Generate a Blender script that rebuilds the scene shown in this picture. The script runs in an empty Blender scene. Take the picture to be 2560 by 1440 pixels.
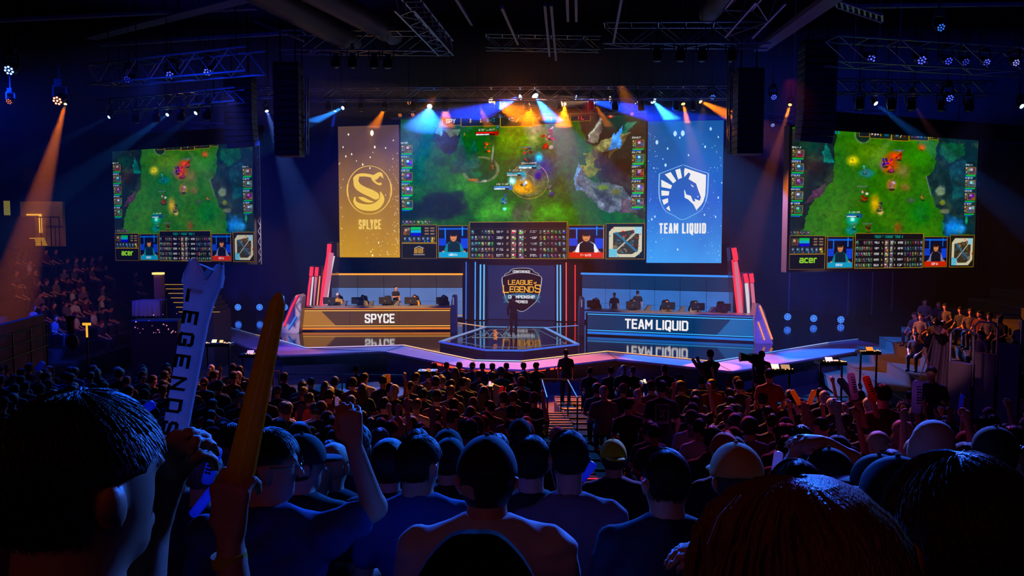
import bpy, math, random
import numpy as np
from mathutils import Vector, Matrix, Euler
sc = bpy.context.scene
COL = sc.collection
# ---------------------------------------------------------------- camera, world, exposure
CAM = Vector((0.0, 0.0, 6.07))
FPX = 1900.0
TH = math.atan(120 / FPX)
cd = bpy.data.cameras.new('camera'); cam = bpy.data.objects.new('camera', cd); COL.objects.link(cam)
cd.sensor_width = 36; cd.lens = FPX / 2560 * 36; cd.clip_end = 300; cd.clip_start = 0.05
cam.location = CAM; cam.rotation_euler = (math.pi / 2 - TH, 0, 0)
sc.camera = cam
sc.view_settings.view_transform = 'Standard'
sc.view_settings.look = 'None'
sc.view_settings.gamma = 1
sc.view_settings.exposure = 0.0
w = bpy.data.worlds.new('world'); sc.world = w; w.use_nodes = True
w.node_tree.nodes['Background'].inputs[0].default_value = (0.10, 0.12, 0.5, 1)
w.node_tree.nodes['Background'].inputs[1].default_value = 0.004
cy = sc.cycles
cy.max_bounces = 4; cy.diffuse_bounces = 1; cy.glossy_bounces = 2; cy.transmission_bounces = 2
cy.transparent_max_bounces = 6; cy.volume_bounces = 0
cy.use_denoising = True; cy.sample_clamp_indirect = 3.0; cy.sample_clamp_direct = 0.0
cy.caustics_reflective = False; cy.caustics_refractive = False
cy.use_adaptive_sampling = True; cy.adaptive_threshold = 0.03
try: cy.use_light_tree = True
except Exception: pass

def ray(px, py):
    xc = (px - 1280) / FPX; yc = -(py - 720) / FPX
    c, s = math.cos(TH), math.sin(TH)
    return Vector((xc, c + yc * s, yc * c - s))
def P(px, py, Y):
    d = ray(px, py); return CAM + d * (Y / d.y)
def PZ(px, py, z):
    d = ray(px, py); return CAM + d * ((z - CAM.z) / d.z)
def proj(v):
    q = Vector(v) - CAM
    c, s = math.cos(TH), math.sin(TH)
    f = q.y * c - q.z * s; u = q.y * s + q.z * c
    return 1280 + FPX * q.x / f, 720 - FPX * u / f
S = 1.2            # stage deck height
def lin(c):
    out = []
    for v in c[:3]:
        v = v / 255.0
        out.append(v / 12.92 if v <= 0.04045 else ((v + 0.055) / 1.055) ** 2.4)
    return out
AMBER = lin((255, 150, 40)); BLUE = lin((20, 70, 255)); CYAN = lin((60, 170, 255)); RED = lin((255, 40, 40)); VIOLET = lin((120, 70, 255))
def spot(name, loc, tgt, col, power, ang, blend=0.35, size=0.08):
    l = bpy.data.lights.new(name, 'SPOT'); l.color = col; l.energy = power
    l.spot_size = math.radians(ang); l.spot_blend = blend; l.shadow_soft_size = size
    o = bpy.data.objects.new(name, l); COL.objects.link(o); o.location = loc
    o.rotation_euler = (Vector(tgt) - Vector(loc)).to_track_quat('-Z', 'Y').to_euler(); return o
def area(name, loc, tgt, col, power, sx, sy):
    l = bpy.data.lights.new(name, 'AREA'); l.shape = 'RECTANGLE'; l.size = sx; l.size_y = sy
    l.color = col; l.energy = power
    o = bpy.data.objects.new(name, l); COL.objects.link(o); o.location = loc
    o.rotation_euler = (Vector(tgt) - Vector(loc)).to_track_quat('-Z', 'Y').to_euler(); return o

# wash lights of the audience rig (hung above the seats, shining back and down)
spot('wash_blue_front', (5.5, 16, 9.3), (0.3, 2.4, 4.9), lin((30, 110, 255)), 14000, 24, .5, .2)
spot('wash_blue_front_left', (-3.0, 16, 9.3), (-1.3, 3.0, 4.8), lin((20, 90, 255)), 8000, 24, .5, .2)
spot('wash_violet_front_right', (8.0, 15, 9.0), (2.6, 2.8, 4.6), lin((90, 80, 255)), 2200, 26, .6, .2)
spot('wash_blue_middle', (-6, 22, 11.5), (-4.2, 8.0, 3.2), lin((20, 90, 255)), 4500, 34, .5, .15)
spot('wash_violet_right', (8, 23, 12), (6.0, 9.0, 3.0), lin((80, 80, 255)), 5500, 42, .5, .15)
spot('wash_amber_centre', (0.5, 31, 11.5), (-2.2, 15.5, 2.6), lin((255, 150, 20)), 30000, 17, .5, .12)
spot('wash_amber_left', (-3.0, 31, 12.0), (-6.6, 19.0, 2.4), lin((255, 130, 25)), 16000, 17, .5, .12)
spot('wash_red_centre', (3.0, 30, 11.5), (0.9, 11.5, 2.8), lin((255, 40, 35)), 6500, 20, .5, .12)
spot('wash_amber_right', (4.0, 29, 12.0), (4.9, 13.5, 2.7), lin((255, 140, 15)), 24000, 14, .5, .12)
spot('wash_red_right', (10.0, 28, 12.0), (6.0, 11.5, 2.7), lin((255, 50, 50)), 1500, 26, .5, .12)
spot('wash_red_low', (5.0, 15, 9.0), (2.6, 6.2, 3.8), lin((255, 60, 20)), 1500, 26, .5, .12)
spot('wash_blue_left', (-13, 28, 12.0), (-9.5, 16, 2.4), lin((30, 70, 255)), 3000, 40, .5, .15)
spot('wash_warm_left_stand', (-8.5, 26, 9), (-21.5, 37, 3.4), lin((255, 140, 130)), 1500, 26, .6, .2)
area('house_warm_fill', (-1.5, -3, 9.5), (0, 3, 5.0), lin((255, 120, 110)), 9, 1.5, 1.5)
# ---------------------------------------------------------------- helpers
rnd = random.Random(7)
_m = {}
def mk(name, rgb, rough=.6, metal=0., ns=8., var=.25, bump=0., alpha=None, spec=None, sheen=0):
    if name in _m: return _m[name]
    m = bpy.data.materials.new(name); m.use_nodes = True; nt = m.node_tree
    b = nt.nodes['Principled BSDF']; c = lin(rgb)
    tc = nt.nodes.new('ShaderNodeTexCoord'); no = nt.nodes.new('ShaderNodeTexNoise'); no.inputs['Scale'].default_value = ns
    no.inputs['Detail'].default_value = 2
    nt.links.new(tc.outputs['Object'], no.inputs['Vector'])
    mx = nt.nodes.new('ShaderNodeMix'); mx.data_type = 'RGBA'
    mx.inputs[6].default_value = tuple(v * (1 - var) for v in c) + (1,); mx.inputs[7].default_value = tuple(min(1, v * (1 + var)) for v in c) + (1,)
    nt.links.new(no.outputs['Fac'], mx.inputs[0]); nt.links.new(mx.outputs[2], b.inputs['Base Color'])
    b.inputs['Roughness'].default_value = rough; b.inputs['Metallic'].default_value = metal
    if spec is not None: b.inputs['Specular IOR Level'].default_value = spec
    if sheen: b.inputs['Sheen Weight'].default_value = sheen
    if bump:
        bp = nt.nodes.new('ShaderNodeBump'); bp.inputs['Strength'].default_value = bump; bp.inputs['Distance'].default_value = .02
        nt.links.new(no.outputs['Fac'], bp.inputs['Height']); nt.links.new(bp.outputs['Normal'], b.inputs['Normal'])
    if alpha is not None: b.inputs['Alpha'].default_value = alpha
    _m[name] = m; return m
def em(name, rgb, st=1., sample=False, noise=0.):
    if name in _m: return _m[name]
    m = bpy.data.materials.new(name); m.use_nodes = True; nt = m.node_tree; nt.nodes.clear()
    o = nt.nodes.new('ShaderNodeOutputMaterial'); e = nt.nodes.new('ShaderNodeEmission')
    e.inputs[0].default_value = tuple(lin(rgb)) + (1,); e.inputs[1].default_value = st
    if noise:
        tc = nt.nodes.new('ShaderNodeTexCoord'); no = nt.nodes.new('ShaderNodeTexNoise'); no.inputs['Scale'].default_value = .9
        nt.links.new(tc.outputs['Object'], no.inputs['Vector'])
        mr = nt.nodes.new('ShaderNodeMapRange'); mr.inputs[3].default_value = st * (1 - noise); mr.inputs[4].default_value = st * (1 + noise)
        nt.links.new(no.outputs['Fac'], mr.inputs[0]); nt.links.new(mr.outputs[0], e.inputs[1])
    nt.links.new(e.outputs[0], o.inputs[0])
    if not sample: m.cycles.emission_sampling = 'NONE'
    _m[name] = m; return m
def tag(o, label=None, cat=None, group=None, kind=None):
    if label: o['label'] = label
    if cat: o['category'] = cat
    if group: o['group'] = group
    if kind: o['kind'] = kind
    return o
def thing(name, label, cat, M=None, group=None):
    o = bpy.data.objects.new(name, None); COL.objects.link(o); o.empty_display_size = .1
    if M is not None: o.matrix_world = M if isinstance(M, Matrix) else Matrix.Translation(M)
    return tag(o, label, cat, group)
def frame(A, B, z=None):
    A = Vector(A); B = Vector(B); x = (B - A); L = Vector((x.x, x.y, 0)).length; x = Vector((x.x, x.y, 0)).normalized()
    y = Vector((-x.y, x.x, 0)); zz = Vector((0, 0, 1))
    M = Matrix((x, y, zz)).transposed().to_4x4(); M.translation = Vector((A.x, A.y, A.z if z is None else z)); return M, L
class MB:
    def __init__(s): s.v = []; s.f = []; s.mi = []; s.cm = 0
    def add(s, vs, fs):
        n = len(s.v); s.v += [tuple(v) for v in vs]; s.f += [tuple(i + n for i in f) for f in fs]; s.mi += [s.cm] * len(fs); return s
    def hexa(s, a, b):  # a,b: 4-point rings
        return s.add(list(a) + list(b), [(3, 2, 1, 0), (4, 5, 6, 7), (0, 1, 5, 4), (1, 2, 6, 5), (2, 3, 7, 6), (3, 0, 4, 7)])
    def box(s, x0, y0, z0, x1, y1, z1, R=None):
        a = [(x0, y0, z0), (x1, y0, z0), (x1, y1, z0), (x0, y1, z0)]; b = [(x0, y0, z1), (x1, y0, z1), (x1, y1, z1), (x0, y1, z1)]
        if R is not None: a = [R @ Vector(p) for p in a]; b = [R @ Vector(p) for p in b]
        return s.hexa(a, b)
    def bbox(s, x0, y0, z0, x1, y1, z1, c=.01, R=None):   # bevelled box (chamfered edges in x-z)
        c = min(c, abs(x1 - x0) / 3, abs(y1 - y0) / 3, abs(z1 - z0) / 3)
        ring = lambda z, d: [(x0 + d, y0 + d, z), (x1 - d, y0 + d, z), (x1 - d, y1 - d, z), (x0 + d, y1 - d, z)]
        rs = [ring(z0, c), ring(z0 + c, 0), ring(z1 - c, 0), ring(z1, c)]
        vs = [p for r in rs for p in r]
        if R is not None: vs = [R @ Vector(p) for p in vs]
        fs = [(3, 2, 1, 0), (12, 13, 14, 15)]
        for k in range(3):
            for i in range(4):
                j = (i + 1) % 4; fs.append((4 * k + i, 4 * k + j, 4 * k + 4 + j, 4 * k + 4 + i))
        return s.add(vs, fs)
    def prism(s, poly, y0, y1):  # poly in x,z ; extruded in y
        n = len(poly); vs = [(x, y0, z) for x, z in poly] + [(x, y1, z) for x, z in poly]
        fs = [tuple(range(n)), tuple(range(2 * n - 1, n - 1, -1))] + [(i, i + n, (i + 1) % n + n, (i + 1) % n) for i in range(n)]
        return s.add(vs, fs)
    def slab(s, poly, z0, z1):  # poly in x,y
        n = len(poly); vs = [(p[0], p[1], z0) for p in poly] + [(p[0], p[1], z1) for p in poly]
        fs = [tuple(range(n - 1, -1, -1)), tuple(range(n, 2 * n))] + [(i, (i + 1) % n, (i + 1) % n + n, i + n) for i in range(n)]
        return s.add(vs, fs)
    def tube(s, pts, r, n=8, cap=True):
        pts = [Vector(p) for p in pts]; rr = r if isinstance(r, (list, tuple)) else [r] * len(pts)
        base = len(s.v); vs = []; up = None
        for i, p in enumerate(pts):
            t = (pts[min(i + 1, len(pts) - 1)] - pts[max(i - 1, 0)]).normalized()
            if up is None:
                up = Vector((0, 0, 1)) if abs(t.z) < .9 else Vector((1, 0, 0))
            a = t.cross(up).normalized(); b = a.cross(t).normalized(); up = b
            for k in range(n):
                q = 2 * math.pi * k / n; vs.append(p + a * math.cos(q) * rr[i] + b * math.sin(q) * rr[i])
        fs = []
        for i in range(len(pts) - 1):
            for k in range(n):
                j = (k + 1) % n; fs.append((i * n + k, i * n + j, (i + 1) * n + j, (i + 1) * n + k))
        if cap: fs += [tuple(range(n)), tuple(range(len(vs) - 1, len(vs) - n - 1, -1))]
        return s.add(vs, fs)
    def bar(s, a, b, w, h=None):
        a = Vector(a); b = Vector(b); t = (b - a).normalized(); h = h or w
        up = Vector((0, 0, 1)) if abs(t.z) < .95 else Vector((0, 1, 0))
        x = t.cross(up).normalized() * w / 2; y = x.cross(t).normalized() * h / 2
        return s.hexa([a - x - y, a + x - y, a + x + y, a - x + y], [b - x - y, b + x - y, b + x + y, b - x + y])
    def ball(s, c, r, n=10, m=6):
        r = r if isinstance(r, (tuple, list)) else (r, r, r); vs = []; fs = []
        for i in range(m + 1):
            a = math.pi * i / m
            for k in range(n):
                q = 2 * math.pi * k / n; vs.append((c[0] + r[0] * math.sin(a) * math.cos(q), c[1] + r[1] * math.sin(a) * math.sin(q), c[2] + r[2] * math.cos(a)))
        for i in range(m):
            for k in range(n):
                j = (k + 1) % n; fs.append((i * n + k, (i + 1) * n + k, (i + 1) * n + j, i * n + j))
        return s.add(vs, fs)
    def build(s, name, mats, parent=None, smooth=False, M=None, label=None):
        me = bpy.data.meshes.new(name); me.from_pydata(s.v, [], s.f)
        mats = mats if isinstance(mats, (list, tuple)) else [mats]
        for m in mats: me.materials.append(m)
        if len(mats) > 1: me.polygons.foreach_set('material_index', s.mi)
        if smooth: me.polygons.foreach_set('use_smooth', [True] * len(s.f))
        me.update()
        o = bpy.data.objects.new(name, me); COL.objects.link(o)
        if M is not None: o.matrix_world = M
        if parent is not None: o.parent = parent
        if label: o['label'] = label
        return o
KIDS = {}
def copy_tree(o, parent=None):
    c = o.copy(); COL.objects.link(c); c.parent = parent
    for ch in o.children_recursive if False else list(o.children): copy_tree(ch, c)
    return c
# stroke lettering (condensed block capitals)
G = {'S': (4, [[(4, 4.8), (3.9, 5.5), (3.4, 6), (.6, 6), (.1, 5.5), (0, 4), (.6, 3.3), (3.4, 2.7), (4, 2), (3.9, .5), (3.4, 0), (.6, 0), (.1, .5), (0, 1.2)]]),
 'P': (4, [[(0, 0), (0, 6), (3.4, 6), (4, 5.4), (4, 3.2), (3.4, 2.6), (0, 2.6)]]), 'Y': (4, [[(0, 6), (2, 2.8), (4, 6)], [(2, 2.8), (2, 0)]]),
 'C': (4, [[(4, 4.4), (4, 5.4), (3.4, 6), (.6, 6), (0, 5.4), (0, .6), (.6, 0), (3.4, 0), (4, .6), (4, 1.6)]]),
 'E': (3.6, [[(3.6, 6), (0, 6), (0, 0), (3.6, 0)], [(0, 3.1), (3.1, 3.1)]]), 'T': (4, [[(0, 6), (4, 6)], [(2, 6), (2, 0)]]),
 'A': (4, [[(0, 0), (1.7, 6), (2.3, 6), (4, 0)], [(.7, 1.8), (3.3, 1.8)]]), 'M': (5, [[(0, 0), (0, 6), (2.5, 2.2), (5, 6), (5, 0)]]),
 'L': (3.4, [[(0, 6), (0, 0), (3.4, 0)]]), 'I': (0, [[(0, 0), (0, 6)]]),
 'O': (4, [[(.6, 0), (0, .6), (0, 5.4), (.6, 6), (3.4, 6), (4, 5.4), (4, .6), (3.4, 0), (.6, 0)]]),
 'U': (4, [[(0, 6), (0, .6), (.6, 0), (3.4, 0), (4, .6), (4, 6)]]), 'D': (4, [[(0, 0), (0, 6), (3.2, 6), (4, 5.2), (4, .8), (3.2, 0), (0, 0)]]),
 'N': (4, [[(0, 0), (0, 6), (4, 0), (4, 6)]]), 'G': (4, [[(4, 4.6), (4, 5.4), (3.4, 6), (.6, 6), (0, 5.4), (0, .6), (.6, 0), (3.4, 0), (4, .6), (4, 2.8), (2.2, 2.8)]]),
 'H': (4, [[(0, 0), (0, 6)], [(4, 0), (4, 6)], [(0, 3), (4, 3)]]), 'R': (4, [[(0, 0), (0, 6), (3.4, 6), (4, 5.4), (4, 3.4), (3.4, 2.8), (0, 2.8)], [(2, 2.8), (4, 0)]]),
 'F': (3.6, [[(3.6, 6), (0, 6), (0, 0)], [(0, 3.1), (3.1, 3.1)]]), 'V': (4, [[(0, 6), (2, 0), (4, 6)]]),
 'a': (3.4, [[(.3, 4), (3, 4), (3.4, 3.4), (3.4, 0), (.4, 0), (0, .5), (0, 1.6), (.4, 2.1), (3.4, 2.1)]]), 'c': (3, [[(3, 4), (.6, 4), (0, 3.3), (0, .7), (.6, 0), (3, 0)]]),
 'e': (3.4, [[(3.2, 0), (.6, 0), (0, .7), (0, 3.3), (.6, 4), (2.8, 4), (3.4, 3.3), (3.4, 2), (0, 2)]]), 'r': (2, [[(0, 0), (0, 3.3), (.6, 4), (2.2, 4)]]),
 'f': (1.6, [[(.5, 0), (.5, 4.6), (1, 5.2), (1.7, 5.2)], [(0, 3.4), (1.5, 3.4)]]), 'o': (3, [[(.6, 0), (0, .7), (0, 3.3), (.6, 4), (2.4, 4), (3, 3.3), (3, .7), (2.4, 0), (.6, 0)]])}
G['Q'] = (4, G['O'][1] + [[(2.6, 1.4), (2.9, -.6), (3.6, -1.1)]])
def lettering(mb, s, x0, x1, z0, h, th, y=-.02, dep=.02, serif=0, shear=0, fn=None):
    """adds s to mb in local x-z between x0 and x1, baseline z0, cap height h, stroke th (metres)"""
    u = h / 6.0; gap = th * 1.5; chars = [c for c in s]; wsum = sum(G[c][0] for c in chars if c != ' '); ng = sum(1 for i in range(len(chars) - 1) if chars[i] != ' ' and chars[i + 1] != ' '); ns = sum(1 for c in chars if c == ' ')
    sx = (x1 - x0 - th - ng * gap - ns * gap * 2.1) / max(wsum, .01); adv = []; pos = 0
    if wsum == 0: sx = u
    for i, ch in enumerate(chars):
        if ch == ' ': pos += gap * 2.1; continue
        adv.append((pos, G[ch][1])); pos += G[ch][0] * sx + (gap if i + 1 < len(chars) and chars[i + 1] != ' ' else 0)
    for p, st in adv:
        if st is None: continue
        for line in st:
            pts = [(x0 + th / 2 + p + a * sx + shear * b * u, z0 + th / 2 + b * (h - th) / 6.0) for a, b in line]
            if serif:
                for e in (0, -1):
                    q = pts[e]; pts2 = pts[1] if e == 0 else pts[-2]
                    vert = abs(q[1] - pts2[1]) > abs(q[0] - pts2[0])
                    d = th * serif
                    box = [(q[0] - d, q[1] - th * .22), (q[0] + d, q[1] - th * .22), (q[0] + d, q[1] + th * .22), (q[0] - d, q[1] + th * .22)] if vert else [(q[0] - th * .22, q[1] - d), (q[0] + th * .22, q[1] - d), (q[0] + th * .22, q[1] + d), (q[0] - th * .22, q[1] + d)]
                    _seg(mb, box, y, dep, fn)
            for (ax, az), (bx, bz) in zip(pts, pts[1:]):
                L = math.hypot(bx - ax, bz - az) or 1e-6; dx, dz = (bx - ax) / L, (bz - az) / L; e = th * .42
                nx, nz = -dz * th / 2, dx * th / 2
                _seg(mb, [(ax - dx * e - nx, az - dz * e - nz), (bx + dx * e - nx, bz + dz * e - nz), (bx + dx * e + nx, bz + dz * e + nz), (ax - dx * e + nx, az - dz * e + nz)], y, dep, fn)
def _seg(mb, q, y, dep, fn):
    a = [(p[0], y, p[1]) for p in q]; b = [(p[0], y - dep, p[1]) for p in q]
    if fn: a = [fn(p) for p in a]; b = [fn(p) for p in b]
    mb.hexa(b, a)
def smooth_poly(pts, n=6, closed=False):
    out = []; N = len(pts)
    rng = range(N) if closed else range(N - 1)
    for i in rng:
        p0, p1, p2, p3 = (pts[(i - 1) % N] if closed or i else pts[0]), pts[i], pts[(i + 1) % N], (pts[(i + 2) % N] if closed or i + 2 < N else pts[-1])
        for k in range(n):
            t = k / n
            out.append(tuple(.5 * (2 * b + (c - a) * t + (2 * a - 5 * b + 4 * c - d) * t * t + (3 * b - a - 3 * c + d) * t ** 3) for a, b, c, d in zip(p0, p1, p2, p3)))
    if not closed: out.append(tuple(pts[-1]))
    return out
black = mk('black_paint', (18, 18, 22), .5)
blackmetal = mk('black_metal', (30, 31, 36), .35, .6)
alu = mk('truss_aluminium', (150, 155, 170), .35, .8)
greymetal = mk('grey_fin_panel', (120, 124, 135), .35, .3)
# ---------------------------------------------------------------- arena shell
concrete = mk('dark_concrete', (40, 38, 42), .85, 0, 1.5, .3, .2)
drape = mk('navy_drape', (26, 27, 44), .9, 0, .8, .35)
roofm = mk('roof_deck', (26, 27, 34), .8, 0, 1.2, .3)
def F(D):          # terrace height under the feet at distance D
    return float(np.interp(D, [0, 1.2, 2.1, 5.5, 11, 17, 20.5, 23, 26, 28], [4.55, 4.4, 4.17, 3.27, 2.07, 1.61, 1.32, .8, .5, 0]))
def structure(name, mb, m, **k):
    o = mb.build(name, m, **k); o['kind'] = 'structure'; return o
structure('floor', MB().slab([(-34, 19), (34, 19), (34, 56), (-34, 56)], -.3, 0), mk('floor_black', (24, 24, 29), .8, 0, 1.5, .3))
mb = MB()
y = 53.0; n = 90; pts = []
for i in range(n + 1):
    x = -36 + 72 * i / n; pts.append((x, y + .18 * math.sin(x * 2.3) + .1 * math.sin(x * 5.1)))
mb.slab(pts + [(36, 54), (-36, 54)], 0, 21); structure('wall_back', mb, drape)
structure('ceiling', MB().box(-36, -4, 20.6, 36, 54, 21), roofm)
structure('wall_left', MB().box(-36.5, -4, 0, -36, 54, 21), mk('side_wall', (50, 50, 58), .9))
structure('wall_right', MB().box(36, -4, 0, 36.5, 54, 21), mk('side_wall', (50, 50, 58), .9))
# stepped seating terrace with metal nosings, split by the stair aisle
AX0, AX1 = .78, 1.5
rows = [1.15, 2.0, 2.9, 3.75] + [4.6 + .86 * k for k in range(19)] + [21.0, 22.0, 23.0, 24.0, 25.0, 26.0]
terr = MB(); nos = MB()
for i, D in enumerate(rows):
    z = F(D); y0 = D - .5; y1 = (rows[i + 1] - .5) if i + 1 < len(rows) else D + .7
    terr.box(-26, y0, 0, AX0, y1, z); terr.box(AX1, y0, 0, 26, y1, z)
    nos.box(-26, y1 - .05, z + .002, AX0, y1 + .008, z + .03); nos.box(AX1, y1 - .05, z + .002, 26, y1 + .008, z + .03)
terr.box(-26, -3, 0, 26, rows[0] - .5, F(.3))
t = structure('seating_terrace', terr, concrete)
structure('terrace_nosing', nos, mk('nosing_metal', (70, 62, 58), .45, .5), parent=t)
st = thing('stair_flight', 'concrete stair aisle with metal step edges running down through the seated crowd', 'stairs', Vector((AX0, 3, 0)))
yy = 3.0; stm = mk('step_concrete', (62, 56, 60), .85); nsm = mk('brass_nosing', (150, 105, 80), .35, .6)
while yy < 20.6:
    z = F(yy + .2); so = MB().box(0, yy - 3, 0, AX1 - AX0, yy - 3 + .43, z).build('step', stm, st); MB().box(0.01, yy - 3 + .39, z, AX1 - AX0 - .01, yy - 3 + .44, z + .018).build('nosing', nsm, so); yy += .43
for x0_ in (20.62,): MB().box(0, 17.65, 0, AX1 - AX0, 18.1, F(20.9)).build('step', stm, st)
rl = MB()
for x in (0.02, AX1 - AX0 - .02):
    rl.tube([(x, 16.9, F(19.9) + .02), (x, 16.9, F(19.9) + 1.0), (x, 14, F(17) + .9), (x, 14, F(17))], .02)
rl.tube([(.02, 17, F(19.9) + 1.0), (AX1 - AX0 - .02, 17, F(19.9) + 1.0)], .022)
rl.build('handrail', alu, st)

# ---------------------------------------------------------------- stage
deckm = mk('gloss_stage_floor', (9, 13, 26), .07, 0, 3, .2, spec=.9)
apronm = mk('apron_panel', (128, 122, 150), .33, .15, 2, .15)
strip = [(531, 806.6), (603, 827), (639, 837), (683, 845.6), (765.6, 870), (1009.4, 863), (1187.5, 900.6), (1303, 903.2), (1517.6, 878.4), (1785, 904), (1875, 889.4), (1972.7, 873), (2070, 857), (2144.5, 848)]
outer = [(515, 831), (567, 846), (619, 868), (700, 887.8), (962.5, 878.8), (1094, 904), (1165.6, 919), (1312.5, 924.4), (1541, 897), (1830, 928.4), (2015.6, 899), (2148, 877), (2220, 866)]
sw = [PZ(a, b, S) for a, b in strip]; ow = [PZ(a, b, S - .03) for a, b in outer]
stage = thing('stage', 'large glossy black stage with angled front edge traced by light strips', 'stage', Vector((0, 40, 0)))
SM = Matrix.Translation((0, -40, 0))
def sloc(mb): mb.v = [(v[0], v[1] - 40, v[2]) for v in mb.v]; return mb
back = [(21, 47), (20, 52.4), (-20, 52.4), (-21, 47)]
deck = [(p.x, p.y) for p in sw] + back
deckob = sloc(MB().slab(deck, .9, S)).build('deck', deckm, stage)
ap = [(p.x, p.y) for p in ow] + [(p.x, p.y) for p in sw[::-1]]
mb = MB(); mb.slab(ap, 1.08, S - .03)
apron = sloc(mb).build('apron', apronm, stage)
for a, b in ((4, 4), (5, 4.7), (6, 6), (7, 7), (8, 8), (9, 9)):
    q = sw[a]; o = ow[min(int(b), len(ow) - 1)]; sloc(MB().bar((q.x, q.y, S - .025), (o.x, o.y, S - .025), .05, .012)).build('apron_seam', black, apron)
edge = MB()
for a, b in zip(ow, ow[1:]): edge.bar((a.x, a.y, S - .05), (b.x, b.y, S - .05), .05, .06)
sloc(edge).build('edge_trim', mk('edge_alu', (150, 140, 170), .3, .5), apron)
fas = MB()
for a, b in zip(ow, ow[1:]):
    a2 = a + Vector((0, .35, 0)); b2 = b + Vector((0, .35, 0)); fas.hexa([(a2.x, a2.y, 0), (b2.x, b2.y, 0), (b2.x, b2.y + .1, 0), (a2.x, a2.y + .1, 0)], [(a2.x, a2.y, 1.08), (b2.x, b2.y, 1.08), (b2.x, b2.y + .1, 1.08), (a2.x, a2.y + .1, 1.08)])
sloc(fas).build('fascia', mk('fascia_cloth', (22, 24, 40), .8), stage)
scol = [(70, 110, 220), (120, 130, 190), (230, 190, 150), (150, 170, 255), (225, 190, 255), (255, 200, 160), (190, 215, 255), (255, 205, 140), (255, 180, 120), (120, 180, 255), (90, 150, 255), (150, 170, 230), (70, 110, 200)]
for i in range(len(sw) - 1):
    a, b = sw[i], sw[i + 1]; q = MB().bar((a.x, a.y, S + .012), (b.x, b.y, S + .012), .06 if i > 2 else .04, .03)
    sloc(q).build('light_strip', em('strip_light_%d' % i, scol[i], 1.0 if i > 2 else .5, sample=True), stage)
# red glowing bars under the centre of the apron
rp = [(1092, 907, 1), (1112, 911, 0), (1128, 914, 1), (1150, 917, 1), (1168, 919, 0), (1190, 921, 1), (1216, 923.5, 1), (1255, 924.4, 1), (1300, 925, 1), (1330, 924, 0), (1352, 921.5, 1), (1380, 918.5, 0), (1400, 916, 1)]
rm = em('red_tube', (255, 62, 40), 2.2, True)
for (px, py, lg) in rp:
    dx = 11 if lg else 4; slope = .19 if px < 1200 else (.03 if px < 1310 else -.11)
    c0 = PZ(px - dx, py + 3.5 - dx * slope, S - .12); c1 = PZ(px + dx, py + 3.5 + dx * slope, S - .12)
    sloc(MB().bar(c0, c1, .05, .06)).build('red_light', rm, stage)
area('red_footlight', P(1300, 932, 28.6), P(1300, 1000, 24), RED, 90, 5, .1)
# centre platform
pz = S + .26
plat_px = [(1099.6, 854.6), (1214, 817), (1362, 819), (1445, 861), (1308, 876.5), (1214, 875.4)]
pw = [PZ(a, b, pz) for a, b in plat_px]; pc = sum(pw, Vector()) / 6
plat = thing('centre_platform', 'low six-sided glossy platform with blue light edge in the middle of the stage', 'platform', Vector((pc.x, pc.y, S)))
def loc(mb, c): mb.v = [(v[0] - c[0], v[1] - c[1], v[2] - c[2]) for v in mb.v]; return mb
cc = (pc.x, pc.y, S)
cz = [(p.x, p.y) for p in pw][::-1]
loc(MB().slab(cz, S + .005, pz - .02), cc).build('base', black, plat)
ins = [(p.x + (pc.x - p.x) * .10, p.y + (pc.y - p.y) * .10) for p in pw][::-1]
loc(MB().slab(ins, pz - .02, pz), cc).build('top_panel', mk('gloss_dark_glass', (14, 22, 34), .06, 0, 3, .2, spec=1.0), plat)
pcol = [(150, 170, 230), (90, 150, 210), (120, 170, 255), (70, 120, 255), (60, 120, 255), (70, 90, 255)]
for i in range(6):
    a, b = pw[i], pw[(i + 1) % 6]; q = MB().bar((a.x, a.y, pz), (b.x, b.y, pz), .13, .06)
    loc(q, cc).build('edge_light', em('plat_light_%d' % i, pcol[i], .7, True), plat)
ipx = [(1145.4, 852.5), (1231, 823), (1345.4, 824.4), (1414, 858.8), (1306, 868), (1214, 867)]
iw = [PZ(a, b, pz + .008) for a, b in ipx]
for i in range(6):
    loc(MB().bar(iw[i], iw[(i + 1) % 6], .035, .012), cc).build('inlay_line', em('inlay', (125, 135, 175), .45), plat)
# decorative floor script on the platform
sc1 = MB(); base = PZ(1195, 839, pz + .005)
for k, wv in enumerate([(1205, 1222), (1222, 1240), (1240, 1258), (1258, 1278), (1278, 1296)]):
    pts = [PZ(wv[0] + (wv[1] - wv[0]) * t, 836 + 4.5 * math.sin(t * 6.28 + k), pz + .01) for t in np.linspace(0, 1, 9)]
    sc1.tube(pts, .022, 5)
sc1.tube([PZ(1180, 843.5, pz + .01), PZ(1296, 843.5, pz + .01)], .02, 5)
loc(sc1, cc).build('floor_script', em('floor_script', (140, 160, 180), .5), plat)
# light line on the floor behind the platform
for i, (a, b, c_) in enumerate([((1141, 806), (1216, 817), (255, 190, 140)), ((1362, 819), (1447, 813), (110, 160, 255))]):
    A = PZ(*a, S + .01); B = PZ(*b, S + .01); sloc(MB().bar(A, B, .1, .02)).build('light_strip', em('back_line_%d' % i, c_, .8, True), stage)

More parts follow.
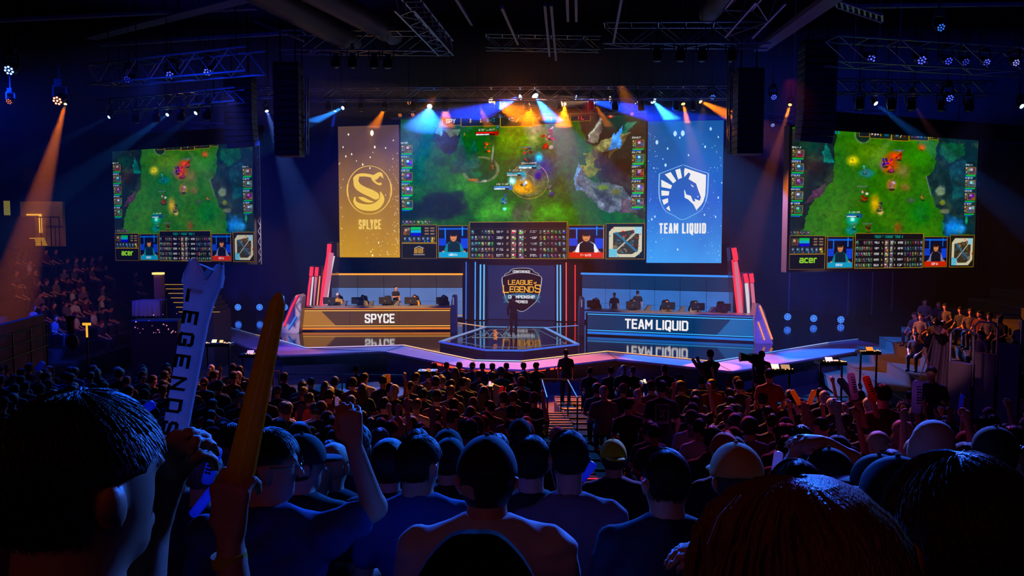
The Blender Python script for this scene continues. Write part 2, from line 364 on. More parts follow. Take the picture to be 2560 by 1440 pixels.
# ---------------------------------------------------------------- team desks
def desk(A, B, H, name_label, sign, tx0, tx1, cols, diag_left, group='player desks'):
    M, L = frame(PZ(*A, S), PZ(*B, S), S)
    t = thing('player_desk', name_label, 'desk', M, group)
    k = H / 62.0; D = 1.0
    MB().box(.02, .02, 0, L - .02, D, H - 5 * k).build('body', black, t)
    MB().box(-.05, -.06, H - 3.2 * k, L + .05, D + .05, H).build('desk_top', mk('desk_top_grey', (150, 150, 158), .3, .2), t)
    x0, x1 = .12, L - .03
    z0, z1 = 15 * k, 50 * k
    q = .28 if diag_left else .74
    dz = L * .065
    if diag_left:
        b1 = [(x0, z0), (L * .235, z0), (L * .145, z1), (x0, z1)]; b2 = [(L * .235, z0), (x1, z0), (x1, z1), (L * .145, z1)]
    else:
        b1 = [(L * .79, z0), (x1, z0), (x1, z1), (L * .865, z1)]; b2 = [(x0, z0), (L * .79, z0), (L * .865, z1), (x0, z1)]
    MB().prism(b2, 0.02, -.015).build('screen_panel', em(cols[0] + '_panel', cols[1], cols[2], True, .18), t)
    MB().prism(b1, 0.02, -.02).build('screen_accent', em(cols[0] + '_accent', cols[3], cols[4], True, .12), t)
    sm = MB()
    for f in (.33, .655): sm.box(L * f, -.018, z0, L * f + .015, -.012, z1)
    sm.build('panel_seam', black, t)
    l1 = em(cols[0] + '_line', cols[5], 1.25, True)
    for (za, zb) in ((51 * k, 53 * k), (12.2 * k, 14 * k)): MB().box(x0, -.03, za, x1, 0.02, zb).build('light_line', l1, t)
    MB().box(x0, -.03, 4 * k, x1, 0.02, 9.6 * k).build('light_band', em(cols[0] + '_band', cols[6], cols[7], True, .2), t)
    MB().box(.0, -.05, 56 * k, L, -.01, 58.2 * k).build('top_line', em(cols[0] + '_top', cols[8], .8, True), t)
    mb = MB(); h = 23.5 * k; lettering(mb, sign, L * tx0, L * tx1, 20.5 * k, h, h * .165, -.02, .03)
    mb.build('lettering', em('white_letters', (245, 240, 240), 1.0), t)
    return M, L, t
desk((750, 828), (1127, 827), 1.31, 'long curved orange-lit desk with SPYCE in white letters at left of stage', 'SPYCE', .43, .628, ['amber', (98, 62, 40), .85, (172, 112, 38), 1, (255, 178, 70), (235, 130, 40), .9, (240, 120, 50)], True)
desk((1463, 838), (1887, 857), 1.31, 'long blue-lit desk with two words in white letters at right of stage', 'TEAM LIQUID', .248, .625, ['blue', (2, 52, 100), .9, (14, 98, 172), 1, (40, 165, 255), (20, 120, 235), .9, (60, 130, 230)], False)
# ---------------------------------------------------------------- slanted fins beside the desks
redled = em('fin_red_led', (255, 45, 70), 1.3, True); glow_w = em('fin_white_led', (225, 215, 225), .9, True)
orled = em('fin_orange_led', (255, 150, 90), 1.0, True)
acry = mk('smoked_acrylic', (70, 66, 92), .15, 0, 2, .1, alpha=.35)
finm = mk('fin_body', (105, 100, 125), .3, .5)
palemetal = mk('pale_grey_metal', (185, 185, 196), .4, .2)
def fin(name, label, Y, outline, leds, group, depth=.5, mat=None):
    wp = [P(a, b, Y) for a, b in outline]; o = Vector((wp[0].x, Y, S)); t = thing(name, label, 'stage fin', o, group)
    MB().prism([(p.x - o.x, p.z - o.z) for p in wp], 0, depth).build('blade', mat or finm, t)
    for (m, wd, pts) in leds:
        q = [P(a, b, Y) for a, b in pts]; pts3 = [(p.x - o.x, -.03, p.z - o.z) for p in q]
        mb = MB()
        for a, b in zip(pts3, pts3[1:]): mb.bar(a, b, wd)
        mb.build('light_line', m, t)
    return t
fin('stage_fin', 'tallest red-lit slanted fin left of the stage behind the orange desk', 42.2, [(799, 819), (838, 819), (842, 640), (842, 606), (826, 604), (818, 612)],
    [(redled, .2, [(824, 610), (822, 640), (813, 690), (804, 765)]), (em('fin_pink', (230, 120, 150), .8, True), .22, [(829, 632), (823, 690), (816, 730), (811, 765)]), (glow_w, .07, [(836, 640), (826, 690), (817, 765)])], 'slanted fins', .6, acry)
fin('stage_fin', 'shorter red-lit slanted fin, outermost of the pair left of the orange desk', 42.0, [(760, 820), (780, 820), (788, 664), (776, 663), (772, 700)],
    [(redled, .17, [(780, 667), (778, 690)]), (redled, .1, [(777, 692), (773, 720), (769, 765)]), (glow_w, .08, [(783, 692), (776, 765)])], 'slanted fins')
fin('stage_fin', 'shorter red-lit slanted fin between the outer and the tallest fin at left', 42.1, [(783, 820), (799, 820), (804, 664), (790, 664), (786, 700)],
    [(redled, .16, [(793, 668), (791, 690)]), (em('fin_pink', (230, 120, 150), .8, True), .12, [(791, 692), (783, 765)]), (orled, .06, [(800, 690), (793, 765)])], 'slanted fins')
fin('stage_fin', 'low grey raked fin with red and blue edges left of the orange desk', 39.6, [(698, 836), (716, 836), (747, 832), (756, 742), (750, 736), (740, 738), (730, 750)],
    [(redled, .07, [(746, 737), (732, 762), (710, 815)]), (em('fin_blue', (60, 140, 255), .9, True), .06, [(741, 790), (730, 808), (721, 822)])], 'slanted fins', .7, palemetal)
fin('stage_fin', 'tallest red-lit slanted fin right of the stage behind the blue desk', 38.2, [(1861, 843), (1835, 843), (1826, 640), (1824, 620), (1832, 617), (1848, 630), (1852, 660)],
    [(redled, .2, [(1834, 620), (1839, 650)]), (redled, .12, [(1839, 650), (1850, 710), (1860, 786)]), (redled, .08, [(1831, 650), (1838, 730), (1845, 786)]), (em('fin_pink', (230, 120, 150), .8, True), .16, [(1838, 655), (1852, 786)])], 'slanted fins', .6, acry)
fin('stage_fin', 'shorter red and white lit fin next to the tallest fin at right', 37.9, [(1862, 844), (1877, 844), (1871, 700), (1868, 681), (1857, 681)],
    [(redled, .17, [(1862, 684), (1866, 706)]), (glow_w, .14, [(1865, 708), (1872, 786)]), (redled, .05, [(1869, 700), (1877, 786)])], 'slanted fins')
fin('stage_fin', 'outermost shorter red-lit fin at right, behind the low raked one', 37.7, [(1878, 845), (1890, 845), (1886, 700), (1884, 681), (1873, 681)],
    [(redled, .17, [(1877, 684), (1880, 706)]), (em('fin_pink', (230, 120, 150), .8, True), .14, [(1879, 708), (1886, 786)])], 'slanted fins')
fin('stage_fin', 'low grey raked fin with orange edges at the right end of the blue desk', 35.6, [(1888, 866), (1935, 868), (1929, 845), (1912, 780), (1900, 760), (1892, 760), (1886, 800)],
    [(orled, .07, [(1899, 764), (1914, 805), (1930, 848)]), (orled, .05, [(1895, 805), (1911, 850)])], 'slanted fins', .7, palemetal)
for (A, B, H, lab) in (((1127, 830), (1142, 830), 1.95, 'upright grey end post at the right end of the orange desk'), ((1447, 838), (1461, 838), 1.95, 'upright grey end post at the left end of the blue desk')):
    M, L = frame(PZ(*A, S), PZ(*B, S), S); t = thing('desk_end_post', lab, 'post', M)
    MB().prism([(0, 0), (L, 0), (L, H - .1), (L * .85, H), (L * .3, H), (L * .12, H - .4)], -.05, .7).build('post', palemetal, t)
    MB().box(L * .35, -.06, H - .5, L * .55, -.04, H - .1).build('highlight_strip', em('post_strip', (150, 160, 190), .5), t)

# ---------------------------------------------------------------- player walls behind the desks
def pwall(A, B, H, lab, c_top, c_main, st, linecol, n):
    M, L = frame(PZ(*A, S), PZ(*B, S), S); t = thing('backdrop_wall', lab, 'wall panel', M)
    MB().box(0, 0, 0, L, .25, H).build('frame', black, t)
    for i in range(n):
        x0 = L * i / n + .015; x1 = L * (i + 1) / n - .015
        MB().box(x0, -.05, H * .70, x1, 0, H * .955).build('upper_panel', em(lab[:5] + 'up', c_top, .8, True, .3), t)
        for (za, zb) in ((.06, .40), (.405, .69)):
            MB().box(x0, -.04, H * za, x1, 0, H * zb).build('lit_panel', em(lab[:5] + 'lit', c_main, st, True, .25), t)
    MB().box(-.02, -.22, H * .965, L + .02, .0, H).build('light_line', em(lab[:5] + 'line', linecol, 1.1, True), t)
    MB().box(0, -.3, H * .1, L, -.26, H * .115).build('low_light_line', em(lab[:5] + 'low', linecol, .8, True), t)
    return t
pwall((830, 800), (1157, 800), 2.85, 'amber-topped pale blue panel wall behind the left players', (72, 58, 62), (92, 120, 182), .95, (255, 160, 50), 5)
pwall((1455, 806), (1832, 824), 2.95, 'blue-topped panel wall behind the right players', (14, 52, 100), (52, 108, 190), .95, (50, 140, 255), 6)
# ---------------------------------------------------------------- centre backdrop with the crest
M, L = frame(PZ(1158, 798, S), PZ(1456, 803, S), S)
cb = thing('centre_backdrop', 'dark centre backdrop framed by vertical light tubes with shield crest', 'backdrop', M)
sx = L / 298.0
def bx(px): return (px - 1158) * sx
H = 3.55
navy = mk('backdrop_navy', (22, 30, 58), .35, .2); MB().box(bx(1215), .0, .04, bx(1395), .2, H).build('centre_panel', em('navy_screen', (16, 40, 92), .85, True, .35), cb)
for (a, b) in ((1158, 1182), (1182, 1222), (1390, 1418), (1418, 1456)):
    MB().bbox(bx(a), -.5 if 1160 < a < 1400 else -.3, 0, bx(b), .1, H, .05).build('pillar', mk('pillar_grey', (52, 50, 74), .3, .4), cb)
for (a, tp, cA, wd) in ((1170, 0, (50, 120, 240), .05), (1193, 0, (70, 160, 250), .06), (1206, 1, (90, 190, 255), .075), (1215, 1, (100, 190, 255), .075), (1397, 1, (100, 190, 255), .075), (1404.5, 1, (100, 190, 255), .075), (1418.5, 0, (255, 90, 90), .06), (1440, 1, (255, 60, 60), .06)):
    lean = -3 if a < 1300 else 2
    MB().bar((bx(a), -.56, .05), (bx(a - lean * .4), -.56, H - (.15 if tp else 0)), wd).build('light_tube', em('tube_%d' % int(a), cA, 1.0, True), cb)
MB().box(bx(1222), -.3, H - .2, bx(1390), .05, H).build('header_beam', black, cb)
# shield crest (LEAGUE of LEGENDS championship series), local coordinates from crest pixels
ppm = 298.0 / L
def cr(px, py): return (bx(px), (798.5 + (px - 1158) * 5 / 298 - py) / ppm * 1.0)
crest = MB().prism([cr(*p) for p in smooth_poly([(1307, 671), (1325, 674), (1337, 682), (1350, 688), (1356, 696), (1353, 722), (1346, 748), (1332, 764), (1307, 779), (1282, 764), (1268, 748), (1261, 722), (1258, 696), (1264, 688), (1277, 682), (1289, 674)], 3, True)], -.04, -.12)
crest = crest.build('crest', mk('crest_black', (14, 15, 22), .25, .3), cb, label='shield crest with gold and white lettering')
rim = MB()
def ribbon(mb, pts, wd, y, closed=False):
    q = [cr(*p) for p in pts];
    if closed: q.append(q[0])
    for a, b in zip(q, q[1:]): mb.bar((a[0], y, a[1]), (b[0], y, b[1]), wd, .03)
ribbon(rim, smooth_poly([(1258, 696), (1268, 690), (1285, 685), (1307, 683), (1329, 685), (1346, 690), (1356, 696), (1353, 722), (1346, 748), (1332, 764), (1307, 779), (1282, 764), (1268, 748), (1261, 722)], 4, True), .055, -.14, True)
ribbon(rim, smooth_poly([(1264, 691), (1266, 686), (1275, 682), (1284, 674), (1307, 672), (1330, 674), (1339, 682), (1348, 686), (1350, 691)], 4), .04, -.14)
rim.build('silver_rim', em('crest_silver', (190, 190, 205), .8), crest)
mb = MB(); q = lambda s, x0, x1, yb, h, th, m, y=-.16, sf=0: None
gold = em('crest_gold', (236, 168, 48), 1.0); wht = em('crest_white', (235, 235, 240), .9)
def ctext(s, x0, x1, ybase, hp, th, m, sf=0, y=-.17, curve=0):
    mb = MB(); a = cr(x0, ybase); b = cr(x1, ybase); c0 = (a[0] + b[0]) / 2; hw = (b[0] - a[0]) / 2
    fn = (lambda p: (p[0], p[1], p[2] - curve * ((p[0] - c0) / hw) ** 2)) if curve else None
    lettering(mb, s, a[0], b[0], a[1], hp / ppm, th / ppm, y, .03, sf, 0, fn); mb.build('lettering', m, crest)
ctext('LEAGUE', 1273, 1334, 712.5, 12, 1.9, gold, .8)
ctext('of', 1337, 1344, 711, 6, 1, gold)
ctext('L', 1260, 1275, 732.5, 19, 2.7, gold, .8); ctext('EGEND', 1277, 1337, 731, 15, 2.2, gold, .75); ctext('S', 1339, 1354, 732.5, 20, 2.8, gold)
mb = MB(); mb.prism([cr(*p) for p in [(1268, 737), (1288, 734.5), (1307, 733.5), (1326, 734.5), (1346, 737), (1346, 750), (1326, 747), (1307, 746), (1288, 747), (1268, 750)]], -.14, -.18)
mb.prism([cr(*p) for p in [(1259, 742), (1270, 741), (1270, 756), (1260, 758), (1265, 750)]], -.13, -.16); mb.prism([cr(*p) for p in [(1344, 741), (1355, 742), (1349, 750), (1354, 758), (1344, 756)]], -.13, -.16)
rb = mb.build('ribbon', em('crest_teal', (26, 96, 130), .9), crest)
ctext('CHAMPIONSHIP', 1274, 1340, 746, 8, 1.3, wht, 0, -.19); ctext('SERIES', 1292, 1322, 758, 7, 1.2, wht)
ctext('CONFERENCE', 1285, 1328, 683, 6, 1.0, wht)
# amber mark and cable on the platform edge beside the host
A = PZ(1238, 855, pz); t = thing('gold_cable', 'glowing gold curled cable end lying on the platform beside the host', 'cable', A)
o = A; mb = MB()
pts = [(1246, 834), (1253, 827), (1262, 820), (1272, 813), (1283, 811)]
cab = [PZ(a, b + 4, pz + .02) - o for a, b in pts]; mb.tube([(v.x, v.y, v.z) for v in cab], .03, 6); mb.build('cable', mk('gold_cable_mat', (255, 170, 90), .3, .6), t)
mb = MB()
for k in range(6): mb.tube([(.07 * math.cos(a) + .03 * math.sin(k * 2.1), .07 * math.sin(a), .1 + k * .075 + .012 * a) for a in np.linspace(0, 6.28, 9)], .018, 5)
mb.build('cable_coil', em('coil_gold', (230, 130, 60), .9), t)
# floor wash lights behind the stage ends
def par(px, py, Y, lab):
    c = P(px, py, Y); t = thing('floor_wash_light', lab, 'stage light', Vector((c.x, Y, S)), 'floor wash lights')
    h = c.z - S; MB().tube([(0, .25, h), (0, .02, h)], .2, 14).build('housing', blackmetal, t)
    MB().tube([(-.26, .1, 0.02), (-.26, .1, h), ], .02).tube([(.26, .1, 0.02), (.26, .1, h)], .02).bar((-.28, .1, .02), (.28, .1, .02), .1, .03).build('yoke', black, t)
    mb = MB(); mb.ball((0, -.01, h), (.055, .03, .055), 6, 4)
    for r_, n_ in ((.105, 7), (.18, 12)):
        for k in range(n_): mb.ball((r_ * math.cos(6.28 * k / n_), -.01, h + r_ * math.sin(6.28 * k / n_)), (.04, .03, .035), 5, 3)
    mb.build('led_face', em('blue_led_face', (60, 120, 255), 2.2, True), t)
    spot('floor_beam', Vector((c.x, Y - .1, c.z)), Vector((c.x, Y - 1.2, c.z + 2.2)), lin((10, 50, 255)), 2200, 80, .9, .15)
for px, py, l in ((595, 768, 'blue floor wash light farthest left of the orange desk'), (649, 768, 'middle blue floor wash light left of the orange desk'), (712, 768, 'blue floor wash light just behind the low left fin'),
                  (1969, 792, 'blue floor wash light nearest the low right fin'), (2034, 796, 'middle blue floor wash light at the right end of stage'), (2102, 799, 'blue floor wash light farthest right on stage')):
    par(px, py, 48.6 if px < 1500 else 44.2, l)
spot('drape_blue_left', (-14, 42, 1.6), (-15, 52.5, 7), lin((20, 40, 255)), 1500, 85, .9, .3)
spot('drape_blue_right', (17, 40, 1.6), (19, 52.5, 7), lin((40, 35, 255)), 1500, 85, .9, .3)
spot('stage_wash_violet_left', (-9, 24.3, 11.0), (-11, 33.5, 1.2), lin((120, 115, 255)), 9000, 38, .7, .2)
spot('stage_wash_violet_mid', (0, 22, 11), (1, 30.5, 1.2), lin((50, 75, 255)), 16000, 38, .7, .2)
spot('stage_wash_violet_right', (10, 22, 11.0), (10, 32.0, 1.2), lin((80, 80, 255)), 13000, 36, .7, .2)
spot('stage_wash_right_end', (15, 23, 11), (14.5, 34.0, 1.2), lin((150, 100, 230)), 4500, 30, .7, .2)
spot('players_key_left', (-6, 32, 11), (-6, 41.6, 2.6), lin((255, 190, 100)), 14000, 20, .6, .1)
spot('players_key_right', (7, 28, 11), (7.5, 38.4, 2.6), lin((255, 200, 150)), 8000, 20, .6, .1)
spot('host_key', (0, 30, 12.5), (0, 38.2, 2.2), lin((255, 190, 140)), 400, 14, .5, .1)
spot('fin_key_left', (-14, 33, 10), (-10.5, 40, 2.5), lin((255, 210, 200)), 8000, 22, .6, .1)
spot('fin_key_right', (14, 28, 10), (11.8, 36, 2.5), lin((255, 210, 200)), 8000, 22, .6, .1)
# ---------------------------------------------------------------- LED screens: pictures computed as colour attributes on a fine LED grid
LUT = np.array([(v / 255 / 12.92 if v / 255 <= .04045 else ((v / 255 + .055) / 1.055) ** 2.4) for v in range(256)])
class Pic:
    def __init__(s, W, H, seed, x0=0, y0=0, k=1.0):
        s.W, s.H = W, H; s.a = np.zeros((H, W, 3)); s.r = np.random.RandomState(seed)
        yy, xx = np.mgrid[0:H, 0:W].astype(float); s.x = xx; s.y = yy
    def noise(s, n, oct=4, pers=.55):
        out = np.zeros((s.H, s.W)); amp = 1; tot = 0
        for o in range(oct):
            gx = int(n * 2 ** o) + 2; gy = max(2, int(gx * s.H / s.W)) + 1; g = s.r.rand(gy + 1, gx + 1)
            fx = s.x / s.W * (gx - 1); fy = s.y / s.H * (gy - 1); ix = fx.astype(int); iy = fy.astype(int)
            tx = fx - ix; ty = fy - iy; tx = tx * tx * (3 - 2 * tx); ty = ty * ty * (3 - 2 * ty)
            out += amp * ((g[iy, ix] * (1 - tx) + g[iy, ix + 1] * tx) * (1 - ty) + (g[iy + 1, ix] * (1 - tx) + g[iy + 1, ix + 1] * tx) * ty)
            tot += amp; amp *= pers
        return out / tot
    def mixm(s, m, c): m = np.clip(m, 0, 1)[..., None]; s.a = s.a * (1 - m) + np.array(c, float) * m
    def addm(s, m, c): s.a = s.a + np.clip(m, 0, 1)[..., None] * np.array(c, float)
    def ell(s, x, y, rx, ry, c, soft=.5, al=1., add=False, wob=0, ang=0):
        ca, sa = math.cos(ang), math.sin(ang); dx = s.x - x; dy = s.y - y; u = (dx * ca + dy * sa) / rx; v = (-dx * sa + dy * ca) / ry
        d = np.sqrt(u * u + v * v)
        if wob: d = d + wob * (s.n1 - .5) * 2
        m = np.clip((1 - d) / max(soft, .02), 0, 1) * al
        m = m * m * (3 - 2 * m) if soft > .3 else m
        (s.addm if add else s.mixm)(m, c)
    def ring(s, x, y, rx, ry, wd, c, al=1.):
        d = np.abs(np.sqrt(((s.x - x) / rx) ** 2 + ((s.y - y) / ry) ** 2) - 1) * min(rx, ry); s.mixm(np.clip((wd - d) / 1.2, 0, 1) * al, c)
    def rect(s, x0, y0, x1, y1, c, al=1.):
        x0, x1 = sorted((x0, x1)); y0, y1 = sorted((y0, y1)); a, b, d, e = [int(round(v)) for v in (x0, x1, y0, y1)]
        b = max(b, a + 1); e = max(e, d + 1); a = max(a, 0); d = max(d, 0); s.a[d:e, a:b] = s.a[d:e, a:b] * (1 - al) + np.array(c, float) * al
    def box(s, x0, y0, x1, y1, c, t=1.2):
        s.rect(x0, y0, x1, y0 + t, c); s.rect(x0, y1 - t, x1, y1, c); s.rect(x0, y0, x0 + t, y1, c); s.rect(x1 - t, y0, x1, y1, c)
    def poly(s, pts, c, al=1., wob=0, tex=0):
        m = np.zeros((s.H, s.W), bool); X = s.x + (wob * (s.n2 - .5) * 2 if wob else 0); Yv = s.y + (wob * (s.n1 - .5) * 2 if wob else 0); n = len(pts)
        for i in range(n):
            (x1, y1), (x2, y2) = pts[i], pts[(i + 1) % n]
            if y1 == y2: continue
            cond = ((y1 > Yv) != (y2 > Yv)) & (X < (x2 - x1) * (Yv - y1) / (y2 - y1) + x1); m ^= cond
        cc = np.array(c, float)
        if tex: cc = cc * (1 + tex * (s.n3[..., None] - .5) * 2.4)
        mm = (m * al)[..., None]; s.a = s.a * (1 - mm) + cc * mm
    def line(s, x0, y0, x1, y1, wd, c, al=1.):
        dx, dy = x1 - x0, y1 - y0; L = dx * dx + dy * dy + 1e-6; t = np.clip(((s.x - x0) * dx + (s.y - y0) * dy) / L, 0, 1)
        d = np.hypot(s.x - x0 - t * dx, s.y - y0 - t * dy); s.mixm(np.clip((wd - d) / .8, 0, 1) * al, c)
    def glyphs(s, x0, y0, x1, y1, c, n):   # rows of tiny unreadable marks, as on the screens
        w_ = (x1 - x0) / n
        for i in range(n):
            a = x0 + i * w_
            for k in range(3):
                if s.r.rand() < .62: s.rect(a, y0 + (y1 - y0) * k / 3, a + w_ * .62, y0 + (y1 - y0) * (k + .6) / 3, c, .8)
            if s.r.rand() < .6: s.rect(a, y0, a + w_ * .3, y1, c, .8)
    def icon(s, x0, y0, x1, y1, pal=None):
        c = np.array(pal if pal is not None else s.r.rand(3) * 130 + 40, float); c = (c * .55 + c.mean() * .45) * .8; s.rect(x0, y0, x1, y1, c * .6)
        for _ in range(3):
            a, b = s.r.uniform(x0, x1), s.r.uniform(y0, y1); s.rect(a, b, min(x1, a + (x1 - x0) * .45), min(y1, b + (y1 - y0) * .35), np.clip(c + s.r.randint(-60, 60, 3), 0, 255))
        s.rect(x0 + (x1 - x0) * .25, y0 + (y1 - y0) * .2, x0 + (x1 - x0) * .6, y0 + (y1 - y0) * .5, np.clip(c * 1.4 + 30, 0, 255))
    def prep(s): s.n1 = s.noise(12, 5, .7); s.n2 = s.noise(14, 5, .7); s.n3 = s.noise(28, 4, .7); s.n4 = s.noise(5, 3)
gold_c = (150, 118, 60)
def portrait(p, x0, y0, x1, y1, shirt, bar, sleeve):
    w_, h = x1 - x0, y1 - y0
    p.rect(x0, y0, x1, y1, (8, 14, 48)); p.rect(x0, y0 + h * .05, x1, y0 + h * .10, (30, 90, 190)); p.rect(x0, y0 + h * .38, x0 + w_ * .25, y0 + h * .62, (24, 60, 190)); p.rect(x0 + w_ * .75, y0 + h * .38, x1, y0 + h * .7, (24, 60, 200))
    p.rect(x0 + w_ * .2, y0 + h * .05, x0 + w_ * .24, y0 + h * .4, (60, 120, 220)); p.rect(x0 + w_ * .8, y0, x0 + w_ * .83, y0 + h * .3, (60, 140, 240))
    cx = x0 + w_ * .5
    p.ell(cx, y0 + h * .45, w_ * .27, h * .26, (12, 12, 22), .1)
    p.poly([(x0 + w_ * .12, y1 - h * .12), (x0 + w_ * .26, y0 + h * .56), (cx - w_ * .1, y0 + h * .47), (cx + w_ * .1, y0 + h * .47), (x1 - w_ * .24, y0 + h * .56), (x1 - w_ * .08, y1 - h * .12)], sleeve)
    p.poly([(x0 + w_ * .29, y1 - h * .12), (x0 + w_ * .30, y0 + h * .56), (cx - w_ * .09, y0 + h * .47), (cx + w_ * .09, y0 + h * .47), (x1 - w_ * .28, y0 + h * .56), (x1 - w_ * .26, y1 - h * .12)], shirt)
    p.ell(cx, y0 + h * .33, w_ * .13, h * .17, (196, 138, 108), .25); p.ell(cx, y0 + h * .22, w_ * .15, h * .09, (14, 10, 12), .2)
    p.rect(cx - w_ * .10, y0 + h * .29, cx + w_ * .10, y0 + h * .325, (50, 30, 26), .8); p.rect(cx - w_ * .05, y0 + h * .4, cx + w_ * .05, y0 + h * .42, (90, 40, 40), .8)
    p.ell(x0 + w_ * .14, y1 - h * .17, w_ * .06, h * .06, (190, 140, 110), .3); p.ell(x1 - w_ * .12, y1 - h * .17, w_ * .06, h * .06, (190, 140, 110), .3)
    p.rect(x0, y1 - h * .17, x1, y1, bar); p.glyphs(cx - w_ * .16, y1 - h * .125, cx + w_ * .16, y1 - h * .045, (240, 245, 250), 7)
def hud(p, fx, y0, mm_y, acer):
    W, H = p.W, p.H; X = lambda v: v * W; Y = lambda v: v * H; dark = (10, 12, 16)
    p.rect(0, Y(y0 + .01), W, H, (9, 10, 14))
    x1 = X(fx[0]); p.rect(0, Y(y0), x1, H, dark); p.box(0, Y(y0), x1, H, gold_c); p.rect(0, Y(.885), x1, Y(.893), gold_c)
    p.icon(x1 * .05, Y(y0 + .018), x1 * .24, Y(y0 + .075), (150, 110, 60))
    for k, c in enumerate(((40, 170, 80), (40, 150, 190), (60, 60, 190))): p.rect(x1 * .27, Y(y0 + .018 + .021 * k), x1 * .55, Y(y0 + .036 + .021 * k), c)
    for k in range(3):
        for j in range(2): p.rect(x1 * (.66 + .16 * j), Y(y0 + .02 + .02 * k), x1 * (.77 + .16 * j), Y(y0 + .03 + .02 * k), (170, 140, 110), .7)
    for k in range(7): p.icon(x1 * (.05 + .13 * k), Y(y0 + .085), x1 * (.155 + .13 * k), Y(y0 + .125), (200, 160, 50) if k == 6 else (70, 100, 150))
    if acer is None:
        pass
    for i, (xa, xb, sh, br, sl) in enumerate(((fx[1], fx[2], (14, 34, 44), (76, 148, 184), (40, 120, 130)), (fx[3], fx[4], (14, 16, 24), (190, 76, 70), (215, 215, 225) if acer is None else (120, 120, 150)))):
        portrait(p, X(xa) + 2, Y(y0 + .015), X(xb) - 2, H - 4, sh, br, sl); p.box(X(xa), Y(y0 + .006), X(xb), H - 2, gold_c)
    a, b = X(fx[5]), X(fx[6]); ym = y0 - .018; p.rect(a, Y(ym), b, H, dark); p.box(a, Y(ym), b, H - 1, (170, 140, 80)); w_ = b - a
    p.rect(a, Y(ym + .045), b, Y(ym + .048), (50, 46, 40))
    if acer is not None: p.glyphs(a + w_ * .28, Y(ym + .016), a + w_ * .70, Y(ym + .036), (60, 150, 140), 22)
    for r_ in range(5):
        yy = ym + .056 + r_ * .0415; ya, yb = Y(yy), Y(yy + .028)
        p.icon(a + w_ * .015, ya, a + w_ * .05, yb, (70, 130, 170)); p.icon(b - w_ * .05, ya, b - w_ * .015, yb, (90, 130, 170))
        for k in range(6):
            if r_ != 0 or k > 1: p.icon(a + w_ * (.055 + .034 * k), ya, a + w_ * (.083 + .034 * k), yb)
            if r_ != 3 or k < 5: p.icon(a + w_ * (.72 + .038 * k), ya, a + w_ * (.748 + .038 * k), yb)
        p.glyphs(a + w_ * .28, ya + 2, a + w_ * .355, yb - 2, (215, 215, 220), 6); p.glyphs(a + w_ * .385, ya + 2, a + w_ * .41, yb - 2, (220, 200, 150), 2)
        p.glyphs(a + w_ * .625, ya + 2, a + w_ * .70, yb - 2, (215, 215, 220), 6); p.glyphs(a + w_ * .57, ya + 2, a + w_ * .59, yb - 2, (220, 200, 150), 2)
        p.icon(a + w_ * .43, ya - 1, a + w_ * .482, yb + 2, (190, 150, 130)); p.icon(a + w_ * .505, ya - 1, a + w_ * .557, yb + 2, (150, 140, 160))
        p.rect(a, yb + 3, b, yb + 4, (30, 30, 32), .7)
    # small map
    a, b = X(fx[7]), W - 1.; ya, yb = Y(mm_y), H - 3.; w_, h = b - a, yb - ya
    p.rect(a, ya, b, H, (22, 20, 16)); p.box(a, ya, b, H - 1, gold_c)
    ia, ib, ja, jb = a + w_ * .08, b - w_ * .08, ya + h * .1, yb - h * .04; iw, ih = ib - ia, jb - ja
    pm = p.a.copy()
    p.poly([(ia, jb), (ia, ja + ih * .16), (ia + iw * .14, ja), (ib, ja), (ib, ja + ih * .8), (ib - iw * .2, jb)], (188, 184, 160), 1)
    p.poly([(ia + iw * .12, jb - ih * .28), (ia + iw * .12, ja + ih * .2), (ib - iw * .26, ja + ih * .1), (ib - iw * .08, ja + ih * .24), (ib - iw * .12, jb - ih * .22), (ib - iw * .3, jb - ih * .1), (ia + iw * .3, jb - ih * .1)], (52, 46, 34))
    for _ in range(26):
        u, v = p.r.uniform(.15, .85, 2); c = [(30, 28, 22), (86, 74, 52), (50, 70, 80), (120, 110, 90)][p.r.randint(4)]; p.ell(ia + iw * u, ja + ih * v, iw * p.r.uniform(.03, .09), ih * p.r.uniform(.03, .08), c, .3, .9)
    p.line(ia + iw * .1, jb - ih * .1, ib - iw * .1, ja + ih * .1, iw * .028, (176, 170, 150)); p.line(ia + iw * .22, ja + ih * .2, ib - iw * .16, jb - ih * .2, iw * .04, (70, 110, 140), .9)
    p.rect(ia, jb - ih * .26, ia + iw * .26, jb, (120, 176, 196)); p.rect(ib - iw * .22, ja, ib, ja + ih * .22, (150, 190, 205))
    for _ in range(18):
        u, v = p.r.rand(2); c = (200, 60, 50) if u + (1 - v) > 1.05 else (70, 130, 170); p.ell(ia + iw * u, ja + ih * v, iw * .025, ih * .025, c, .3)
def sidecol(p, left, ys, n=5):
    W, H = p.W, p.H
    for k in range(n):
        y = H * (ys + .098 * k); s = H * .055; x = 1 if left else W - H * .09 - 1
        p.glyphs(x, y - H * .02, x + H * .06, y - H * .008, (210, 215, 215), 8)
        p.icon(x, y, x + s * .4, y + s * .48, (180, 140, 90)); p.icon(x, y + s * .52, x + s * .4, y + s, (120, 120, 60))
        p.icon(x + s * .45, y, x + s * 1.4, y + s, [(150, 110, 130), (80, 170, 200), (120, 70, 150), (140, 150, 190), (60, 150, 150)][k]); p.box(x + s * .42, y, x + s * 1.45, y + s, (140, 110, 60), 1)
        p.rect(x + 1, y + s + 1.5, x + s * 1.4, y + s + 5, (40, 170, 70)); p.rect(x + 1, y + s + 6, x + s * 1.1, y + s + 8, (50, 100, 200))
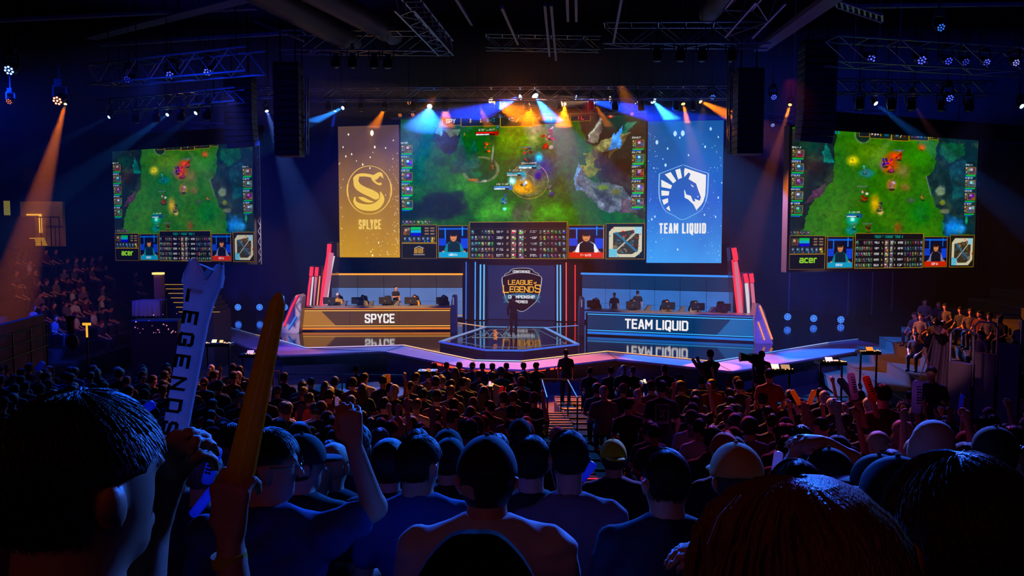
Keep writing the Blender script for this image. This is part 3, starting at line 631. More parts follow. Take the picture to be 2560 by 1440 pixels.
def topbar(p, x0, x1, y0, y1, mid):
    W, H = p.W, p.H; a, b, ya, yb = W * x0, W * x1, H * y0, H * y1; w_ = b - a
    for f0, f1, e in ((0, .13, .85), (.13, .40, 1), (.62, .87, 1), (.87, 1, .8)): p.rect(a + w_ * f0, ya, a + w_ * f1, ya + (yb - ya) * e, (14, 20, 30), .88); p.box(a + w_ * f0, ya, a + w_ * f1, ya + (yb - ya) * e, gold_c)
    p.rect(a + w_ * .40, ya, a + w_ * .62, yb + H * .01, (30, 24, 20), .9); p.box(a + w_ * .40, ya, a + w_ * .62, yb + H * .01, (190, 150, 70))
    h = yb - ya; g = lambda f, n, c, ww: p.glyphs(a + w_ * f, ya + h * .28, a + w_ * (f + ww), ya + h * .66, c, n)
    g(.19, 1, (220, 170, 90), .02); g(.26, 1, (230, 170, 80), .03); g(.31, 3, (80, 150, 190), .06); g(.65, 1, (230, 170, 120), .03); g(.69, 4, (210, 90, 90), .1); g(.82, 1, (220, 170, 90), .02)
    g(.455, 2, (110, 180, 230), .04); g(.555, 1, (220, 90, 60), .018); p.line(a + w_ * .505, ya + h * .68, a + w_ * .525, ya + h * .3, 1.2, (220, 200, 160))
def champ(p, x, y, s, c, acc):
    p.ell(x, y + s * .9, s * .8, s * .35, (12, 20, 16), .5, .7)
    for _ in range(9):
        a, b = p.r.uniform(-.5, .5) * s, p.r.uniform(-1, .9) * s; col = np.array(c if p.r.rand() < .6 else acc) * p.r.uniform(.55, 1.25); p.ell(x + a, y + b, s * p.r.uniform(.14, .34), s * p.r.uniform(.14, .4), np.clip(col, 0, 255), .3, .95, ang=p.r.uniform(0, 3))
def hpbar(p, x0, y0, x1, c, c2=(20, 30, 40)):
    h = p.H * .013; p.rect(x0, y0, x1, y0 + h * 2, c2); p.rect(x0 + 1, y0 + 1, x0 + (x1 - x0) * .8, y0 + h, c); p.rect(x0 + 1, y0 + h + .5, x0 + (x1 - x0) * .6, y0 + 2 * h - 1, (210, 225, 230)); p.rect(x1 - 2 * h, y0 - 1, x1, y0 + 2 * h + 1, np.array(c) * .7)
    p.glyphs(x0 + (x1 - x0) * .15, y0 - h * 1.5, x0 + (x1 - x0) * .85, y0 - h * .5, (225, 225, 225), 9)
def centre_pic():
    p = Pic(620, 372, 5); p.prep(); W, H = p.W, p.H
    U = lambda cx, cy: ((cx - 95) / 2170 * W, (cy - (80 - 35 * (cx - 95) / 2170)) / (1245 + 65 * (cx - 95) / 2170) * H); k = W / 2170
    def E(cx, cy, rx, ry, c, soft=.8, al=1., **q): x, y = U(cx, cy); p.ell(x, y, rx * k, ry * k, c, soft, al, **q)
    def PL(pts, c, al=1., wob=13, tex=.6): p.poly([U(*q) for q in pts], c, al, wob, tex)
    p.a[:] = (28, 72, 34); p.mixm((p.n4 - .35) * 1.3, (44, 92, 34)); G1 = p.noise(9, 5, .75); G2 = p.noise(20, 5, .8)
    E(1150, 260, 330, 220, (84, 136, 40), .9, .9, wob=.2); E(700, 690, 330, 260, (50, 122, 28), .9, .9, wob=.2); E(950, 900, 280, 170, (60, 150, 26), .8, .9, wob=.3); E(1450, 930, 260, 130, (58, 140, 28), .8, .9, wob=.3)
    E(200, 350, 330, 330, (14, 70, 84), .9, .85); E(300, 560, 300, 260, (18, 76, 60), .9, .7); E(1150, 930, 80, 120, (96, 92, 80), .8, .7); E(1250, 900, 90, 200, (110, 104, 92), .9, .55)
    E(1500, 400, 260, 200, (62, 88, 60), .9, .7); E(1560, 700, 200, 220, (52, 80, 44), .9, .8)
    E(480, 860, 300, 160, (10, 24, 34), .35, .97, wob=.35); E(180, 900, 200, 130, (14, 28, 36), .5, .9); E(620, 760, 90, 60, (14, 36, 36), .5, .9, wob=.3)
    PL([(395, 150), (560, 160), (640, 250), (600, 380), (540, 440), (430, 330), (380, 260)], (20, 34, 54)); PL([(480, 170), (640, 190), (620, 250), (560, 250)], (90, 110, 90)); PL([(430, 130), (480, 170), (470, 230), (410, 200)], (110, 160, 190))
    PL([(1680, 60), (2270, 45), (2270, 980), (2020, 900), (1880, 700), (1820, 480), (1900, 360), (1740, 300)], (30, 28, 26), .95, 14, .5)
    E(2050, 640, 200, 230, (36, 20, 16), .7, .95); E(2050, 140, 240, 110, (18, 46, 40), .7, .9, wob=.3)
    PL([(1860, 90), (1895, 180), (1850, 300), (1745, 290), (1790, 190)], (92, 86, 80)); PL([(1860, 90), (1880, 110), (1800, 210), (1750, 280), (1780, 190)], (140, 140, 136))
    PL([(1820, 330), (1960, 270), (2140, 240), (2080, 330), (1990, 420), (1900, 520), (1800, 520), (1790, 420)], (78, 66, 48)); PL([(1830, 340), (1960, 270), (2150, 230), (2000, 340), (1900, 400)], (122, 120, 84)); PL([(1860, 400), (1960, 390), (1940, 500), (1850, 540)], (46, 36, 30))
    PL([(1725, 400), (1800, 390), (1830, 450), (1800, 540), (1750, 520)], (140, 138, 30)); PL([(1690, 500), (1790, 530), (1880, 560), (1820, 610), (1700, 570)], (128, 128, 34))
    PL([(1690, 490), (1660, 620), (1680, 700), (1760, 760), (1850, 880), (1960, 930), (2150, 930), (2240, 860), (2130, 800), (2060, 700), (1940, 660), (1840, 660), (1760, 600)], (96, 104, 116), 1, 10, .6)
    PL([(1780, 690), (1900, 740), (1990, 760), (1960, 900), (1850, 820)], (66, 70, 78), 1, 8, .6); PL([(2060, 800), (2180, 850), (2200, 930), (2050, 940)], (78, 66, 74), 1, 8, .6)
    PL([(1690, 480), (1710, 540), (1670, 660), (1740, 720), (1680, 740), (1655, 640)], (130, 170, 214), .9, 6, .4)
    E(1900, 710, 60, 26, (96, 120, 34), .5, .9, wob=.4); E(2010, 750, 50, 30, (110, 100, 40), .5, .8, wob=.4)
    PL([(1985, 230), (2010, 260), (2065, 170), (2070, 270), (2030, 380), (1945, 390), (1960, 300)], (108, 150, 220)); PL([(2070, 230), (2110, 150), (2190, 120), (2150, 200), (2080, 260)], (40, 110, 90), .9)
    E(1960, 80, 26, 26, (215, 60, 48), .2); E(1960, 80, 10, 16, (235, 210, 200), .3)
    # stone-ringed den
    E(825, 560, 165, 110, (28, 66, 40), .1); p.ring(*U(825, 540), 158 * k, 112 * k, 3.4, (92, 100, 76)); E(825, 570, 130, 80, (26, 60, 30), .4, .9, wob=.2); E(790, 580, 60, 40, (34, 96, 60), .6, .8)
    E(760, 630, 60, 14, (160, 96, 40), .3, .9); E(860, 640, 30, 12, (150, 170, 150), .3, .9); E(930, 500, 30, 90, (40, 50, 40), .3, .9); E(935, 400, 10, 90, (130, 140, 130), .3, .8, ang=.1)
    for (x, y, s) in ((650, 250, 1.2), (765, 290, .9)):
        for j in range(4): PL([(x, y + 60 * j * s - 30), (x + (30 + 22 * j) * s, y + (60 * j + 85) * s), (x - (30 + 22 * j) * s, y + (60 * j + 85) * s)], (18 + 5 * j, 78 - 6 * j, 66 - 4 * j), .95, 3, .4)
    # glows
    E(1350, 540, 280, 230, (36, 44, 160), 1, .8); E(1290, 260, 120, 200, (214, 190, 150), 1, .6); E(1330, 180, 200, 100, (214, 176, 170), 1, .7); E(1440, 250, 110, 120, (190, 120, 110), 1, .6); E(1090, 200, 160, 120, (170, 150, 60), 1, .45)
    E(1255, 650, 172, 160, (110, 96, 70), .25, .75); E(1200, 690, 105, 92, (240, 170, 80), .5, .85); E(1250, 720, 150, 70, (220, 160, 80), .8, .7); p.ring(*U(1258, 645), 168 * k, 160 * k, 1.2, (240, 170, 80), .9); p.ring(*U(1210, 670), 95 * k, 90 * k, 1, (255, 200, 120), .7)
    E(1340, 600, 60, 70, (40, 40, 130), .8, .8); E(1345, 440, 50, 70, (110, 210, 250), .9, .95); E(1110, 640, 55, 60, (130, 235, 245), .9, .95); E(1110, 640, 28, 30, (220, 255, 250), .8); E(1210, 600, 40, 70, (120, 190, 220), .7, .6)
    E(1040, 890, 26, 22, (150, 250, 250), .7); E(1035, 820, 60, 60, (60, 170, 210), .9, .6)
    for (x, y, s, c, a) in ((1245, 410, 20, (40, 46, 50), (180, 80, 80)), (1415, 290, 24, (210, 190, 190), (160, 50, 50)), (1455, 230, 18, (220, 90, 110), (220, 170, 170)), (1210, 630, 18, (180, 190, 210), (200, 70, 60)), (1035, 800, 15, (40, 70, 150), (160, 190, 210)), (1455, 735, 16, (50, 50, 100), (180, 180, 210)), (885, 340, 16, (200, 90, 50), (110, 60, 40)), (930, 515, 10, (190, 110, 50), (90, 60, 40)), (680, 230, 8, (180, 160, 50), (150, 140, 60)), (985, 170, 10, (40, 60, 150), (90, 120, 200))):
        X, Y = U(x, y); champ(p, X, Y, s * k * 3.0 if s > 12 else s * k * 2, c, a)
    hpbar(p, U(783, 0)[0], U(0, 220)[1], U(990, 0)[0], (210, 40, 40), (60, 14, 16)); hpbar(p, U(1165, 0)[0], U(0, 512)[1], U(1362, 0)[0], (90, 160, 190)); hpbar(p, U(1060, 0)[0], U(0, 573)[1], U(1222, 0)[0], (90, 190, 220)); hpbar(p, U(944, 0)[0], U(0, 690)[1], U(1115, 0)[0], (110, 150, 220)); x, y = U(1183, 345); p.rect(x, y, x + 30, y + 2.5, (90, 110, 120))
    p.mixm((G1 - .5) * 1.3, (84, 110, 52)); p.mixm((.48 - G2) * 1.6, (12, 34, 26)); p.a *= (.66 + .66 * p.noise(60, 3, .8)[..., None])
    sidecol(p, True, .19); sidecol(p, False, .19); topbar(p, .178, .782, 0, .072, None)
    for q in range(8): p.icon(W * .001 + q * 10, H * .725, W * .001 + q * 10 + 9, H * .752)
    hud(p, (.152, .158, .286, .697, .838, .29, .692, .845), .757, .752, None)
    # faint unreadable emblem in the lower left panel
    X, Y = W * .075, H * .945; p.poly([(X - 14, Y + 10), (X - 13, Y - 9), (X, Y - 14), (X + 13, Y - 9), (X + 14, Y + 10)], (60, 46, 30)); p.glyphs(X - 12, Y - 8, X + 12, Y + 6, (200, 160, 100), 6); p.rect(X - 15, Y + 9, X + 15, Y + 10.5, (190, 190, 190)); p.line(X - 12, Y - 8, X, Y - 13, 1, (190, 190, 200)); p.line(X, Y - 13, X + 12, Y - 8, 1, (190, 190, 200))
    return p
def side_pic(acer):
    p = Pic(430, 326, 11); p.prep(); W, H = p.W, p.H
    def U(cx, cy):
        t = (cx - 130) / 1640; return t * W, (cy - (75 + 110 * t)) / (1275 - 115 * t) * H
    k = W / 1640
    def E(cx, cy, rx, ry, c, soft=.8, al=1., **q): x, y = U(cx, cy); p.ell(x, y, rx * k, ry * k, c, soft, al, **q)
    def PL(pts, c, al=1., wob=11, tex=.6): p.poly([U(*q) for q in pts], c, al, wob, tex)
    p.a[:] = (40, 96, 30); p.mixm((p.n4 - .35) * 1.3, (66, 124, 34)); G1 = p.noise(9, 5, .75); G2 = p.noise(20, 5, .8); E(800, 300, 300, 200, (92, 134, 44), .9, .8); E(1200, 350, 200, 150, (56, 140, 36), .9, .8); E(500, 850, 250, 250, (58, 116, 34), .9, .8); E(1250, 850, 200, 220, (30, 108, 40), .9, .8)
    PL([(130, 70), (520, 90), (470, 300), (480, 560), (330, 700), (250, 900), (230, 1040), (100, 1040)], (16, 26, 30), .96, 14, .5); E(300, 420, 160, 130, (44, 26, 26), .9, .7); E(280, 250, 160, 120, (14, 54, 44), .9, .8); PL([(410, 180), (470, 400), (390, 400)], (24, 96, 88)); PL([(300, 640), (430, 560), (420, 640), (250, 760)], (74, 50, 70))
    PL([(1385, 150), (1810, 190), (1790, 1060), (1480, 1060), (1450, 900), (1350, 700), (1290, 540), (1370, 400)], (12, 34, 44), .97, 12, .4)
    PL([(1400, 230), (1620, 250), (1640, 330), (1510, 410), (1420, 330)], (22, 76, 50), .9); PL([(1500, 440), (1620, 380), (1720, 440), (1700, 720), (1540, 740)], (10, 56, 66), .9, 8, .7); p.line(*U(1290, 530), *U(1340, 700), 1.6, (90, 120, 110)); E(1430, 660, 60, 60, (130, 150, 130), .5, .8, wob=.5); E(1450, 760, 40, 40, (120, 130, 60), .6, .8, wob=.5); E(1470, 840, 50, 30, (120, 120, 100), .5, .7, wob=.5)
    E(1560, 980, 140, 130, (50, 130, 230), .8, .95, wob=.5); E(1620, 1000, 90, 60, (110, 170, 250), .6, .9, wob=.4); E(1680, 920, 20, 60, (60, 150, 110), .6, .8)
    E(1080, 480, 130, 150, (150, 110, 80), .9, .6); E(960, 420, 120, 130, (230, 90, 80), .8, .85); E(1000, 340, 90, 60, (235, 80, 60), .8, .8); E(900, 420, 60, 60, (120, 90, 150), .8, .6); E(1240, 270, 60, 50, (210, 90, 30), .8, .8); E(980, 600, 70, 90, (200, 110, 90), .8, .8); E(1100, 620, 90, 70, (150, 96, 70), .8, .6)
    E(640, 380, 80, 70, (220, 200, 40), .9, .95); E(760, 490, 90, 60, (24, 110, 120), .6, .9, wob=.4); E(840, 760, 70, 120, (220, 170, 60), .8, .8, wob=.3); E(890, 840, 40, 40, (255, 210, 150), .8); E(650, 900, 80, 90, (20, 170, 150), .8, .95); E(650, 900, 32, 32, (200, 255, 240), .8); E(640, 1000, 70, 60, (20, 120, 120), .7, .9); E(1050, 980, 60, 80, (130, 80, 50), .8, .8); E(1150, 740, 90, 50, (60, 80, 60), .8, .8, wob=.4)
    E(720, 170, 80, 70, (20, 34, 30), .5, .95); p.ring(*U(720, 150), 70 * k, 75 * k, 1.8, (110, 130, 110), .8)
    for (x, y, s, c, a) in ((1040, 340, 26, (200, 50, 50), (230, 200, 200)), (970, 430, 34, (190, 80, 130), (220, 90, 60)), (920, 400, 26, (70, 60, 160), (60, 50, 110)), (985, 600, 28, (210, 120, 130), (190, 180, 200)), (740, 690, 32, (180, 40, 40), (220, 200, 190)), (880, 790, 26, (70, 50, 80), (200, 150, 80)), (1265, 715, 16, (220, 60, 50), (230, 200, 160)), (785, 990, 24, (170, 40, 40), (80, 30, 40)), (665, 960, 20, (190, 150, 60), (60, 120, 120)), (640, 385, 14, (60, 50, 40), (200, 170, 60)), (745, 465, 20, (60, 150, 170), (140, 180, 190)), (1245, 275, 14, (220, 80, 40), (200, 110, 40)), (710, 130, 12, (200, 200, 200), (120, 130, 120))):
        X, Y = U(x, y); champ(p, X, Y, s * k * 1.7, c, a)
    hpbar(p, U(600, 0)[0], U(0, 838)[1], U(738, 0)[0], (70, 110, 160)); 
    for x, y in ((680, 604), (990, 290), (735, 938)): X, Y = U(x, y); p.rect(X, Y, X + 24, Y + 2.5, (90, 100, 110))
    p.mixm((G1 - .5) * 1.1, (104, 120, 66)); p.mixm((.48 - G2) * 1.3, (14, 40, 26)); p.a *= (.78 + .46 * p.noise(50, 3, .8)[..., None])
    sidecol(p, True, .155); sidecol(p, False, .235, 4); topbar(p, .34, .77, 0, .055, None); p.glyphs(W * .2, 3, W * .25, H * .035, (60, 160, 200), 3)
    p.glyphs(W * .405, 2, W * .45, H * .03, (230, 200, 210), 3); p.glyphs(W * .65, 2, W * .69, H * .035, (60, 170, 230), 2); p.glyphs(W * .71, 2, W * .745, H * .035, (220, 210, 50), 3)
    for q in range(6): p.icon(q * 7.2, H * .725, q * 7.2 + 6.4, H * .752)
    hud(p, (.182, .19, .325, .71, .842, .334, .705, .855), .757, .752, acer)
    return p
def pic_mesh(name, p, L, H, mat, parent, y=-.02):
    W_, H_ = p.W, p.H; a = np.clip(p.a, 0, 255).astype(int); colr = LUT[a]
    gx, gz = np.meshgrid(np.arange(W_) / (W_ - 1) * L, H - np.arange(H_) / (H_ - 1) * H)
    co = np.stack([gx, np.full_like(gx, y), gz], -1).reshape(-1, 3)
    idx = np.arange(W_ * H_).reshape(H_, W_); q = np.stack([idx[1:, :-1], idx[1:, 1:], idx[:-1, 1:], idx[:-1, :-1]], -1).reshape(-1, 4)
    me = bpy.data.meshes.new(name); me.vertices.add(len(co)); me.vertices.foreach_set('co', co.astype(np.float32).ravel())
    me.loops.add(q.size); me.loops.foreach_set('vertex_index', q.ravel().astype(np.int32)); me.polygons.add(len(q)); me.polygons.foreach_set('loop_start', np.arange(0, q.size, 4, dtype=np.int32)); me.update(calc_edges=True)
    at = me.color_attributes.new('picture', 'FLOAT_COLOR', 'POINT'); at.data.foreach_set('color', np.concatenate([colr.reshape(-1, 3), np.ones((len(co), 1))], 1).astype(np.float32).ravel())
    me.materials.append(mat); o = bpy.data.objects.new(name, me); COL.objects.link(o); o.parent = parent; return o
def picmat(name, st):
    m = bpy.data.materials.new(name); m.use_nodes = True; nt = m.node_tree; nt.nodes.clear()
    o = nt.nodes.new('ShaderNodeOutputMaterial'); e = nt.nodes.new('ShaderNodeEmission'); a = nt.nodes.new('ShaderNodeAttribute'); a.attribute_name = 'picture'
    hs = nt.nodes.new('ShaderNodeHueSaturation'); hs.inputs['Saturation'].default_value = 1.22
    nt.links.new(a.outputs['Color'], hs.inputs['Color']); nt.links.new(hs.outputs[0], e.inputs[0]); e.inputs[1].default_value = st; nt.links.new(e.outputs[0], o.inputs[0]); m.cycles.emission_sampling = 'NONE'; return m
def screen(lab, xl, tl, bl, Yl, xr, br, Yr, H, picf, st, extra=None):
    A = P(xl, bl, Yl); B = P(xr, br, Yr); B.z = A.z; M, L = frame(A, B)
    t = thing('led_screen', lab, 'screen', M, None)
    MB().bbox(-.12, 0, -.14, L + .12, .35, H + .1, .03).build('frame', black, t)
    lad = MB()
    for k in range(int(H / .5)): lad.bar((L + .14, .1, k * .5), (L + .3, .1, k * .5 + .25), .03).bar((L + .3, .1, k * .5 + .25), (L + .14, .1, k * .5 + .5), .03)
    lad.bar((L + .3, .1, -.1), (L + .3, .1, H), .04); lad.build('rigging_ladder', alu, t)
    for f in (.1, .5, .9): MB().tube([(L * f, .15, H), (L * f, .15, 20.6 - A.z)], .025, 5).build('hanging_cable', blackmetal, t)
    p = picf(); pm = pic_mesh('picture', p, L, H, picmat('picture_' + lab[:4], st), t)
    if extra: extra(t, L, H)
    return t
def cen_extra(t, L, H):
    mb = MB(); lettering(mb, 'SPY', L * .193, L * .234, H * .955, H * .03, H * .0055, -.03, .01); mb.build('lettering', em('hud_white', (200, 225, 240), 1), t)
    mb = MB(); lettering(mb, 'TL', L * .728, L * .757, H * .955, H * .03, H * .0055, -.03, .01); mb.build('lettering', em('hud_red', (225, 70, 50), 1), t)
def acer_extra(t, L, H):
    mb = MB(); w_ = .182 * L; lettering(mb, 'acer', w_ * .27, w_ * .75, H * .045, H * .052, H * .0095, -.03, .01, 0, .0)
    mb.build('lettering', em('acer_green', (132, 196, 30), 1), t)
screen('big central screen showing a green battle game above the stage', 1005, 303, 646, 44.6, 1612, 657, 42.15, 8.12, centre_pic, 1.3, cen_extra)
screen('left side screen showing a green battle game', 290, 370, 651, 40.2, 638, 658, 37.0, 5.92, lambda: side_pic(True), .85, acer_extra)
screen('right side screen showing a green battle game', 1972, 322, 674, 31.8, 2433, 674, 34.6, 5.9, lambda: side_pic(True), 1.1, acer_extra)
# hard black pelmets that cut off the tops of the side screens at a slant
for lab, a, b, Ya, Yb in (('black pelmet cloth above the left side screen', (180, 385), (660, 353), 39.2, 36.0), ('black pelmet cloth above the right side screen', (2060, 324), (2560, 358), 31.0, 34.2)):
    A = P(a[0], a[1], Ya); B = P(b[0], b[1], Yb); t = thing('pelmet', lab, 'pelmet', Vector((A.x, A.y, A.z)))
    hgt = .75; mb = MB(); o = A; B2 = B - o; mb.hexa([(0, 0, 0), (B2.x, B2.y, B2.z), (B2.x, B2.y + .1, B2.z), (0, .1, 0)], [(0, 0, hgt), (B2.x, B2.y, B2.z + hgt), (B2.x, B2.y + .1, B2.z + hgt), (0, .1, hgt)]); mb.build('cloth', mk('black_cloth', (8, 8, 12), .95), t)
# ---- team banners (LED panels)
def bannermat(name, c_top, c_bot, st):
    m = bpy.data.materials.new(name); m.use_nodes = True; nt = m.node_tree; nt.nodes.clear()
    o = nt.nodes.new('ShaderNodeOutputMaterial'); e = nt.nodes.new('ShaderNodeEmission'); tc = nt.nodes.new('ShaderNodeTexCoord'); sp = nt.nodes.new('ShaderNodeSeparateXYZ')
    nt.links.new(tc.outputs['Generated'], sp.inputs[0]); no = nt.nodes.new('ShaderNodeTexNoise'); no.inputs['Scale'].default_value = 2.2; no.inputs['Detail'].default_value = 3; nt.links.new(tc.outputs['Generated'], no.inputs['Vector'])
    ad = nt.nodes.new('ShaderNodeMath'); ad.operation = 'MULTIPLY_ADD'; ad.inputs[1].default_value = .35; nt.links.new(no.outputs['Fac'], ad.inputs[0]); nt.links.new(sp.outputs['Z'], ad.inputs[2])
    cr_ = nt.nodes.new('ShaderNodeValToRGB'); el = cr_.color_ramp.elements; el[0].position = .15; el[0].color = tuple(lin(c_bot)) + (1,); el[1].position = 1.1; el[1].color = tuple(lin(c_top[1])) + (1,); q = el.new(.62); q.color = tuple(lin(c_top[0])) + (1,)
    nt.links.new(ad.outputs[0], cr_.inputs[0]); nt.links.new(cr_.outputs[0], e.inputs[0]); e.inputs[1].default_value = st; nt.links.new(e.outputs[0], o.inputs[0]); m.cycles.emission_sampling = 'NONE'; return m
def banner(lab, A, Yl, B, Yr, H, mat, seed, speckc):
    a = P(*A, Yl); b = P(*B, Yr); b.z = a.z; M, L = frame(a, b); t = thing('led_banner', lab, 'screen', M)
    MB().box(-.05, 0, -.05, L + .05, .3, H + .05).build('frame', black, t)
    MB().box(0, -.03, 0, L, 0, H).build('picture', mat, t)
    r = random.Random(seed); mb = MB()
    def dia(x, z, s): mb.prism([(x, z - s * 1.5), (x + s * .8, z - s * .6), (x + s * .8, z + s * .6), (x, z + s * 1.5), (x - s * .8, z + s * .6), (x - s * .8, z - s * .6)], -.035, -.04)
    return t, L, dia, mb, r
spm = em('speck_white', (255, 245, 215), 1.2)
t, L, dia, mb, r = banner('tall golden team banner screen with a snake crest', (850, 643), 45.5, (1000, 645), 44.8, 7.72, bannermat('banner_gold', ((160, 112, 30), (92, 66, 58)), (206, 152, 14), .95), 3, 0)
H = 7.72; X = lambda cx: (cx - 112) / 550 * L; Z = lambda cy: (1308 - cy) / 1200 * H
for (cx, cy, s) in ((422, 175, .13), (208, 182, .05), (157, 296, .04), (446, 302, .06), (544, 312, .04), (235, 362, .045), (181, 380, .045), (404, 394, .04), (278, 424, .03), (335, 458, .05), (400, 492, .04), (428, 350, .025), (614, 246, .035), (415, 1290, .05), (472, 1172, .04), (400, 1255, .035)): dia(X(cx), Z(cy), s)
for _ in range(130):
    side = r.random(); cx = 660 - abs(r.gauss(0, 45)) if side < .6 else (112 + abs(r.gauss(0, 30)) if side < .75 else r.uniform(350, 650)); cy = r.uniform(350, 1290) if side < .75 else r.uniform(1050, 1300)
    if 115 < cx < 658: dia(X(cx), Z(cy), r.uniform(.008, .024))
mb.build('confetti_specks', spm, t)['kind'] = 'stuff'
yel = em('crest_yellow', (240, 196, 70), 1.0)
mb = MB(); cx0, cz0 = X(392), Z(692); rr = L * .365
q = [(cx0 + rr * math.cos(a), cz0 + rr * 1.03 * math.sin(a)) for a in np.linspace(0, 2 * math.pi, 49)]
for a, b in zip(q, q[1:]): mb.bar((a[0], -.05, a[1]), (b[0], -.05, b[1]), .085, .03)
mb.build('crest_ring', yel, t)
def blade(mb, spine, y=-.05):   # tapered ribbon along spine [(cx,cy,halfwidth)]
    sp_ = smooth_poly(spine, 6); L_, R_ = [], []
    for i, (x, z, w_) in enumerate(sp_):
        x0, z0, _ = sp_[max(i - 1, 0)]; x1, z1, _ = sp_[min(i + 1, len(sp_) - 1)]; d = math.hypot(x1 - x0, z1 - z0) or 1; nx, nz = -(z1 - z0) / d, (x1 - x0) / d
        L_.append((x + nx * w_, z + nz * w_)); R_.append((x - nx * w_, z - nz * w_))
    for i in range(len(sp_) - 1):
        a = [L_[i], L_[i + 1], R_[i + 1], R_[i]]; mb.hexa([(X(p[0]), y - .03, Z(p[1])) for p in a], [(X(p[0]), y, Z(p[1])) for p in a])
mb = MB()
blade(mb, [(252, 612, 2), (262, 580, 12), (300, 556, 14), (360, 554, 14), (420, 566, 14)])
blade(mb, [(300, 575, 3), (275, 610, 22), (290, 655, 30), (340, 690, 32), (410, 722, 34), (462, 752, 30), (482, 762, 6)])
blade(mb, [(262, 752, 6), (262, 800, 14), (310, 838, 26), (390, 852, 30), (460, 835, 32), (508, 775, 22), (494, 708, 3)])
blade(mb, [(292, 756, 2), (330, 770, 16), (380, 792, 14), (432, 800, 2)])
mb.prism([(X(a), Z(b)) for a, b in [(418, 560), (440, 552), (470, 535), (495, 530), (512, 540), (516, 552), (524, 590), (516, 582), (508, 562), (505, 584), (497, 562), (484, 572), (470, 590), (452, 600), (440, 596), (460, 620), (488, 632), (494, 622), (506, 632), (504, 648), (478, 648), (448, 630), (425, 608), (412, 585)]], -.05, -.08)
mb.build('snake_crest', yel, t)
mb = MB(); lettering(mb, 'SPLYCE', X(292), X(497), Z(1050), Z(960) - Z(1050), .088, -.04, .02); mb.build('lettering', em('banner_letters', (240, 200, 95), 1), t)
# blue banner
t, L, dia, mb, r = banner('tall blue team banner screen with a horse shield crest', (1616, 657), 42.05, (1803, 660), 41.6, 7.72, bannermat('banner_blue', ((20, 96, 205), (22, 88, 160)), (66, 160, 245), 1.0), 4, 0)
X = lambda cx: (cx - 62 - (1350 - 700) * 0) / 690 * L; Z = lambda cy: (1355 - cy) / 1290 * H
for (cx, cy, s) in ((312, 178, .11), (382, 176, .12), (146, 254, .09), (245, 312, .05), (355, 215, .045), (635, 140, .07), (705, 215, .04), (587, 300, .055), (437, 374, .045), (228, 462, .07), (203, 406, .03), (122, 488, .03), (350, 1232, .05), (714, 760, .05), (743, 626, .035), (590, 915, .045), (693, 934, .045), (148, 1162, .03), (108, 955, .05), (135, 930, .05)): dia(X(cx), Z(cy), s)
for _ in range(110):
    cx = 62 + abs(r.gauss(0, 60)) if r.random() < .5 else 750 - abs(r.gauss(0, 90))
    if 66 < cx < 745: dia(X(cx), Z(r.uniform(120, 1340)), r.uniform(.008, .022))
mb.build('confetti_specks', em('speck_blue', (190, 225, 255), 1.0), t)['kind'] = 'stuff'
lt = em('shield_line', (130, 190, 240), 1.0); wh = em('shield_white', (238, 238, 238), 1.0)
mb = MB(); arc = smooth_poly([(620, 540), (618, 640), (612, 740), (590, 820), (550, 880), (480, 920), (386, 960), (310, 920), (240, 885), (195, 820), (173, 740), (170, 640), (172, 540)], 3)
pts = [(395, 462), (500, 502)] + arc + [(280, 500), (385, 462)]
for a, b in zip(pts, pts[1:]): mb.bar((X(a[0]), -.05, Z(a[1])), (X(b[0]), -.05, Z(b[1])), .065, .03)
mb.build('shield_outline', lt, t)
mb = MB(); PG = lambda l: mb.prism([(X(a), Z(b)) for a, b in l], -.05, -.09)
for l in ([(318, 508), (362, 494), (380, 578), (345, 592)], [(222, 546), (275, 526), (328, 606), (300, 628)], [(190, 594), (290, 648), (278, 678), (192, 660)], [(192, 692), (265, 700), (260, 738), (194, 740)], [(200, 778), (254, 762), (256, 800), (216, 824)], [(238, 856), (264, 830), (277, 882)]): PG(l)
# area right of the horse head (white), cut by the head outline
PG([(404, 490), (598, 556), (598, 640), (550, 640), (510, 632), (440, 590), (458, 545), (440, 530), (402, 572), (398, 520)])
PG([(550, 640), (598, 640), (594, 740), (575, 800), (556, 756), (530, 690), (510, 632)])
PG([(575, 800), (555, 830), (516, 872), (488, 820), (440, 775), (408, 760), (402, 700), (405, 685), (420, 730), (462, 742), (482, 790), (505, 796), (498, 770), (545, 788), (556, 756)])
PG([(460, 636), (492, 662), (474, 660)]); PG([(523, 742), (536, 752), (526, 758)])
mb.build('horse_crest', wh, t)
mb = MB(); lettering(mb, 'TEAM LIQUID', X(175), X(607), Z(1086), Z(990) - Z(1086), .095, -.04, .02); mb.build('lettering', wh, t)
# ---------------------------------------------------------------- haze above and around the stage
def haze(name, dens, box, lab):
    hz = bpy.data.materials.new(name); hz.use_nodes = True; nt = hz.node_tree; nt.nodes.clear()
    o = nt.nodes.new('ShaderNodeOutputMaterial'); vs = nt.nodes.new('ShaderNodeVolumeScatter'); vs.inputs['Density'].default_value = dens; vs.inputs['Anisotropy'].default_value = .2
    nt.links.new(vs.outputs[0], o.inputs['Volume']); tag(MB().box(*box).build(name, hz), lab, 'haze', kind='stuff')
haze('stage_haze', .0023, (-27, 24.5, 1.3, 27, 52.3, 11.75), 'thin theatrical haze filling the air around the stage and screens')
haze('rig_haze', .028, (-27, 33.2, 11.76, 27, 42.4, 15.2), 'thicker haze band added around the beam lights above the stage')  # denser band added so the beams show brighter close to their lamps
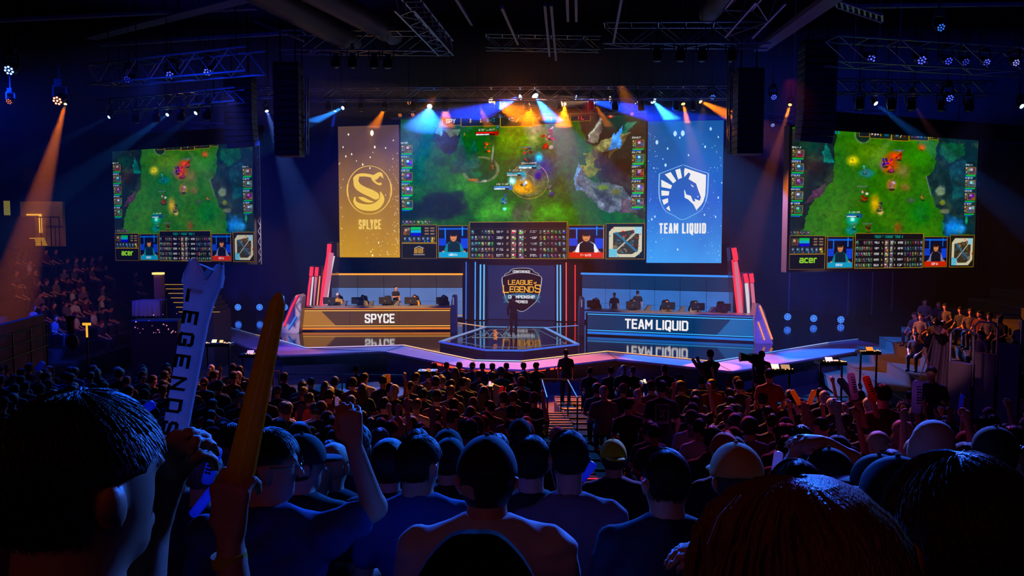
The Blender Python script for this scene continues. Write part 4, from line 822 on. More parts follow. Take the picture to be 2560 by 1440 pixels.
# ---------------------------------------------------------------- trusses
def truss(lab, A, B, w_=.45, grp='lighting trusses', mat=None, step=None, cables=0):
    A = Vector(A); B = Vector(B); d = B - A; L = d.length; t = d.normalized(); up = Vector((0, 0, 1)) if abs(t.z) < .9 else Vector((0, 1, 0)); x = t.cross(up).normalized() * w_ / 2; u = x.cross(t).normalized() * w_ / 2
    mb = MB(); n = max(2, int(L / (step or w_ * 1.25)))
    for sx_, su in ((-1, -1), (1, -1), (1, 1), (-1, 1)): o_ = x * sx_ + u * su; mb.bar(o_, d + o_, .05)
    for i in range(n):
        p0 = d * (i / n); p1 = d * ((i + 1) / n); s = 1 if i % 2 else -1
        mb.bar(p0 - x * s - u, p1 + x * s - u, .028).bar(p0 - u * s - x, p1 + u * s - x, .028).bar(p0 - u * s + x, p1 + u * s + x, .028).bar(p0 - x + u, p0 + x + u, .028)
    if not cables: cables = 1
    ob = thing('lighting_truss', lab, 'truss', A); mb.build('lattice', mat or alu, ob)
    for k in range(cables):
        f = (k + .5) / cables; p0 = d * f; MB().tube([p0, (p0.x, p0.y, max(p0.z + .2, 20.6 - A.z))], .02, 4).build('hanging_cable', blackmetal, ob)
    return ob
TR = [('long front truss carrying the beam lights above the big central screen', (770, 237, 38), (1822, 232, 36), .55, 6),
      ('rear truss just over the top edge of the big central screen', (975, 285, 43.5), (1615, 272, 41.5), .5, 4),
      ('high truss with hanging lamps left of centre under the roof', (700, 105, 29), (1120, 108, 28), .7, 3),
      ('high truss with hanging lamps right of centre under the roof', (1510, 88, 27), (1925, 88, 26), .7, 3),
      ('blue-lit side truss at upper left with wash lights', (240, 190, 31), (640, 152, 25), .75, 5),
      ('blue-lit long side truss at upper right with wash lights', (2080, 128, 24), (2600, 158, 25), .75, 5),
      ('lower side truss above the left side screen', (250, 268, 34), (600, 238, 30), .5, 3), ('lower side truss above the right side screen', (2080, 217, 29), (2480, 222, 31), .5, 3),
      ('short truss between the left loudspeaker columns', (640, 232, 33), (700, 230, 33), .4, 0),
      ('small truss in front of the left drape', (475, 312, 44), (640, 322, 44), .35, 0), ('small truss in front of the right drape', (1900, 290, 44), (2080, 302, 40), .35, 0),
      ('small truss above the right side screen', (2085, 288, 35), (2230, 290, 35), .35, 0),
      ('steep truss running up to the roof behind the right speaker column', (1845, 60, 22), (1925, -30, 20), .8, 0),
      ('steep truss running up to the roof at left of centre', (1010, 0, 20), (1115, 120, 27), .5, 0),
      ('vertical truss tower beside the right front loudspeaker column', (1831, 383, 28.9), (1831, 150, 28.9), .28, 0), ('vertical truss tower beside the left front loudspeaker column', (757, 385, 27.4), (757, 190, 27.4), .3, 0),
      ('far small truss in the dark above the centre', (1215, 105, 30), (1500, 110, 30), .5, 0)]
for lab, a, b, w_, cb_ in TR: truss(lab, P(*a), P(*b), w_, cables=cb_)
# roof beams, ducts
def beam(name, lab, cat, a, b, w_, h, m): A = P(*a); B = P(*b); ob = MB().bar((0, 0, 0), B - A, w_, h).build(name, m); ob.location = A; return tag(ob, lab, cat)
bm = mk('roof_beam_paint', (95, 100, 120), .5, .2)
beam('roof_beam', 'flat diagonal roof beam at upper left catching blue light', 'beam', (225, 95, 34), (640, -12, 23), .5, .12, bm)
beam('roof_beam', 'thin roof tie running across the upper left', 'beam', (-10, 52, 27), (640, 20, 27), .18, .1, bm)
beam('roof_beam', 'lower roof tie left of the duct', 'beam', (250, 113, 30), (715, 83, 27), .16, .1, bm)
beam('roof_beam', 'long diagonal roof beam at upper right catching blue light', 'beam', (1900, 124, 30), (2090, -12, 19), .5, .14, bm)
beam('roof_beam', 'thin horizontal roof tie at far upper right', 'beam', (2098, 17, 24), (2600, 10, 25), .16, .1, bm)
for (a, b) in (((1140, -5, 17), (1180, 62, 24)), ((1255, 18, 18), (1295, 110, 26)), ((1362, 12, 19), (1374, 140, 28)), ((1378, 12, 19), (1390, 150, 28)), ((1418, -5, 18), (1420, 52, 22)), ((1440, -5, 18), (1441, 52, 22)), ((1555, -10, 19), (1533, 110, 27))):
    beam('roof_rail', 'thin dark rail running back under the roof above the centre', 'rail', a, b, .07, .07, bm)['group'] = 'roof rails'
for lab, a, b, r_ in (('round ribbed air duct at upper left, nearest the diagonal beam', (480, -120, 17), (880, 105, 30), .42), ('round ribbed air duct at upper left of centre, second from the left', (590, -130, 17), (985, 88, 30), .38), ('short round air duct at the top right of centre', (1900, -110, 18), (1770, 35, 29), .36)):
    A = P(*a); B = P(*b); d = B - A; mb = MB(); n = 40; pts = [d * (i / n) for i in range(n + 1)]; mb.tube(pts, [r_ * (1.03 if i % 2 else 1) for i in range(n + 1)], 16)
    ob = mb.build('air_duct', mk('duct_metal', (46, 42, 44), .6, .3), smooth=True); ob.location = A; tag(ob, lab, 'duct')
A = P(2178, 10, 22)
for lab, c, w_, h in (('blue-lit ribbed grille panel under the roof at upper left', (690, 62, 24), 1.1, .8), ('blue-lit corner of a grille panel at the upper right edge', (2125, 8, 20), 1.0, .6)):
    A = P(*c); mb = MB()
    for k in range(9): mb.bar((-w_ / 2 + k * w_ / 8, -h / 2 - k * .05, -k * .06), (-w_ / 2 + k * w_ / 8 + .3, h / 2 - k * .05, -k * .06), .05)
    mb.bar((-w_ / 2, -h / 2, 0), (w_ / 2, -h / 2 - .4, -.5), .06); mb.bar((-w_ / 2 + .3, h / 2, 0), (w_ / 2 + .3, h / 2 - .4, -.5), .06)
    ob = mb.build('grille_panel', alu); ob.location = A; tag(ob, lab, 'panel')
# ---------------------------------------------------------------- hanging loudspeaker columns
def line_array(lab, px, ptop, pbot, wpx, Y, n, curve, side=0):
    A = P(px, ptop, Y); wd = wpx / FPX * Y; H = (pbot - ptop) / FPX * Y; t = thing('line_array_speaker', lab, 'loudspeaker', A, 'hanging loudspeaker columns'); hb = H / n; y = 0; x = 0; ang = 0
    MB().box(-wd * .5, -.3, 0, wd * .5, .3, .12).build('top_frame', blackmetal, t)
    z = 0
    for k in range(n):
        ang = curve * max(0, k - n * .45) ** 1.35; R = Matrix.Translation((x, y, z)) @ Matrix.Rotation(math.radians(ang * 1.0), 4, 'X') @ Matrix.Rotation(side * math.radians(ang * .5), 4, 'Y')
        mb = MB(); mb.bbox(-wd / 2, -.34, -hb * .97, wd / 2, .34, 0, .02, R)
        ob = mb.build('cabinet', black, t)
        g = MB(); g.box(-wd * .46, -.352, -hb * .88, wd * .46, -.342, -hb * .1, R); g.build('grille', mk('speaker_grille', (12, 12, 16), .7), ob)
        z -= hb * math.cos(math.radians(ang)); y += hb * math.sin(math.radians(ang)) * -1 * -1; x -= side * hb * math.sin(math.radians(ang * .5))
    mb = MB()
    for s in (-.3, .3): mb.tube([(s * wd, 0, .1), (s * wd, 0, 19.5 - A.z)], .03, 5)
    mb.build('hanging_chain', blackmetal, t)
line_array('curved black loudspeaker column hanging over the right end of the left side screen', 600, 200, 364, 68, 31, 12, 1.0, -.9)
line_array('straight black loudspeaker column hanging left of the golden banner', 720, 168, 386, 62, 27, 13, .05)
line_array('straight black loudspeaker column hanging right of the blue banner', 1872, 182, 382, 64, 28, 13, .05)
line_array('curved black loudspeaker column hanging over the left end of the right side screen', 2045, 112, 348, 80, 27, 14, .75, .9)
# ---------------------------------------------------------------- moving heads and their beams
def fixture(px, py, Y, lab, col, rgbface, aim, power, ang, size=.26, st=3.0, name='moving_head_light', led=False):
    c = P(px, py, Y); t = thing(name, lab, 'stage light', Vector(c)); tgt = P(*aim) if aim else c + Vector((0, -2, -1.2))
    d = (tgt - c).normalized(); q = d.to_track_quat('-Z', 'Y').to_matrix().to_4x4()
    r = size * .5; bd = MB(); pts = [(0, 0, r * .1), (0, 0, r * 1.2), (0, 0, r * 2.4), (0, 0, r * 2.9)]; bd.tube(pts, [r * 1.12, r * 1.2, r * .95, r * .5], 12); bd.v = [tuple((q @ Vector(v)).to_3d()) for v in bd.v]
    bo = bd.build('lamp_body', blackmetal, t)
    f = MB()
    if led:
        f.ball((0, 0, 0), (r * .26, r * .26, r * .1), 6, 3)
        for k in range(7): f.ball((r * .72 * math.cos(k * .898), r * .72 * math.sin(k * .898), 0), (r * .25, r * .25, r * .1), 6, 3)
    else: f.ball((0, 0, r * .02), (r * .95, r * .95, r * .25), 12, 6)
    f.v = [tuple((q @ Vector(v)).to_3d()) for v in f.v]; f.build('lens', em('lens_%d_%d_%d_%d' % (*rgbface, int(st * 10)), rgbface, st), t, smooth=not led)
    ab = q @ Vector((0, 0, r * 1.3)); yk = MB()
    sd = d.cross(Vector((0, 0, 1))); sd = (sd.normalized() if sd.length > .1 else Vector((1, 0, 0))) * r * 1.4; tp = Vector((0, 0, r * 2.6))
    for s in (-1, 1): yk.bar(ab + sd * s, ab + sd * s + tp, .05, .05)
    yk.bar(ab - sd + tp, ab + sd + tp, .08, .06).box(ab.x - r * .8, ab.y - r * .7, ab.z + r * 2.6, ab.x + r * .8, ab.y + r * .7, ab.z + r * 4).bar((ab.x, ab.y, ab.z + r * 4), (ab.x, ab.y, ab.z + r * 4 + .45), .04)
    yk.build('yoke', black, t); MB().tube([(ab.x, ab.y, ab.z + r * 4), (ab.x, ab.y, 20.6 - c.z)], .008, 4).build('safety_cable', blackmetal, t)
    if power: spot('beam', c + d * (r * .45), tgt, col, power * BEAM, ang, .3, .06)
BEAM = 4.4
OR = lin((255, 125, 10)); CB = lin((40, 130, 255)); DB = lin((15, 60, 255))
FX = [(1074, 266, 42.5, 'cyan beam light shining down at the left top of the central screen', CB, (190, 240, 255), (1066, 340, 40), 5200, 46, .3, 5),
      (1227, 251, 38, 'bright amber beam light left of centre aimed down to the right', OR, (255, 225, 170), (1350, 315, 36), 15000, 34, .3, 6),
      (1301, 243, 38, 'blue beam light left of the screen middle aimed to the left', DB, (180, 210, 255), (1140, 305, 36.5), 39000, 24, .28, 6),
      (1338, 240, 38, 'brightest white-blue beam light at the middle of the front truss', CB, (220, 235, 255), (1385, 310, 37), 14000, 27, .34, 9),
      (1321, 262, 40, 'small amber light directly above the score bar', OR, (255, 190, 100), (1328, 340, 38), 3000, 34, .2, 4),
      (1411, 260, 40, 'amber light right of middle shining straight down', OR, (255, 200, 120), (1407, 330, 38.5), 6400, 30, .22, 5),
      (1440, 244, 38, 'blue beam light aimed almost level to the right', DB, (120, 170, 255), (1640, 287, 37), 39000, 13, .26, 4),
      (1525, 247, 38, 'warm white beam light aimed level to the left', lin((255, 190, 150)), (255, 225, 190), (1440, 252, 37.5), 2800, 14, .28, 4),
      (1486, 258, 39, 'small amber light between the level blue and the warm beams', OR, (255, 190, 90), (1530, 330, 38.5), 1800, 18, .2, 4),
      (1634, 253, 37, 'strong cyan beam light over the left top of the blue banner', CB, (180, 225, 255), (1708, 335, 36), 14300, 30, .32, 6),
      (1634, 254, 36.8, 'narrow blue beam light beside the strong cyan one', CB, (150, 210, 255), (1712, 338, 36), 9000, 5, .12, 4),
      (1591, 257, 38, 'dim blue light right of the warm beam', DB, (120, 170, 255), (1640, 320, 38), 1500, 20, .2, 4),
      (1708, 260, 38, 'amber light shining down over the blue banner', OR, (255, 180, 90), (1728, 350, 37), 6000, 16, .2, 5),
      (1752, 253, 37, 'amber beam light aimed right over the blue banner', OR, (255, 190, 110), (1830, 292, 36), 6080, 20, .24, 5),
      (1112, 258, 40, 'dim amber light at the left end of the front truss', OR, (255, 170, 80), (1116, 320, 39), 2000, 32, .2, 1.5),
      (1197, 263, 40, 'small amber light under the left half of the truss', OR, (255, 190, 90), (1218, 310, 39), 1000, 18, .2, 4),
      (963, 270, 40, 'small amber light above the golden banner', OR, (255, 170, 70), (930, 330, 39), 1800, 24, .17, 4),
      (857, 270, 39, 'blue beam light left of the golden banner aimed down left', CB, (170, 210, 255), (775, 306, 37), 7500, 12, .2, 5),
      (838, 278, 39, 'small pale light below the blue beam at the golden banner', DB, (170, 200, 255), (815, 400, 38), 2100, 10, .13, 3),
      (667, 278, 35, 'pale blue beam light between the left loudspeaker columns', lin((90, 130, 255)), (190, 215, 255), (705, 385, 34), 9900, 16, .17, 5),
      (418, 287, 33, 'blue beam light above the left side screen', CB, (150, 190, 255), (330, 350, 31), 7200, 9, .16, 5),
      (489, 283, 33, 'second blue light above the left side screen', CB, (160, 200, 255), (400, 350, 31.5), 1600, 12, .18, 5),
      (272, 293, 32, 'small blue light at the left end of the lower side truss', CB, (130, 170, 255), (200, 330, 31), 1400, 10, .15, 4),
      (163, 260, 30, 'amber beam light at far left shining a steep orange shaft down', lin((255, 120, 0)), (255, 220, 120), (92, 520, 27.5), 44954, 10.5, .13, 6),
      (1975, 262, 36, 'amber beam light right of the right front loudspeaker column', OR, (255, 190, 90), (1925, 430, 34), 12600, 9, .17, 4),
      (2190, 259, 31, 'blue beam light above the middle of the right side screen', CB, (190, 210, 255), (2300, 345, 29.5), 11200, 10, .2, 5),
      (2285, 264, 31, 'dim reddish light above the right side screen', lin((255, 150, 150)), (255, 180, 180), (2330, 330, 30), 600, 12, .15, 3),
      (2083, 255, 32, 'bright blue lamp just right of the curved right loudspeaker column', DB, (170, 200, 255), None, 0, 0, .16, 6),
      (2555, 266, 30, 'cyan beam light at the far right edge', CB, (150, 230, 255), (2620, 300, 29), 2000, 14, .2, 5)]
for i, f in enumerate(FX): fixture(*f)
LED = [(22, 176, 24.8, 'round blue LED cluster lamp at the far left edge', (110, 140, 255), .32, 5), (143, 252, 26, 'square red and white LED lamp next to the steep amber shaft', (255, 130, 100), .32, 5), (22, 254, 26, 'small dim orange LED lamp at the left edge', (220, 110, 70), .2, 1.2),
       (1935, 243, 34, 'blue LED lamp right of the straight right speaker column', (70, 90, 255), .26, 2), (1932, 313, 40, 'blue LED lamp low beside the blue banner', (110, 150, 255), .2, 2), (2375, 246, 30, 'tilted blue LED lamp above the right half of the right screen', (70, 90, 255), .3, 1.6),
       (1782, 243, 36, 'blue LED lamp at the right end of the front truss', (60, 120, 255), .26, 1.6), (425, 188, 28, 'blue LED lamp under the left side truss, second from the right', (70, 90, 255), .3, 1.4), (519, 181, 27, 'blue LED lamp at the right end of the left side truss', (90, 110, 255), .3, 1.6), (318, 199, 29, 'dim blue LED lamp under the left side truss', (40, 50, 200), .28, .8),
       (2178, 148, 25, 'blue LED lamp under the right side truss, nearest the speaker column', (80, 90, 255), .3, 1.8), (2305, 151, 25, 'blue LED lamp under the right side truss, second from the left', (80, 90, 255), .3, 1.6), (2372, 153, 25, 'blue LED lamp under the right side truss, third from the left', (60, 70, 230), .26, 1.2), (2415, 155, 25, 'dim blue LED lamp under the right side truss, fourth from the left', (50, 60, 200), .24, .9), (2467, 156, 25, 'blue LED lamp under the right side truss, fifth from the left', (80, 90, 255), .24, 1.4), (2541, 157, 25, 'pale LED lamp at the right end of the right side truss', (130, 130, 230), .24, 1.4),
       (1023, 257, 40, 'amber LED lamp with glowing filament above the left screen corner', (255, 150, 70), .22, 1.6), (1258, 254, 39, 'violet LED lamp crossed by the amber beam', (200, 130, 255), .22, 1.4), (1250, 290, 42.8, 'small cyan LED lamp resting on top of the central screen', (60, 150, 255), .2, 1.6), (1000, 288, 42.8, 'orange LED lamp on the rear truss at left', (255, 140, 60), .22, 1.4), (1032, 287, 42.8, 'second orange LED lamp on the rear truss at left', (255, 140, 60), .22, 1.6), (1580, 285, 41.3, 'orange LED lamp at the right top corner of the central screen', (255, 150, 80), .2, 1.4), (2353, 69, 21, 'cyan-lit lamp housing hanging high at the upper right', (50, 110, 230), .22, 1.2)]
for px, py, Y, lab, c, sz, st_ in LED: fixture(px, py, Y, lab, None, c, None, 0, 0, sz, st_, 'led_wash_light', True)
spot('left_edge_glow', P(-110, 200, 25.5), P(40, 330, 26), lin((5, 50, 255)), 5000, 130, 1, .3)
# unlit lamps hanging on trusses
k = 0
for (x0, y0, Y0, x1, y1, Y1, n, g, lb) in ((820, 130, 28.6, 1000, 132, 28, 4, 'unlit lamps on the high left truss', 'unlit dark lamp hanging below the high truss left of centre'), (1610, 112, 26.6, 1860, 112, 26, 4, 'unlit lamps on the high right truss', 'unlit dark lamp hanging below the high truss right of centre'), (800, 250, 38.3, 1780, 246, 36.7, 14, 'unlit lamps on the front truss', 'unlit dark lamp hanging from the front truss between the beam lights'), (300, 245 + 30, 32, 560, 262, 30, 4, 'unlit lamps at upper left', 'unlit dark lamp hanging below the lower left side truss'), (2120, 236, 29.5, 2450, 243, 30.5, 5, 'unlit lamps at upper right', 'unlit dark lamp hanging below the lower right side truss')):
    for i in range(n):
        f = (i + .3 + .4 * rnd.random()) / n; c = P(x0 + (x1 - x0) * f, y0 + (y1 - y0) * f, Y0 + (Y1 - Y0) * f)
        if k == 0:
            t0_ = thing('unlit_spotlight', lb, 'stage light', c, g); MB().tube([(0, 0, -.1), (0, -.05, -.35), (0, -.1, -.55)], [.12, .17, .16], 12).build('lamp_body', blackmetal, t0_, smooth=True)
            MB().ball((0, -.1, -.55), (.14, .14, .05), 12, 6).build('lens', mk('dark_lens', (40, 44, 60), .05, .3), t0_, smooth=True)
            MB().bar((-.2, 0, -.3), (-.2, 0, .05), .04).bar((.2, 0, -.3), (.2, 0, .05), .04).bar((-.2, 0, .05), (.2, 0, .05), .05).box(-.06, -.05, .05, .06, .05, .3).tube([(0, 0, .3), (0, 0, 9)], .008, 4).build('yoke', black, t0_); o = t0_
        else: o = copy_tree(t0_)
        o.location = c; o['label'] = lb; o['group'] = g; k += 1
spot('rig_blue', (-8, 16, 8), (-13, 28, 13), lin((25, 60, 255)), 350, 80, .8, .3)
spot('rig_blue_right', (12, 12, 8), (14, 25, 13.5), lin((25, 60, 255)), 900, 80, .8, .3)
spot('rig_amber', (0, 33.5, 11.9), (1, 38, 13.3), lin((255, 130, 50)), 260, 120, .8, .3)
spot('roof_blue', (0, 10, 9), (1, 24, 17), lin((30, 60, 230)), 160, 90, .8, .3)
# ---------------------------------------------------------------- people: smooth-blended distance fields turned into one continuous mesh
def surfnet(F_, lo, h):
    nx, ny, nz = F_.shape; ins = F_ < 0
    c = lambda i, j, k: F_[i:nx - 1 + i, j:ny - 1 + j, k:nz - 1 + k]
    cnt = np.zeros((nx - 1, ny - 1, nz - 1)); pos = np.zeros((nx - 1, ny - 1, nz - 1, 3))
    for ax in range(3):
        for a in (0, 1):
            for b in (0, 1):
                o0 = [0, 0, 0]; o1 = [0, 0, 0]; oth = [q for q in range(3) if q != ax]; o0[oth[0]] = o1[oth[0]] = a; o0[oth[1]] = o1[oth[1]] = b; o1[ax] = 1
                f0, f1 = c(*o0), c(*o1); m = (f0 < 0) != (f1 < 0); t = np.where(m, f0 / np.where(m, f0 - f1, 1), 0)
                for q in range(3): pos[..., q] += np.where(m, o0[q] + (t if q == ax else 0), 0)
                cnt += m
    act = cnt > 0; idx = -np.ones(act.shape, int); idx[act] = np.arange(act.sum())
    ii = np.argwhere(act); V = (pos[act] / cnt[act][:, None] + ii) * h + lo
    faces = []
    for ax in range(3):
        oth = [q for q in range(3) if q != ax]; b, c_ = (oth if ax != 1 else oth[::-1])
        sl0 = [slice(1, n - 1) for n in (nx, ny, nz)]; sl1 = [slice(1, n - 1) for n in (nx, ny, nz)]; sl0[ax] = slice(0, (nx, ny, nz)[ax] - 1); sl1[ax] = slice(1, (nx, ny, nz)[ax])
        s0 = ins[tuple(sl0)]; s1 = ins[tuple(sl1)]
        for flip in (0, 1):
            e = np.argwhere((s0 & ~s1) if not flip else (~s0 & s1))
            if not len(e): continue
            base = e.copy(); base[:, oth[0]] += 1; base[:, oth[1]] += 1
            def g(db, dc): q = base.copy(); q[:, b] -= db; q[:, c_] -= dc; return idx[q[:, 0], q[:, 1], q[:, 2]]
            f = np.stack([g(1, 1), g(0, 1), g(0, 0), g(1, 0)], 1)
            faces.append(f if not flip else f[:, ::-1])
    return V, np.concatenate(faces) if faces else np.zeros((0, 4), int)
V3 = lambda *a: np.array(a, float)
def cap(a, b, ra, rb, k=.03): return ('c', V3(*a), V3(*b), ra, rb, k)
def ell(c, r, k=.03, R=None): return ('e', V3(*c), V3(*r), R, 0, k)
def cutp(c, r, k=.01): return ('s', V3(*c), V3(*r), None, 0, k)
def tr(prims, M):      # move primitives with a 4x4 matrix
    R = np.array(M.to_3x3()); t = np.array(M.translation); out = []
    for p in prims:
        if p[0] == 'c': out.append(('c', R @ p[1] + t, R @ p[2] + t, p[3], p[4], p[5]))
        else: out.append((p[0], R @ p[1] + t, p[2], (R if p[3] is None else R @ p[3]), 0, p[5]))
    return out
def field(prims, h, inflate=0, post=None, pad=.03):
    lo = V3(9, 9, 9); hi = -lo
    for p in prims:
        if p[0] == 's': continue
        if p[0] == 'c': r = max(p[3], p[4]); l = np.minimum(p[1], p[2]) - r; u = np.maximum(p[1], p[2]) + r
        else: r = p[2].max() if p[3] is not None else p[2]; l = p[1] - r; u = p[1] + r
        lo = np.minimum(lo, l); hi = np.maximum(hi, u)
    lo = lo - inflate - pad - 2 * h; hi = hi + inflate + pad + 2 * h; n = np.ceil((hi - lo) / h).astype(int) + 1
    ax = [lo[q] + np.arange(n[q]) * h for q in range(3)]; D = np.full(tuple(n), .5)
    for p in prims:
        if p[0] == 'c': r = max(p[3], p[4]); l = np.minimum(p[1], p[2]) - r; u = np.maximum(p[1], p[2]) + r
        else: r = p[2].max(); l = p[1] - r; u = p[1] + r
        m = .10 + inflate; s = []
        for q in range(3): s.append(slice(max(0, int((l[q] - m - lo[q]) / h)), min(n[q], int((u[q] + m - lo[q]) / h) + 2)))
        X = ax[0][s[0]][:, None, None]; Y = ax[1][s[1]][None, :, None]; Z = ax[2][s[2]][None, None, :]
        if p[0] == 'c':
            a, b, ra, rb = p[1:5]; d = b - a; L = d @ d + 1e-9; t = np.clip(((X - a[0]) * d[0] + (Y - a[1]) * d[1] + (Z - a[2]) * d[2]) / L, 0, 1)
            dd = np.sqrt((X - a[0] - t * d[0]) ** 2 + (Y - a[1] - t * d[1]) ** 2 + (Z - a[2] - t * d[2]) ** 2) - (ra + (rb - ra) * t)
        else:
            x, y, z = X - p[1][0], Y - p[1][1], Z - p[1][2]
            if p[3] is not None: R = p[3]; x, y, z = [R[0, q] * x + R[1, q] * y + R[2, q] * z for q in range(3)]
            r = p[2]; k0 = np.sqrt((x / r[0]) ** 2 + (y / r[1]) ** 2 + (z / r[2]) ** 2); k1 = np.sqrt((x / r[0] ** 2) ** 2 + (y / r[1] ** 2) ** 2 + (z / r[2] ** 2) ** 2) + 1e-6; dd = k0 * (k0 - 1) / k1
        cur = D[tuple(s)]; k = p[5]
        if p[0] == 's': hh = np.clip(.5 - .5 * (cur + dd) / k, 0, 1); D[tuple(s)] = cur * (1 - hh) - dd * hh + k * hh * (1 - hh)
        else: hh = np.clip(.5 + .5 * (cur - dd) / k, 0, 1); D[tuple(s)] = cur * (1 - hh) + dd * hh - k * hh * (1 - hh)
    D = D - inflate
    if post is not None: D = post(D, ax[0][:, None, None], ax[1][None, :, None], ax[2][None, None, :])
    D[0] = D[-1] = .1; D[:, 0] = D[:, -1] = .1; D[:, :, 0] = D[:, :, -1] = .1
    return surfnet(D, lo, h)
def tomesh(name, VF, mat):
    V, Fa = VF; me = bpy.data.meshes.new(name); me.vertices.add(len(V)); me.vertices.foreach_set('co', V.astype(np.float32).ravel())
    me.loops.add(Fa.size); me.loops.foreach_set('vertex_index', Fa.ravel().astype(np.int32)); me.polygons.add(len(Fa)); me.polygons.foreach_set('loop_start', np.arange(0, Fa.size, 4, dtype=np.int32)); me.polygons.foreach_set('use_smooth', np.ones(len(Fa), bool))
    me.update(calc_edges=True); me.validate(); me.materials.append(mat); return me
def mobj(name, VF, mat, parent):
    o = bpy.data.objects.new(name, tomesh(name, VF, mat)); COL.objects.link(o); o.parent = parent; return o
def hand(wr, d, n, curl=1.1, sc_=1., thumb=1, fine=True, spread=.1):
    """palm + five fingers. wr wrist, d finger direction, n palm normal (fingers curl towards it), thumb=+1 right hand, -1 left"""
    d = Vector(d).normalized(); n = Vector(n); n = (n - d * n.dot(d)).normalized(); s = d.cross(n) * thumb; wr = Vector(wr); k = .007 if fine else .012; out = []
    for i in range(4):                       # index .. little finger
        off = (1.5 - i) * .0215 * sc_; ln = (.95, 1.06, 1., .8)[i] * sc_
        kn = wr + d * (.092, .096, .092, .084)[i] * sc_ + s * off
        out.append(cap(wr + s * off * .55 + d * .012, kn, .0165 * sc_, .0125 * sc_, .014)); p = kn; A = 0
        for j, l in enumerate((.045, .028, .022)):
            A += curl * (.72, 1.05, .7)[j]; dd = (d * math.cos(A) + n * math.sin(A) + s * (1.5 - i) * spread * .5 * max(0, math.cos(A))).normalized()
            q = p + dd * l * ln; r0 = (.0098, .009, .0082)[j] * sc_; out.append(cap(p, q, r0, r0 * .94, .0035 if fine else .008)); p = q
    tb = wr + d * .026 * sc_ + s * .034 * sc_ + n * .008; t1 = tb + (d * .55 + s * (.75 - curl * .3) + n * (.2 + curl * .25)).normalized() * .036 * sc_
    t2 = t1 + (d * .75 + s * (.25 - curl * .45) + n * (.15 + curl * .5)).normalized() * .032 * sc_; t3 = t2 + (d * .6 - s * curl * .5 + n * (.1 + curl * .35)).normalized() * .025 * sc_
    out += [cap(wr + d * .008, tb, .017 * sc_, .0165 * sc_, .01), cap(tb, t1, .015 * sc_, .0115 * sc_, .007), cap(t1, t2, .0112 * sc_, .0105 * sc_, .004), cap(t2, t3, .0103 * sc_, .009 * sc_, .004)]
    return out
def head_prims(face=True):
    p = [ell((0, -.005, .02), (.076, .096, .096), .02), ell((0, .022, -.045), (.056, .066, .066), .035), ell((0, .062, -.088), (.03, .026, .022), .03), cap((0, -.03, -.05), (0, -.035, -.10), .05, .052, .03)]
    if face:
        p += [cap((0, .088, .012), (0, .112, -.03), .008, .013, .012), ell((.012, .103, -.034), (.009, .008, .007), .006), ell((-.012, .103, -.034), (.009, .008, .007), .006), cap((-.035, .083, .026), (.035, .083, .026), .011, .011, .012),
              cutp((.031, .096, .006), (.016, .014, .011), .01), cutp((-.031, .096, .006), (.016, .014, .011), .01), cap((-.02, .084, -.06), (.02, .084, -.06), .008, .008, .008), cutp((0, .098, -.06), (.024, .008, .002), .004)]
    for s in (-1, 1): p += [ell((s * .081, -.008, -.012), (.012, .02, .031), .008), ell((s * .092, -.018, .0), (.009, .017, .024), .006)]
    return p
